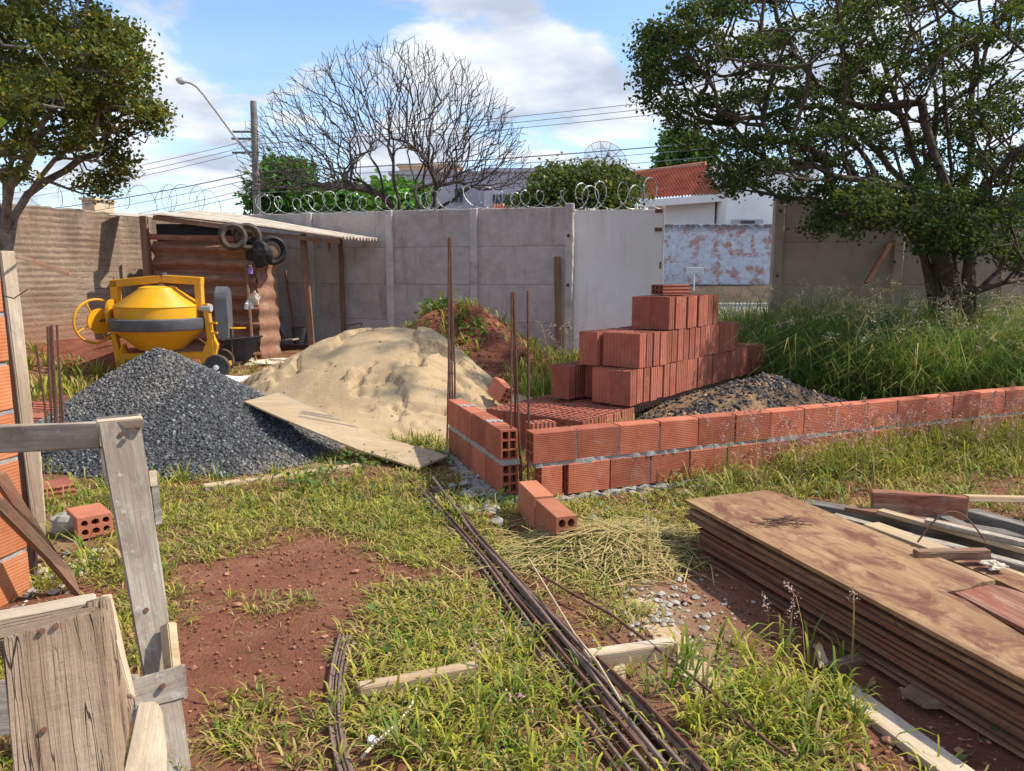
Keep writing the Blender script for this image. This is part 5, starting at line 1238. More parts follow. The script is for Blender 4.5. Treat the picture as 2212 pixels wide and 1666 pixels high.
# lumber to the right of the stack
def lum(name, mat, a, b, z0, z1, w, t, label, up=(0, 0, 1), **k): return tag(board(name, mat, GP(a[0], a[1], z0), GP(b[0], b[1], z1), w, t, up=up, cuts=4, rough=0.003, **k), label, 'timber')
lum('timber', M['wood_dark'], (1740, 1082), (2240, 1160), 0.10, 0.12, 0.10, 0.09, 'dark weathered timber just behind the plywood stack')
lum('timber', M['wood_grey'], (1800, 1110), (2260, 1230), 0.15, 0.17, 0.055, 0.05, 'pale weathered timber edging the right side of the plywood stack')
lum('timber', M['wood_tan'], (1880, 1130), (2260, 1265), 0.19, 0.20, 0.10, 0.035, 'tan timber lying in the right-hand lumber heap')
lum('timber', M['wood_dark'], (2030, 1110), (2280, 1220), 0.16, 0.18, 0.07, 0.07, 'black rotten beam in the right-hand lumber heap')
lum('timber', M['wood_dark'], (2095, 1100), (2280, 1150), 0.14, 0.16, 0.09, 0.08, 'dark beam at the far right of the lumber heap')
lum('timber', M['ply'], (2080, 1205), (2280, 1290), 0.21, 0.21, 0.14, 0.03, 'golden board lying beside the broken top sheet')
lum('timber', M['wood_brown'], (1978, 1190), (2135, 1186), 0.275, 0.275, 0.045, 0.04, 'short brown block resting on the edge of the top sheet')
lum('timber', M['wood_tan'], (1900, 1100), (2260, 1195), 0.20, 0.20, 0.06, 0.022, 'thin tan lath lying across the dark lumber beams')
lum('timber', M['wood_grey'], (2000, 1120), (2260, 1180), 0.23, 0.22, 0.05, 0.022, 'thin grey lath highest in the right-hand lumber heap')
lum('timber', M['wood_brown'], (1830, 1092), (2100, 1140), 0.17, 0.19, 0.07, 0.025, 'thin brown board leaning on the dark timber')
bl = [W(1885, 1063, 3.95), W(2093, 1077, 3.85), W(2091, 1124, 3.85), W(1886, 1110, 3.95)]
tag(slab('timber', M['wood_red'], bl, 0.06, bevel=0.004, cuts=3, rough=0.003), 'short thick red-stained beam end with a sawn face', 'timber')
tag(slab('timber', M['wood_tan'], [W(2093, 1072, 4.1), W(2260, 1076, 4.3), W(2260, 1087, 4.3), W(2093, 1084, 4.1)], 0.05, bevel=0.003), 'thin tan batten running right from the red beam', 'timber')
pts = [GP(1982, 1172, 0.27).lerp(GP(2130, 1170, 0.27), u) + Vector((0, 0.02 * math.sin(u * 3), 0.13 * math.sin(math.pi * u))) for u in np.linspace(0, 1, 14)]
tag(mbo(MB().tube(pts, 0.004, 5), 'wire_hoop', M['rust']), 'bent rusty wire hoop arching over the lumber heap', 'wire')
tag(mbo(blobmesh(GP(2150, 1222, 0.235), 0.03, 12, sq=(1.4, 1, .4), rough=.8), 'putty_lump', M['cloth']), 'small beige lump on the golden board', 'lump')

# ================================================================== FOREGROUND TIMBER
def ext(a, b, z=-0.03):
    a = Vector(a); b = Vector(b); return a + (b - a) * ((z - a.z) / (b.z - a.z))
tf = thing('timber_trestle', (-1.0, 2.2, 0), 'grey weathered timber trestle with an upright plank and a horizontal rail', 'trestle')
slab('upright', M['wood_grey'], [W(210, 914, 2.22), ext(W(210, 914, 2.22), W(352, 1690, 1.98)), ext(W(303, 904, 2.28), W(417, 1690, 2.03)), W(303, 904, 2.28)], 0.035, tf, cuts=6, rough=0.002, bevel=0.004)
slab('rail', M['wood_grey'], [W(-190, 930, 2.32), W(212, 916, 2.30), W(215, 968, 2.30), W(-190, 993, 2.32)], 0.05, tf, cuts=3, rough=0.002, bevel=0.004)
slab('upright', M['wood_grey'], [W(-190, 905, 2.36), ext(W(-190, 905, 2.36), W(-185, 1600, 2.34)), ext(W(-110, 905, 2.36), W(-105, 1600, 2.34)), W(-110, 905, 2.36)], 0.03, tf)
slab('cap', M['wood_pale'], [W(206, 906, 2.27), W(306, 897, 2.27), W(308, 904, 2.245), W(208, 913, 2.245)], 0.03, tf, bevel=0.003)
slab('back_board', M['wood_grey'], [W(205, 902, 2.34), W(300, 893, 2.34), W(300, 1050, 2.30), W(225, 1050, 2.30)], 0.02, tf, bevel=0.003)
slab('cleat', M['wood_dark'], [W(322, 1018, 2.28), W(342, 1016, 2.32), W(352, 1132, 2.30), W(336, 1138, 2.26)], 0.10, tf, bevel=0.003)
slab('cleat_face', M['wood_pale'], [W(320, 1018, 2.26), W(338, 1015, 2.27), W(340, 1050, 2.26), W(324, 1052, 2.25)], 0.02, tf, bevel=0.002)
slab('brace', M['wood_grey'], [W(282, 1476, 1.86), W(398, 1436, 1.92), W(406, 1508, 1.90), W(290, 1540, 1.84)], 0.045, tf, cuts=3, rough=0.002, bevel=0.004)
slab('side_strip', M['wood_tan'], [W(362, 1345, 2.08), W(382, 1343, 2.10), W(392, 1438, 2.04), W(372, 1446, 2.02)], 0.05, tf, bevel=0.003)
def nail_head(p, par, r=0.007, mat='rust'):
    n_ = (Vector((0, 0, CAMH)) - p).normalized(); o = mbo(MB().tube([p - n_ * 0.012, p + n_ * 0.001], r, 8), 'nail', M[mat]); child(o, par)
for (x, y, Y) in ((287, 928, 2.23), (262, 938, 2.235), (281, 1110, 2.195), (284, 1150, 2.18), (316, 1318, 2.11), (352, 1482, 1.875)): nail_head(W(x, y, Y), tf)
tb = thing('timber_post', (-0.95, 1.3, 0), 'thick cracked wooden post with nails at the bottom left corner', 'post')
slab('plank', M['wood_crack'], [W(2, 1378, 1.24), ext(W(2, 1378, 1.24), W(28, 1700, 1.15)), ext(W(222, 1312, 1.30), W(262, 1700, 1.20)), W(222, 1312, 1.30)], 0.04, tb, cuts=8, rough=0.0015, bevel=0.004)
slab('top_rail', M['wood_crack'], [W(-40, 1352, 1.36), W(206, 1302, 1.36), W(206, 1330, 1.31), W(-40, 1392, 1.31)], 0.04, tb, cuts=4, rough=0.0015, bevel=0.003)
slab('top_rail_face', M['wood_pale'], [W(-40, 1325, 1.44), W(205, 1280, 1.44), W(208, 1302, 1.37), W(-40, 1350, 1.37)], 0.03, tb, cuts=3, rough=0.0015, bevel=0.003)
slab('side_board', M['wood_crack'], [W(222, 1292, 1.36), W(262, 1690, 1.24), W(292, 1520, 1.38), W(240, 1286, 1.46)], 0.03, tb, cuts=4, rough=0.0015, bevel=0.003)
slab('side_board_edge', M['wood_pale'], [W(222, 1285, 1.42), W(283, 1500, 1.36), W(295, 1510, 1.39), W(242, 1282, 1.46)], 0.02, tb, cuts=4, rough=0.001, bevel=0.002)
for (x, y, Y) in ((91, 1363, 1.256), (121, 1352, 1.265), (160, 1385, 1.27), (95, 1577, 1.195)): nail_head(W(x, y, Y), tb, 0.005)
tag(slab('stake', M['wood_pale'], [W(296, 1514, 1.42), ext(W(296, 1514, 1.42), W(252, 1720, 1.24)), ext(W(350, 1600, 1.34), W(345, 1720, 1.24)), W(350, 1600, 1.34), W(340, 1512, 1.42)], 0.04, cuts=0, bevel=0.005), 'bright sunlit pale stake leaning between the cracked post and the trestle', 'stake')
slab('lower_rail', M['wood_grey'], [W(-190, 1480, 1.95), W(290, 1460, 1.95), W(290, 1560, 1.90), W(-190, 1610, 1.90)], 0.03, tf)

# --- left house wall with formwork boards
hw = thing('house_wall', (-2.3, 3.0, 0), 'orange hollow brick house wall at the left edge with mortar joints', 'wall')
HWx = -2.20; rows_ = 9; random.seed(14); q0 = GP(62, 1285, 0); HY1 = q0.y + 0.02; HX1 = q0.x; hwd = Vector((-0.16, -1, 0)).normalized(); hwa = math.atan2(hwd.y, hwd.x)
hn = Vector((-hwd.y, hwd.x, 0)); hn = hn if hn.x > 0 else -hn
for r in range(rows_):
    for k in range(5):
        L0 = 0.0 if r % 2 == 0 else -0.15; s = L0 + k * 0.305
        sc = 1.0
        if s < 0: s0, sc = 0.0, 0.5; cpos = 0.073
        else: cpos = s + 0.147
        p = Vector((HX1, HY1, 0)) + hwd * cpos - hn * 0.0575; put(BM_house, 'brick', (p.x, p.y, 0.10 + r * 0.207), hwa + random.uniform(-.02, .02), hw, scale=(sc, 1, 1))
for r in range(rows_):
    a = Vector((HX1, HY1, 0.195 + r * 0.207)) - hn * 0.0575; b = a + hwd * 1.5
    child(mbo(lump_strip(a, b, 0.105, 0.014, 200 + r, 20, 0.003, 0.008), 'mortar_bed', M['mortar']), hw)
# column formwork boards
fw = thing('formwork', (HX1, HY1 + 0.15, 0), 'tall pale formwork boards around the column at the end of the left brick wall', 'formwork')
slab('board', M['wood_brown'], [W(-4, 548, 3.45), ext(W(-4, 548, 3.45), W(58, 1200, 3.36)), ext(W(4, 548, 3.45), W(72, 1200, 3.36)), W(4, 548, 3.45)], 0.03, fw, cuts=4, rough=0.002)
slab('board', M['wood_pale'], [W(2, 542, 3.42), ext(W(2, 542, 3.42), W(72, 1130, 3.36), 0.12), ext(W(32, 542, 3.46), W(97, 1128, 3.38), 0.12), W(32, 542, 3.46)], 0.03, fw, cuts=4, rough=0.002)
slab('board', M['wood_pale'], [W(56, 980, 3.29), W(78, 1130, 3.26), W(97, 1128, 3.27), W(84, 960, 3.31)], 0.02, fw)
tag(slab('timber_prop', M['wood_brown'], [W(-20, 1025, 2.95), W(150, 1262, 3.22), W(176, 1275, 3.24), W(15, 1022, 3.0)], 0.05, bevel=0.004, cuts=3, rough=0.002), 'dark brown diagonal timber prop, the upper one by the left brick wall', 'prop')
tag(slab('timber_prop', M['wood_brown'], [W(-20, 1085, 2.70), W(110, 1215, 2.98), W(182, 1300, 3.14), W(160, 1235, 3.1), W(10, 1075, 2.75)], 0.05, bevel=0.004), 'brown diagonal timber prop, the lower one by the left brick wall', 'prop')
tag(slab('wood_splinter', M['wood_brown'], [W(36, 557, 3.4), W(148, 600, 4.0), W(150, 590, 4.0), W(60, 565, 3.5)], 0.02), 'pointed brown board end jutting right from the formwork', 'board')
tag(mbo(MB().tube([W(10, 640, 3.35), W(30, 645, 3.30), W(60, 625, 3.32)], 0.003, 4), 'tie_wire', M['rust']), 'thin tie wire round the pale formwork board', 'wire')

# ================================================================== CEMENT MIXER
MY = 10.15; mc = W(338, 585, MY); MX = mc.x; MZ = gzf(MX, MY) - 0.02 + 0.0
MZ = 0.03
mix_ = thing('cement_mixer', (MX, MY, MZ), 'yellow cement mixer with grey ring gear and handwheel behind the gravel heap', 'cement mixer', rz=R(-4))
S_ = MY / FPX                                     # metres per measuring unit there
def mxp(px): return (px - 338) * S_
def mzp(py): return CAMH - (py - 585) * S_ - MZ + 0.0
# drum
z_low, z_eq, z_sh, z_top = mzp(752), mzp(708), mzp(660), mzp(622)
dr = mbo(MB().lathe([(0.0, z_low), (0.28, z_low), (0.30, z_low + 0.02), (0.545, z_eq - 0.03), (0.56, z_eq), (0.545, z_eq + 0.02), (0.535, mzp(690))], 56), 'drum_lower', M['yellow'], mix_, smooth=True)
du = mbo(MB().lathe([(0.535, mzp(690)), (0.535, z_sh - 0.01), (0.545, z_sh), (0.54, z_sh + 0.012), (0.24, z_top - 0.01), (0.235, z_top + 0.006), (0.15, z_top + 0.03), (0.0, z_top + 0.035)], 56), 'drum_upper', M['yellow'], mix_, smooth=True)
rg_ = mbo(MB().lathe([(0.53, mzp(684)), (0.60, mzp(684)), (0.615, mzp(686)), (0.615, mzp(706)), (0.60, mzp(709)), (0.555, mzp(709))], 64), 'ring_gear', M['greymetal'], mix_, smooth=True)
th = MB()
for k in range(90):
    t = 2 * math.pi * k / 90; c, s = math.cos(t), math.sin(t); th.add([(0.556*c - .008*s, 0.556*s + .008*c, mzp(709)), (0.598*c - .008*s, 0.598*s + .008*c, mzp(709)), (0.598*c + .008*s, 0.598*s - .008*c, mzp(709)), (0.556*c + .008*s, 0.556*s - .008*c, mzp(709)),
       (0.556*c - .008*s, 0.556*s + .008*c, mzp(713)), (0.598*c - .008*s, 0.598*s + .008*c, mzp(713)), (0.598*c + .008*s, 0.598*s - .008*c, mzp(713)), (0.556*c + .008*s, 0.556*s - .008*c, mzp(713))], [(0,1,2,3),(4,5,6,7),(0,1,5,4),(1,2,6,5),(2,3,7,6),(3,0,4,7)])
pass
# yoke: square tube over the drum
def sq(mb, a, b, w):
    a = Vector(a); b = Vector(b); d = (b - a).normalized(); up = Vector((0, 1, 0)); u = d.cross(up).normalized(); h = w / 2
    vs = [p + u * i * h + up * j * h for p in (a, b) for i, j in ((-1, -1), (1, -1), (1, 1), (-1, 1))]
    mb.add(vs, [(0,1,2,3), (7,6,5,4), (0,4,5,1), (1,5,6,2), (2,6,7,3), (3,7,4,0)]); return mb
yk = MB(); xl, xr = mxp(244), mxp(430)
sq(yk, (xl, 0, mzp(700)), (xl, 0, mzp(606)), 0.10); sq(yk, (xl - 0.05, 0, mzp(613)), (mxp(352), 0, mzp(602)), 0.10); sq(yk, (mxp(352), 0, mzp(602)), (xr + 0.05, 0, mzp(607)), 0.10); sq(yk, (xr, 0, mzp(602)), (xr, 0, mzp(668)), 0.09)
mbo(yk, 'yoke', M['yellow'], mix_, bevel=0.006)
mbo(MB().lathe([(0, mzp(616)), (0.05, mzp(616)), (0.05, mzp(594)), (0.06, mzp(594)), (0.06, mzp(589)), (0, mzp(589))], 18, at=(mxp(350), 0, 0)), 'shaft_cap', M['greymetal'], mix_, smooth=True)
mbo(MB().lathe([(0, mzp(622)), (0.09, mzp(621)), (0.07, mzp(612)), (0.045, mzp(611))], 18, at=(mxp(350), 0, 0)), 'shaft_seat', M['iron'], mix_, smooth=True)
# side housings and trunnions
mbo(MB().lathe([(0, -0.03), (0.075, -0.03), (0.075, 0.14), (0, 0.14)], 16, 'X', (mxp(238), 0, mzp(682))), 'trunnion', M['greymetal'], mix_, smooth=True)
mbo(MB().lathe([(0, -0.10), (0.05, -0.10), (0.05, 0.05), (0, 0.05)], 16, 'X', (mxp(446), 0, mzp(664))), 'trunnion', M['lamp'], mix_, smooth=True)
# teardrop gear cover on the left
pg = [(0.14 * math.cos(t), 0.20 * math.sin(t)) for t in np.linspace(0, 2 * math.pi, 22)[:-1]]
gc = MB(); n = len(pg); gc.add([(mxp(236), y - 0.08, mzp(678) + z) for y, z in pg] + [(mxp(247), y - 0.08, mzp(678) + z) for y, z in pg], [tuple(range(n)), tuple(range(2*n-1, n-1, -1))] + [(i, (i+1) % n, n + (i+1) % n, n + i) for i in range(n)])
mbo(gc, 'gear_cover', M['yellow'], mix_, bevel=0.01, seg=2)
# handwheel
hwm = Matrix.Translation((mxp(209), -0.14, mzp(692))) @ Matrix.Rotation(R(-30), 4, 'Z') @ Matrix.Rotation(R(6), 4, 'Y')
hwl = obj('handwheel', MB().tube([(0, 0.285 * math.cos(t), 0.285 * math.sin(t)) for t in np.linspace(0, 2 * math.pi, 49)], 0.017, 8, False).mesh('hw', True), M['yellow'], mix_); hwl.matrix_local = hwm
dk = obj('disc', MB().lathe([(0, -0.012), (0.165, -0.012), (0.165, 0.012), (0, 0.012)], 30, 'X').mesh('disc', True), M['yellow'], mix_); dk.matrix_local = Matrix.Translation((mxp(216), -0.12, mzp(692))) @ Matrix.Rotation(R(-30), 4, 'Z')
spk = MB()
for k in range(4):
    t = k * math.pi / 2 + 0.5; spk.tube([(0, 0, 0), (0, 0.285 * math.cos(t), 0.285 * math.sin(t))], 0.012, 6)
so = obj('spokes', spk.mesh('spk'), M['yellow'], mix_); so.matrix_local = hwm
hs = MB().tube([(mxp(214), -0.13, mzp(692)), (mxp(244), 0, mzp(684))], 0.02, 8); mbo(hs, 'wheel_shaft', M['iron'], mix_)
# legs
for xb, xt, nm in ((mxp(243), mxp(231), 'l'), (mxp(455), mxp(443), 'r')):
    lg = MB(); zt = mzp(690) if nm == 'l' else mzp(655)
    sq(lg, (xb, 0, 0.05), (xt, 0, zt), 0.075); o = mbo(lg, 'leg', M['yellow'], mix_, bevel=0.006)
    gs = MB().prism([(xb - 0.035, 0.05), (xb - 0.19 if nm == 'r' else xb + 0.24, 0.22 if nm == 'r' else 0.05), (xb - 0.17 if nm == 'r' else xb + 0.2, 0.28 if nm == 'r' else 0.10), (xb - 0.02, 0.62 if nm == 'r' else 0.30), (xb + 0.06, 0.42)], -0.03, 0.03); mbo(gs, 'gusset', M['yellow'], mix_, bevel=0.004)
bs = MB(); sq(bs, (mxp(243), 0.0, mzp(770)), (mxp(455), 0.0, mzp(764)), 0.08); mbo(bs, 'base_beam', M['yellow'], mix_, bevel=0.006)
bs = MB().box((mxp(455) - 0.05, -0.30, 0.10), (mxp(455) + 0.05, 0.42, 0.17)); mbo(bs, 'axle_beam', M['yellow'], mix_, bevel=0.006)
# motor cover, rounded top
cxm = (mxp(443) + mxp(474)) / 2; wm = (mxp(474) - mxp(443)) / 2; zt = mzp(645); poly = [(-0.20, mzp(733)), (-0.20, zt)] + [(-0.20 + 0.20 - 0.20 * math.cos(t), zt + 0.16 * math.sin(t)) for t in np.linspace(0.2, math.pi - 0.2, 10)] + [(0.20, zt), (0.20, mzp(733))]
n = len(poly); mm = MB().add([(cxm - wm + 0.03, y, z) for y, z in poly] + [(cxm + wm, y, z) for y, z in poly], [tuple(range(n)), tuple(range(2*n-1, n-1, -1))] + [(i, i+n, (i+1) % n + n, (i+1) % n) for i in range(n)])
mco = obj('motor_cover', mm.mesh('mc', False, 0.012, 2), M['greymetal'], mix_); mco.matrix_local = Matrix.Translation((cxm, 0.26, 0)) @ Matrix.Rotation(R(14), 4, 'Z') @ Matrix.Translation((-cxm, 0, 0))
for z in (mzp(698), mzp(719)): mbo(MB().box((mxp(452), -0.04, z), (mxp(466), 0.0, z + 0.025)), 'bracket', M['yellow'], mix_)
# wheels
def wheel(cx_, cy_, cz_, r, nm):
    w = obj('wheel', MB().lathe([(r * 0.80, -0.035), (r * 0.96, -0.04), (r, -0.025), (r, 0.025), (r * 0.96, 0.04), (r * 0.80, 0.035), (r * 0.80, -0.035)], 36, 'Y').mesh('tyre', True), M['rubber'], mix_); w.matrix_local = Matrix.Translation((cx_, cy_, cz_)) @ Matrix.Rotation(R(8), 4, 'Z')
    mb = MB().lathe([(0, -0.012), (r * 0.82, -0.012), (r * 0.82, 0.012), (0, 0.012)], 30, 'Y')
    for k in range(10):
        t = k * math.pi / 5; mb.tube([(0.03 * math.cos(t), -0.016, 0.03 * math.sin(t)), (r * 0.8 * math.cos(t), -0.014, r * 0.8 * math.sin(t))], 0.008, 4)
    h = obj('rim', mb.mesh('rim'), M['bgrey'], w); hb_ = obj('hub', MB().lathe([(0, -0.05), (0.02, -0.05), (0.035, -0.045), (0.035, 0.02), (0, 0.02)], 16, 'Y').mesh('hub', True), M['white'], w)
wheel(mxp(482), -0.30, 0.165, 0.165, 'front'); wheel(mxp(440), 0.42, 0.165, 0.165, 'rear')
mbo(MB().lathe([(0, 0), (0.11, 0), (0.11, 0.008), (0, 0.01)], 16, at=(mxp(488), 0.3, mzp(711))), 'pedal_plate', M['yellow'], mix_)

# wheelbarrow
wb = thing('wheelbarrow', W(530, 790, 10.9), 'dark grey wheelbarrow tray parked behind the mixer wheel', 'wheelbarrow')
T = [W(478, 737, 10.75), W(566, 727, 10.75), W(566, 727, 11.35), W(486, 737, 11.35)]; Bq = [W(502, 780, 10.85), W(540, 778, 10.85), W(538, 778, 11.2), W(504, 780, 11.2)]
for v in T: pass
vs = T + Bq; vi = [v.lerp(sum(T, Vector()) / 4, 0.04) + Vector((0, 0, -0.005)) for v in T] + [v.lerp(sum(Bq, Vector()) / 4, 0.06) + Vector((0, 0, 0.02)) for v in Bq]
mb = MB().add(vs + vi, [(0,4,5,1),(1,5,6,2),(2,6,7,3),(3,7,4,0),(7,6,5,4),(8,9,13,12),(9,10,14,13),(10,11,15,14),(11,8,12,15),(12,13,14,15),(0,1,9,8),(1,2,10,9),(2,3,11,10),(3,0,8,11)])
child(mbo(mb, 'tray', M['bgrey'], bevel=0.01, seg=2), wb)
child(mbo(MB().tube([T[0], T[1], T[2], T[3], T[0]], 0.016, 8, False), 'rim', M['bgrey'], smooth=True), wb)
lg = Bq[0]; child(mbo(MB().tube([Bq[1] + Vector((-.1, .05, 0)), Bq[1] + Vector((-.08, .02, -.18)), Bq[1] + Vector((.1, .02, -.18)), Bq[1] + Vector((.05, .05, .05))], 0.016, 6), 'stand', M['iron']), wb)
for dy_ in (0.0, 0.4): child(mbo(MB().tube([T[0] + Vector((-.35, dy_ + .1, .02)), Bq[0] + Vector((0, dy_ * .6, -.03)), Bq[1] + Vector((0.2, dy_ * .4, -.1))], 0.017, 6), 'handle', M['iron']), wb)
# blue bag and pale sacks
tb_ = tag(mbo(blobmesh(W(548, 832, 9.0), 0.15, 6, sq=(1.1, 0.8, 0.42), rough=0.55), 'blue_bag', M['tarpblue']), 'crumpled bright blue plastic bag at the left foot of the sand heap', 'bag')
tag(mbo(blobmesh((W(510, 823, 9.6).x, 9.6, gzf(-3.4, 9.6) + 0.03), 0.20, 9, sq=(1.6, 0.8, 0.22), rough=0.4), 'paper_sack', M['white']), 'flattened white sack between the mixer wheel and the sand heap', 'sack')
tag(mbo(blobmesh((W(600, 772, 11.0).x, 11.0, gzf(-3.3, 11.0) + 0.02), 0.33, 10, sq=(1.5, 0.7, 0.16), rough=0.4), 'cement_patch', M['cloth']), 'pale spilled cement patch before the shed opening', 'cement')
gboard('plank', M['wood_tan'], (505, 797), (548, 788), 0.12, 0.05, 'short tan plank on the ground beside the wheelbarrow')
tag(mbo(MB().tube([W(232, 722, 10.6), W(282, 700, 10.7)], 0.012, 5), 'bamboo_stick', M['wood_tan']), 'thin pale stick lying on the earth behind the handwheel', 'stick')
tag(slab('stone_chip', M['white'], [GP(792, 1592, .02), GP(805, 1584, .02), GP(816, 1592, .02), GP(806, 1603, .02), GP(795, 1602, .02)], 0.015), 'small white stone chip on bare earth at the bottom centre', 'stone')

# ================================================================== PLANTS
rng = np.random.default_rng(5)
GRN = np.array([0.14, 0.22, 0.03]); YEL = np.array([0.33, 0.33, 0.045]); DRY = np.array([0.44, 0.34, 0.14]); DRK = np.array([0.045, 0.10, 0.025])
def tufts(X, Y, hmin, hmax, nb, wd, rng, dry=0.3, lean=(0.2, 1.0), spread=0.03, mixc=None, zoff=None):
    n = len(X); rep = rng.integers(nb[0], nb[1] + 1, n); idx = np.repeat(np.arange(n), rep); m = len(idx)
    az = rng.uniform(0, 6.283, m); off = np.abs(rng.normal(size=m)) * spread
    x = X[idx] + np.cos(az) * off; y = Y[idx] + np.sin(az) * off; z = (gz(x, y) if zoff is None else zoff(x, y)) - 0.005
    th_ = rng.uniform(hmin, hmax, n); H = th_[idx] * rng.uniform(0.45, 1.1, m); ln = rng.uniform(lean[0], lean[1], m); Wd = wd * rng.uniform(0.6, 1.4, m)
    tc_ = rng.random(n); c = np.where((tc_ < 0.4)[:, None], GRN, YEL) * rng.uniform(0.75, 1.25, (n, 1))
    if mixc is not None: c = mixc(n)
    C = c[idx] * rng.uniform(0.75, 1.25, (m, 1)); k = rng.random(m) < dry; C[k] = DRY * rng.uniform(0.6, 1.2, (k.sum(), 1))
    return blades(np.stack([x, y, z], 1), H, Wd, ln, az, C, np.clip(C * np.array([1.25, 1.15, 0.9]), 0, 1))
def scatter(n, x0, x1, y0, y1, rng, f): 
    X = rng.uniform(x0, x1, n); Y = rng.uniform(y0, y1, n); k = rng.random(n) < f(X, Y); return X[k], Y[k]
def clear(X, Y):      # keep plants out of solid things
    ok = (gravel_h(X, Y) < 0.02) & (sand_h(X, Y) < 0.03) & (coal_h(X, Y) < 0.03)
    d = (X - LW0.x) * LWn.x + (Y - LW0.y) * LWn.y; s = (X - LW0.x) * LWt.x + (Y - LW0.y) * LWt.y; ok &= ~((d > -0.03) & (d < 0.15) & (s > -0.05))
    d = (X - RW0.x) * RWn.x + (Y - RW0.y) * RWn.y; s = (X - RW0.x) * RWt.x + (Y - RW0.y) * RWt.y; ok &= ~((d > -0.03) & (d < 0.15) & (s > -0.02) & (s < 1.3))
    d = (X - PL0.x) * ps.x + (Y - PL0.y) * ps.y; s = (X - PL0.x) * pd.x + (Y - PL0.y) * pd.y; ok &= ~((d > -0.03) & (d < 0.60) & (s > 0) & (s < 3))
    u = (X - S0.x) * SU.x + (Y - S0.y) * SU.y; v = (X - S0.x) * SVv.x + (Y - S0.y) * SVv.y; ok &= ~((u > -0.6) & (u < 3.0) & (v > 0) & (v < 0.8))
    ok &= (Y > 1.75) & ~((X < -1.9) & (Y < 3.2) & (X < HX1 + 0.05))
    return ok
parts = []
f = lambda X, Y: np.clip(dens(X, Y) * 1.25 - 0.12, 0, 1) * clear(X, Y)
X, Y = scatter(13000, -2.6, 2.9, 1.8, 4.3, rng, f); parts.append(tufts(X, Y, 0.025, 0.075, (4, 8), 0.0060, rng, 0.42, (0.5, 1.5)))
X, Y = scatter(9000, -4.5, 4.4, 4.2, 6.6, rng, f); parts.append(tufts(X, Y, 0.03, 0.10, (4, 7), 0.0075, rng, 0.42, (0.4, 1.4)))
X, Y = scatter(9000, -8.0, 4.0, 6.6, 12.0, rng, lambda X, Y: 0.55 * f(X, Y) * (dirt_h(X, Y) < 0.05)); parts.append(tufts(X, Y, 0.04, 0.13, (4, 6), 0.012, rng, 0.35))
X, Y = scatter(9000, -2.6, 3.0, 1.8, 5.4, rng, f); parts.append(tufts(X, Y, 0.03, 0.06, (4, 7), 0.006, rng, 0.62, (1.2, 2.3), 0.04))
V, F, C = join(parts)
tag(obj('grass', mesh_np('grass', V, F, False, C), M['blade']), 'short patchy yellow-green grass over the red earth of the yard', 'grass', kind='stuff')
# dead blades and straw lying flat
n = 24000; X = rng.uniform(-2.8, 3.2, n); Y = 1.8 + rng.random(n) ** 1.3 * 4.4; k = clear(X, Y) & (rng.random(n) < 0.22 + 0.8 * dens(X, Y)); X, Y = X[k], Y[k]; n = len(X)
az = rng.uniform(0, 6.283, n); L_ = rng.uniform(0.012, 0.06, n); P = np.stack([X, Y, gz(X, Y) + 0.004], 1); d = np.stack([np.cos(az), np.sin(az), rng.normal(0, 0.12, n)], 1) * L_[:, None]; sd = np.stack([-np.sin(az), np.cos(az), 0 * az], 1) * rng.uniform(0.0007, 0.0018, (n, 1))
V = np.stack([P - sd, P + sd, P + d / 2 + sd + np.array([0, 0, 0.006]), P + d / 2 - sd + np.array([0, 0, 0.006]), P + d], 1).reshape(-1, 3); b = (np.arange(n) * 5)[:, None]
C = np.where((rng.random(n) < 0.7)[:, None], np.array([0.38, 0.27, 0.13]), np.array([0.18, 0.11, 0.06])) * rng.uniform(0.6, 1.2, (n, 1))
tag(obj('dry_litter', mesh_np('dry_litter', V, [b + np.array([[0, 1, 2, 3]]), b + np.array([[3, 2, 4]])], False, np.repeat(C, 5, 0)), M['straw']), 'dead blades and straw bits littering the red earth', 'litter', kind='stuff')
V, F, C = stones(lambda x, y: np.full(len(x), 0.006), 0.2, 3.6, (3.2, 1.9), 5200, 0.003, 0.011, rng, lambda X, Y, n: np.array([0.27, 0.11, 0.065]) * rng.uniform(0.5, 1.35, (n, 1)), sel=lambda X, Y: clear(X, Y) & (dens(X, Y) < 0.5))
tag(obj('earth_crumbs', mesh_np('earth_crumbs', V, F, False, C), M['stone']), 'crumbs of red earth on the bare patches of the yard', 'earth', kind='stuff')
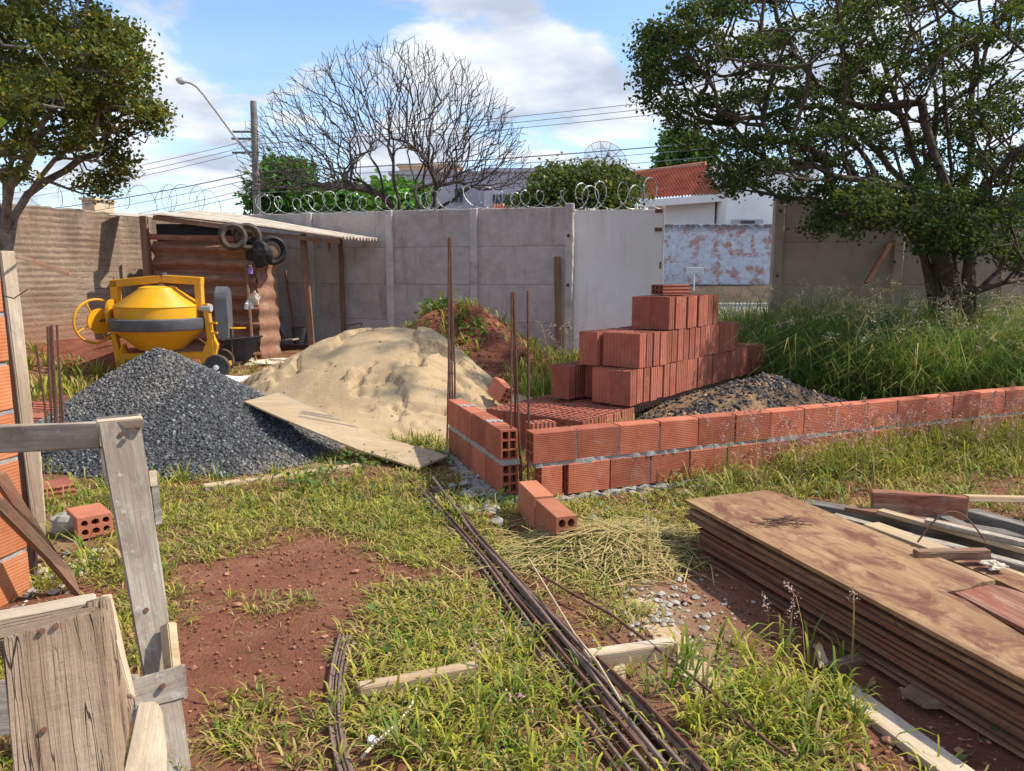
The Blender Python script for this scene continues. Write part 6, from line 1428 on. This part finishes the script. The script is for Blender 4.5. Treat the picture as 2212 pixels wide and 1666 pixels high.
# taller fresh grass clumps
parts = []
f2 = lambda X, Y: np.clip((dens(X, Y) - 0.62) * 2.2, 0, 1) * clear(X, Y)
X, Y = scatter(1300, -2.4, 2.6, 1.8, 4.6, rng, f2); parts.append(tufts(X, Y, 0.045, 0.10, (4, 8), 0.0075, rng, 0.18, (0.4, 1.3), 0.025))
X, Y = scatter(900, -4, 4.4, 4.4, 7.0, rng, f2); parts.append(tufts(X, Y, 0.06, 0.13, (5, 9), 0.009, rng, 0.25, (0.3, 1.2), 0.03))
for (px, py, n, sp, h) in ((1640, 1490, 60, 0.16, 0.32), (1100, 1600, 70, 0.20, 0.26), (1000, 1480, 50, 0.2, 0.24), (900, 960, 40, 0.14, 0.30), (700, 1040, 60, 0.4, 0.22), (350, 1040, 40, 0.2, 0.3), (240, 1100, 50, 0.25, 0.3), (160, 1010, 30, 0.15, 0.35), (200, 1230, 40, 0.15, 0.3), (1760, 1560, 40, 0.15, 0.22), (1600, 1600, 40, 0.15, 0.22), (1230, 1180, 30, 0.1, 0.2), (620, 1090, 50, 0.3, 0.2), (960, 1110, 40, 0.2, 0.22)):
    p = GP(px, py); X = p.x + rng.normal(size=n) * sp; Y = p.y + rng.normal(size=n) * sp; k = clear(X, Y); parts.append(tufts(X[k], Y[k], h * 0.28, h * 0.6, (4, 9), 0.008, rng, 0.15, (0.3, 1.15), 0.025))
V, F, C = join(parts)
tag(obj('tall_grass', mesh_np('tall_grass', V, F, False, C), M['blade']), 'taller fresh green grass clumps in the foreground', 'grass', kind='stuff')
# unkempt grass along the low wall and behind
parts = []
n = 900; s = rng.uniform(0.9, 5.2, n); d = -np.abs(rng.normal(size=n)) * 0.35 - 0.05; X = LW0.x + LWt.x * s + LWn.x * d; Y = LW0.y + LWt.y * s + LWn.y * d; k = clear(X, Y) & (rng.random(n) < np.clip(0.25 + (s - 0.8) * 0.25, 0, 1))
parts.append(tufts(X[k], Y[k], 0.07, 0.24, (5, 9), 0.0075, rng, 0.42, (0.25, 1.2), 0.035))
n = 620; s = rng.uniform(1.9, 5.2, n); d = -np.abs(rng.normal(size=n)) * 0.12 - 0.04; X = LW0.x + LWt.x * s + LWn.x * d; Y = LW0.y + LWt.y * s + LWn.y * d; k = clear(X, Y); parts.append(tufts(X[k], Y[k], 0.14, 0.34, (5, 9), 0.0075, rng, 0.42, (0.2, 1.1), 0.035))
n = 260; X = rng.uniform(0.3, 1.0, n); Y = rng.uniform(5.0, 6.3, n); k = clear(X, Y); parts.append(tufts(X[k], Y[k], 0.1, 0.4, (4, 8), 0.009, rng, 0.2, (0.15, 0.8), 0.03))
n = 220; X = rng.uniform(-0.1, 1.2, n); Y = rng.uniform(8.0, 10.8, n); k = clear(X, Y) & (dirt_h(X, Y) < 0.3); parts.append(tufts(X[k], Y[k], 0.15, 0.40, (6, 10), 0.013, rng, 0.2, (0.15, 0.8), 0.05))
n = 120; X = RCX + rng.normal(size=n) * 0.9; Y = RCY - 0.3 + rng.normal(size=n) * 0.5; parts.append(tufts(X, Y, 0.08, 0.25, (5, 9), 0.016, rng, 0.1, (0.2, 0.9), 0.04, zoff=lambda x, y: gz(x, y) + dirt_h(x, y)))
n = 160; X = rng.uniform(-8, -4.4, n); Y = rng.uniform(8.2, 10.5, n); k = (dirt2_h(X, Y) < .1); parts.append(tufts(X[k], Y[k], 0.12, 0.32, (6, 10), 0.018, rng, 0.15, (0.2, 0.9), 0.05))
V, F, C = join(parts)
tag(obj('wall_grass', mesh_np('wall_grass', V, F, False, C), M['blade']), 'mixed green and dry grass growing along the low brick wall and around the heaps', 'grass', kind='stuff')
# high grass thicket at the right
parts = []
n = 3600; X = rng.uniform(2.6, 8.2, n); Y = rng.uniform(7.2, 10.9, n); e = np.clip((X - 2.75 - 0.3 * (10.9 - Y)) * 0.9 + 0.55, 0, 1) * np.clip(1.0 - 0.0 * X, 0, 1)
k = (rng.random(n) < e) & clear(X, Y); X, Y = X[k], Y[k]
hb = 0.55 + 0.5 * fbm(X * 0.8, Y * 0.8)
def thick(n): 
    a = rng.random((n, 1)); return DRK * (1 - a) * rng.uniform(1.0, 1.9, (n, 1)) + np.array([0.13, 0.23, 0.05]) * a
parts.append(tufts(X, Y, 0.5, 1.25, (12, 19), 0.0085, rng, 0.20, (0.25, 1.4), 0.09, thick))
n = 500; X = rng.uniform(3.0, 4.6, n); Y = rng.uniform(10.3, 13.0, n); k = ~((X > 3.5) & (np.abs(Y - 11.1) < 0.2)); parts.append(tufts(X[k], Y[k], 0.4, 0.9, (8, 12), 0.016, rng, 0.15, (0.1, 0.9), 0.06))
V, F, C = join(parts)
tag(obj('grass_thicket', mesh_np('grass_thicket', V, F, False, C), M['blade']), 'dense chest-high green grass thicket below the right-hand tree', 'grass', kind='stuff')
# seed heads: thin stalks carrying fluffy spikes
def seedheads(X, Y, h, rng, col, spike, nfl, fl, lean=0.35, zfun=None):
    n = len(X); az = rng.uniform(0, 6.283, n); H = h * rng.uniform(0.7, 1.15, n); z = gz(X, Y); P = np.stack([X, Y, z], 1); ln = rng.uniform(0.05, lean, n)
    st = blades(P, H, np.full(n, 0.006), ln, az, np.tile(np.array([0.34, 0.28, 0.10]), (n, 1)))
    idx = np.repeat(np.arange(n), nfl); m = len(idx); u = rng.random(m); d = np.stack([np.cos(az), np.sin(az), 0 * az], 1)
    tip = P + d * (ln * H * 1.1)[:, None]; tip[:, 2] += H * (1 - 0.37 * ln); mid = P + d * (ln * H * 0.72)[:, None]; mid[:, 2] += H * (0.86 - 0.12 * ln)
    dirn = (tip - mid); dirn /= np.linalg.norm(dirn, axis=1)[:, None]
    pos = tip[idx] + dirn[idx] * ((u - 0.6) * spike)[:, None] + rng.normal(size=(m, 3)) * (spike * 0.16 * (1.1 - u))[:, None]
    C = np.clip(np.array(col) * rng.uniform(0.75, 1.2, (m, 1)), 0, 0.9)
    return [st, leaves(pos, np.full(m, fl), rng, C, 0.0)]
parts = []
n = 150; s = rng.uniform(1.2, 4.9, n); d = -rng.uniform(0.05, 0.7, n); X = LW0.x + LWt.x * s + LWn.x * d; Y = LW0.y + LWt.y * s + LWn.y * d; k = clear(X, Y)
parts += seedheads(X[k], Y[k], 0.46, rng, (0.50, 0.24, 0.22), 0.11, 48, 0.014)
for (px, py) in ((1715, 1440), (1890, 1440), (1700, 1180), (1040, 1640), (1420, 1250)):
    p = GP(px, py); X = p.x + rng.normal(size=3) * 0.04; Y = p.y + rng.normal(size=3) * 0.04; k = clear(X, Y); parts += seedheads(X[k], Y[k], 0.36, rng, (0.55, 0.36, 0.32), 0.08, 40, 0.009) if k.any() else []
V, F, C = join(parts)
tag(obj('pink_seed_grass', mesh_np('pink_seed_grass', V, F, False, C), M['straw']), 'pinkish feathery seed heads of grass in front of the long low wall', 'grass', kind='stuff')
parts = []
n = 620; X = rng.uniform(2.9, 7.6, n); Y = rng.uniform(7.6, 10.8, n); k = clear(X, Y) & (X > 2.8 + 0.3 * (10.9 - Y)); parts += seedheads(X[k], Y[k], 1.2, rng, (0.50, 0.42, 0.28), 0.20, 36, 0.020, 0.8)
n = 26; X = rng.uniform(-0.1, 1.0, n); Y = rng.uniform(9.4, 11.6, n); parts += seedheads(X, Y, 0.6, rng, (0.55, 0.40, 0.33), 0.12, 26, 0.02, 0.4)
V, F, C = join(parts)
tag(obj('pale_seed_grass', mesh_np('pale_seed_grass', V, F, False, C), M['straw']), 'pale nodding seed heads above the high grass thicket', 'grass', kind='stuff')
# heap of cut dry grass
hc = GP(1310, 1185); n = 2600; az = rng.normal(0.3, 0.9, n); X = hc.x + rng.normal(size=n) * 0.24; Y = hc.y + rng.normal(size=n) * 0.17; k = clear(X, Y); X, Y, az = X[k], Y[k], az[k]; n = len(X)
hz_ = 0.11 * np.exp(-(((X - hc.x) / 0.32) ** 2 + ((Y - hc.y) / 0.22) ** 2)); Z = gz(X, Y) + hz_ * rng.random(n)
L_ = rng.uniform(0.12, 0.42, n); C = np.where((rng.random(n) < 0.8)[:, None], np.array([0.52, 0.40, 0.17]), np.array([0.22, 0.24, 0.06])) * rng.uniform(0.6, 1.15, (n, 1))
d = np.stack([np.cos(az), np.sin(az), rng.normal(0.03, 0.14, n)], 1) * L_[:, None]; P = np.stack([X, Y, Z], 1); sd = np.stack([-np.sin(az), np.cos(az), 0 * az], 1) * 0.0028
mid_ = P + np.array([0, 0, 1.0]) * (0.10 * L_)[:, None]; V = np.stack([P - d / 2 - sd, P - d / 2 + sd, mid_ + sd, mid_ - sd, P + d / 2 + sd * .6, P + d / 2 - sd * .6], 1).reshape(-1, 3); V[:, 2] = np.maximum(V[:, 2], gz(V[:, 0], V[:, 1]) + 0.004)
b = (np.arange(n) * 6)[:, None]; F = np.concatenate([b + np.array([[0, 1, 2, 3]]), b + np.array([[3, 2, 4, 5]])])
tag(obj('straw_heap', mesh_np('straw_heap', V, F, False, np.repeat(C, 6, 0)), M['straw']), 'heap of cut dry straw-coloured grass in front of the low wall', 'straw', kind='stuff')
# broad-leaved weeds
wp = []; 
for (px, py, z, n, sp) in ((1090, 1090, 0.05, 90, 0.07), (1290, 1170, 0.05, 60, 0.12), (1500, 1060, 0.05, 120, 0.2), (1700, 1030, 0.06, 150, 0.3), (900, 990, 0.04, 90, 0.12), (960, 1000, 0.05, 60, 0.08), (1270, 900, 0.1, 60, 0.12), (1900, 1410, 0.04, 14, 0.05), (2170, 1610, 0.05, 14, 0.05), (690, 1060, 0.1, 120, 0.15), (770, 1030, 0.12, 90, 0.12), (950, 1360, 0.02, 80, 0.2)):
    p = GP(px, py); a = np.array([p.x, p.y, gzf(p.x, p.y) + z]) + rng.normal(size=(n, 3)) * np.array([sp, sp, 0.03]); a[:, 2] = np.maximum(a[:, 2], gz(a[:, 0], a[:, 1]) + 0.01)
    kk = clear(a[:, 0], a[:, 1]); wp.append(leaves(a[kk], np.full(kk.sum(), 0.035), rng, leafcol(kk.sum(), rng, (0.085, 0.15, 0.04), 0.25), 1.0))
n = 260; a = np.array([-7.0, 8.9, 0.55]) + rng.normal(size=(n, 3)) * np.array([0.4, 0.35, 0.12]); wp.append(leaves(a, np.full(n, 0.08), rng, leafcol(n, rng, (0.12, 0.17, 0.03), 0.25), 0.8))
for (px, py, Y, n) in ((885, 690, 10.3, 60), (945, 648, 10.9, 70), (1010, 720, 10.2, 60), (840, 700, 10.6, 50)):
    p = W(px, py, Y); a = np.array(p) + rng.normal(size=(n, 3)) * np.array([0.14, 0.1, 0.05]); a[:, 2] = gz(a[:, 0], a[:, 1]) + dirt_h(a[:, 0], a[:, 1]) + rng.uniform(0.02, 0.16, n); wp.append(leaves(a, np.full(n, 0.09), rng, leafcol(n, rng, (0.13, 0.22, 0.04), 0.25), 0.6))
V, F, C = join(wp); tag(obj('weeds', mesh_np('weeds', V, F, False, C), M['leaf']), 'small broad-leaved weeds dotted round the yard', 'weeds', kind='stuff')

# ================================================================== TREES
rt = np.random.default_rng(42)
# bare tree beyond the wall
BY = 19.0; bt0 = W(905, 470, BY); bx = bt0.x
def bp(px, py, dy=0.0): return np.array(W(px, py, BY + dy))
def poly(*a): return [bp(*p) for p in a]
roots = [poly((850, 640), (835, 440), (822, 380), (795, 330), (770, 280), (745, 225)), poly((850, 640), (845, 445), (800, 405), (740, 375), (680, 355, -1), (610, 345, -1.5)), poly((862, 640), (862, 440), (850, 385), (850, 320), (838, 240), (830, 170)),
         poly((920, 640), (915, 450), (915, 385), (925, 320), (935, 250), (948, 180)), poly((930, 640), (935, 440), (960, 385, .5), (1000, 330, 1), (1020, 260, 1)), poly((945, 640), (948, 450), (1010, 410, -.5), (1070, 370, -1), (1110, 300, -1)), poly((905, 640), (905, 450), (895, 390, 1), (880, 330, 1.5), (885, 260, 1.5))]
n = 3300; a = rt.uniform(-0.02, math.pi + 0.06, n); rr_ = rt.uniform(0.12, 1, n) ** 0.62; ex = 305 + 45 * (np.cos(a) < 0); tx = 850 + np.cos(a) * rr_ * ex; ty = 400 - np.sin(a) * rr_ * 318 + rt.normal(size=n) * 6
dep = rt.uniform(-1, 1, n) * 3.0 * np.sqrt(np.clip(1.05 - rr_ ** 2 * 0.8, 0.05, 1)); tg = np.array([bp(x, y, d_) for x, y, d_ in zip(tx, ty, dep)])
make_tree('bare_tree', 'large leafless tree with a dome of fine twigs beyond the concrete wall', 'tree', (bx, BY, 0), roots, tg, 0.2, rt, M['bark_dark'], 0, 0, 0, None, 0, rmin=0.0052, pw=0.46, pen=0.35, jit=0.17, sides=4, rad0=tuple(bp(890, 560)), pen2=2.0, bend=0.25)
def px_targets(regs, rng):
    out = []
    for (cx, cy, rx, ry, Y, dY, n) in regs:
        a = rng.uniform(0, 6.283, n); r = np.sqrt(rng.random(n)); dd = rng.uniform(-1, 1, n) * dY * np.sqrt(1.02 - r * r)
        out += [np.array(W(cx + math.cos(t) * q * rx, cy + math.sin(t) * q * ry, Y + d_)) for t, q, d_ in zip(a, r, dd)]
    return np.array(out)
# big tree on the right
RY = 9.4
def tp(px, py, dy=0.0): return np.array(W(px, py, RY + dy))
roots = [[tp(2040, 800), tp(2030, 690), tp(2010, 590), tp(1985, 500), tp(1960, 430), tp(1900, 330), tp(1800, 240), tp(1700, 190)], [tp(2065, 800), tp(2070, 690), tp(2060, 560), tp(2055, 450), tp(2050, 330), tp(2040, 200), tp(2030, 60), tp(2010, -60)],
         [tp(2110, 800), tp(2105, 680), tp(2100, 540), tp(2110, 420), tp(2150, 320), tp(2230, 240), tp(2330, 140)], [tp(2055, 800), tp(2055, 640), tp(2030, 520, -.4), tp(2000, 430, -.6), tp(1920, 400, -1), tp(1800, 380, -1.3), tp(1690, 340, -1.4)], [tp(2080, 800), tp(2085, 600, .3), tp(2085, 430, .5), tp(2100, 280, .6), tp(2110, 120, .6), tp(2120, -40, .6)], [tp(2095, 800), tp(2090, 650, -.3), tp(2095, 520, -.4), tp(2130, 400, -.5), tp(2190, 330, -.6), tp(2260, 300, -.6)], [tp(2030, 800), tp(2010, 640, .3), tp(1985, 520, .5), tp(1990, 400, .8), tp(2020, 280, .9), tp(2010, 120, .9)], [tp(2050, 800), tp(2020, 560), tp(1995, 460), tp(1970, 330, .4), tp(1930, 200, .6), tp(1890, 80, .6), tp(1850, -30, .6)]]
regs = [(1640, 130, 240, 150, RY, 1.8, 190), (1480, 160, 100, 110, RY - .3, 1.0, 60), (1560, 275, 100, 55, RY - .6, 0.9, 32), (1690, 362, 145, 72, RY - 1.0, 1.0, 85), (1850, 100, 220, 150, RY, 2.2, 90), (2050, 60, 260, 130, RY, 2.4, 95), (2230, 200, 150, 200, RY, 2, 70), (1900, 440, 160, 55, RY - .8, 1.2, 60),
        (2060, 470, 140, 50, RY - .8, 1.0, 55), (1830, 475, 90, 30, RY - 1.2, .6, 30), (2190, 470, 90, 110, RY, 1.5, 50), (1900, -150, 500, 140, RY, 2.6, 120), (1440, 110, 60, 60, RY - .3, .7, 16), (2080, 520, 120, 30, RY - .9, .8, 30), (2200, 560, 60, 60, RY - .2, .8, 30), (1790, 300, 120, 60, RY - .8, 1.0, 40), (1930, 290, 150, 120, RY + .4, 1.4, 60), (2120, 330, 120, 110, RY + .2, 1.5, 50), (2000, 180, 200, 90, RY + .3, 1.6, 40)]
shade_lobes = lobes([((7.2, 7.0, 4.0), (1.7, 1.6, 1.1), 70), ((6.6, 8.3, 3.3), (1.0, 1.0, 0.8), 30)], rt)  # unseen crown lobes beyond the right edge, added to shade low wall and lumber
make_tree('shade_tree', 'big dark spreading tree with many twisted trunks on the right', 'tree', tuple(tp(2065, 760)), roots, np.concatenate([px_targets([(a_, b_, c_, d_, e_, f_, int(n_ * 1.35)) for a_, b_, c_, d_, e_, f_, n_ in regs], rt), shade_lobes]), 0.2, rt, M['bark'], 92000, 0.046, (0.085, 0.085, 0.05), (0.034, 0.062, 0.025), 0.28, (0.08, 0.09, 0.02), 0.05, rmin=0.0085, pw=0.42, pen=0.8, jit=0.2, sides=6, flat=0.5)
# tree on the left
LY = 8.8
def lp(px, py, dy=0.0): return np.array(W(px, py, LY + dy))
roots = [[lp(15, 760), lp(18, 560), lp(28, 490), lp(45, 440), lp(90, 380), (lp(150, 320)), lp(220, 260)], [lp(15, 760), lp(20, 540), lp(30, 470), lp(60, 420), lp(140, 370, .4), lp(220, 330, .5), lp(290, 290, .6)], [lp(10, 760), lp(10, 540), lp(12, 450), lp(25, 350), lp(50, 250), lp(90, 120), lp(120, 20)], [lp(8, 760), lp(5, 500), lp(-15, 400), lp(-60, 280), lp(-120, 120)], [lp(12, 760), lp(15, 500), lp(22, 400, -.4), lp(70, 310, -.8), lp(130, 220, -1), lp(190, 130, -1)]]
regs = [(205, 140, 105, 100, LY, 1.3, 80), (80, 80, 160, 95, LY - .4, 1.5, 95), (60, 210, 110, 65, LY - 1, 1.1, 55), (255, 235, 75, 60, LY + .3, .9, 50), (130, 300, 110, 45, LY, 1.1, 24), (315, 265, 32, 45, LY + .3, .5, 26), (240, 345, 40, 40, LY + .3, .5, 12), (20, 330, 60, 60, LY - .6, 1.0, 24), (-120, 180, 150, 180, LY, 1.6, 80), (60, -80, 260, 80, LY, 1.8, 90), (190, 395, 50, 30, LY + .4, .5, 10)]
make_tree('yard_tree', 'leafy tree with pale multiple stems at the left edge by the block wall', 'tree', tuple(lp(12, 740)), roots, px_targets([(a_, b_, c_, d_, e_, f_, int(n_ * 1.4)) for a_, b_, c_, d_, e_, f_, n_ in regs], rt), 0.2, rt, M['bark_grey'], 44000, 0.052, (0.085, 0.085, 0.05), (0.085, 0.105, 0.028), 0.28, (0.24, 0.19, 0.025), 0.14, rmin=0.0072, pw=0.42, pen=0.8, jit=0.18, sides=6, flat=0.5)
def bush(name, label, regs, Y, foot, leafn, size, sig, c, warm=None, wf=0, cat='bush'):
    b = W(foot[0], foot[1], Y); b.z = max(gzf(b.x, b.y), 0); bb = np.array(b)
    tg = px_targets(regs, rt); cen = tg.mean(0)
    make_tree(name, label, cat, tuple(b), [[bb, bb * 0.6 + cen * 0.4, cen]], tg, 0.3, rt, M['bark'], leafn, size, sig, c, 0.25, warm, wf, rmin=0.01, pw=0.42)
bush('green_tree', 'fresh green tree behind the utility pole and shed', [(615, 420, 60, 62, 24, 1.2, 60), (660, 440, 40, 30, 23, .8, 20), (575, 450, 25, 40, 23.5, .6, 14)], 24, (620, 560), 9000, 0.17, (0.22, 0.22, 0.18), (0.06, 0.16, 0.03), cat='tree')
bush('garden_bush', 'bright green bush between the stems of the bare tree', [(800, 440, 45, 32, 22, 1, 30), (745, 440, 35, 22, 22, .8, 20)], 22, (790, 540), 3600, 0.20, (0.2, 0.2, 0.15), (0.10, 0.24, 0.04))
bush('garden_bush', 'bright green bush right of the bare tree base', [(880, 435, 30, 30, 23, .8, 20)], 23, (880, 540), 1800, 0.20, (0.2, 0.2, 0.15), (0.10, 0.24, 0.04))
bush('round_bush', 'large round olive bush above the concrete wall next to the gate', [(1265, 410, 112, 42, 16.5, 1.2, 110), (1200, 430, 50, 28, 16, .8, 24), (1310, 425, 50, 42, 17, .9, 36), (1235, 450, 120, 36, 16.5, 1.2, 60)], 16.5, (1270, 640), 17000, 0.095, (0.16, 0.16, 0.12), (0.055, 0.085, 0.03), (0.28, 0.26, 0.07), 0.05)
bush('mango_tree', 'dense green tree behind the red tile roof', [(1462, 335, 42, 36, 40, 1.5, 50), (1500, 345, 40, 40, 40, 1.4, 30)], 40, (1470, 500), 6000, 0.27, (0.25, 0.25, 0.22), (0.055, 0.15, 0.035), cat='tree')
# near leaf at the left edge
lf = thing('leafy_twig', W(-40, 275, 1.6), 'single bright green leaf poking in at the upper left edge', 'twig')
a = W(-25, 268, 1.6); b = W(16, 262, 1.6)
child(mbo(MB().tube([(-1.62, 1.6, 0), (-1.58, 1.6, 0.9), (-1.4, 1.6, 1.5), W(-60, 280, 1.62), a, W(-5, 264, 1.6)], [0.006, 0.005, 0.004, 0.003, 0.002, 0.002], 5), 'stem', M['wood_tan']), lf)
ms = [(0, 0), (0.3, 0.30), (0.65, 0.30), (0.9, 0.12), (1.0, 0), (0.9, -0.12), (0.65, -0.30), (0.3, -0.30)]; d = b - a; u = Vector((0, 0, 1)) * d.length
V = np.array([tuple(a + d * s + u * t + Vector((0, -abs(t) * 0.01, 0))) for s, t in ms]); F = [np.array([[0, 1, 2, 3], [0, 3, 4, 5], [0, 5, 6, 7]])]
child(obj('leaf', mesh_np('leaf', V, F, False, np.tile(np.array([0.20, 0.36, 0.02]), (8, 1))), M['leaf']), lf)
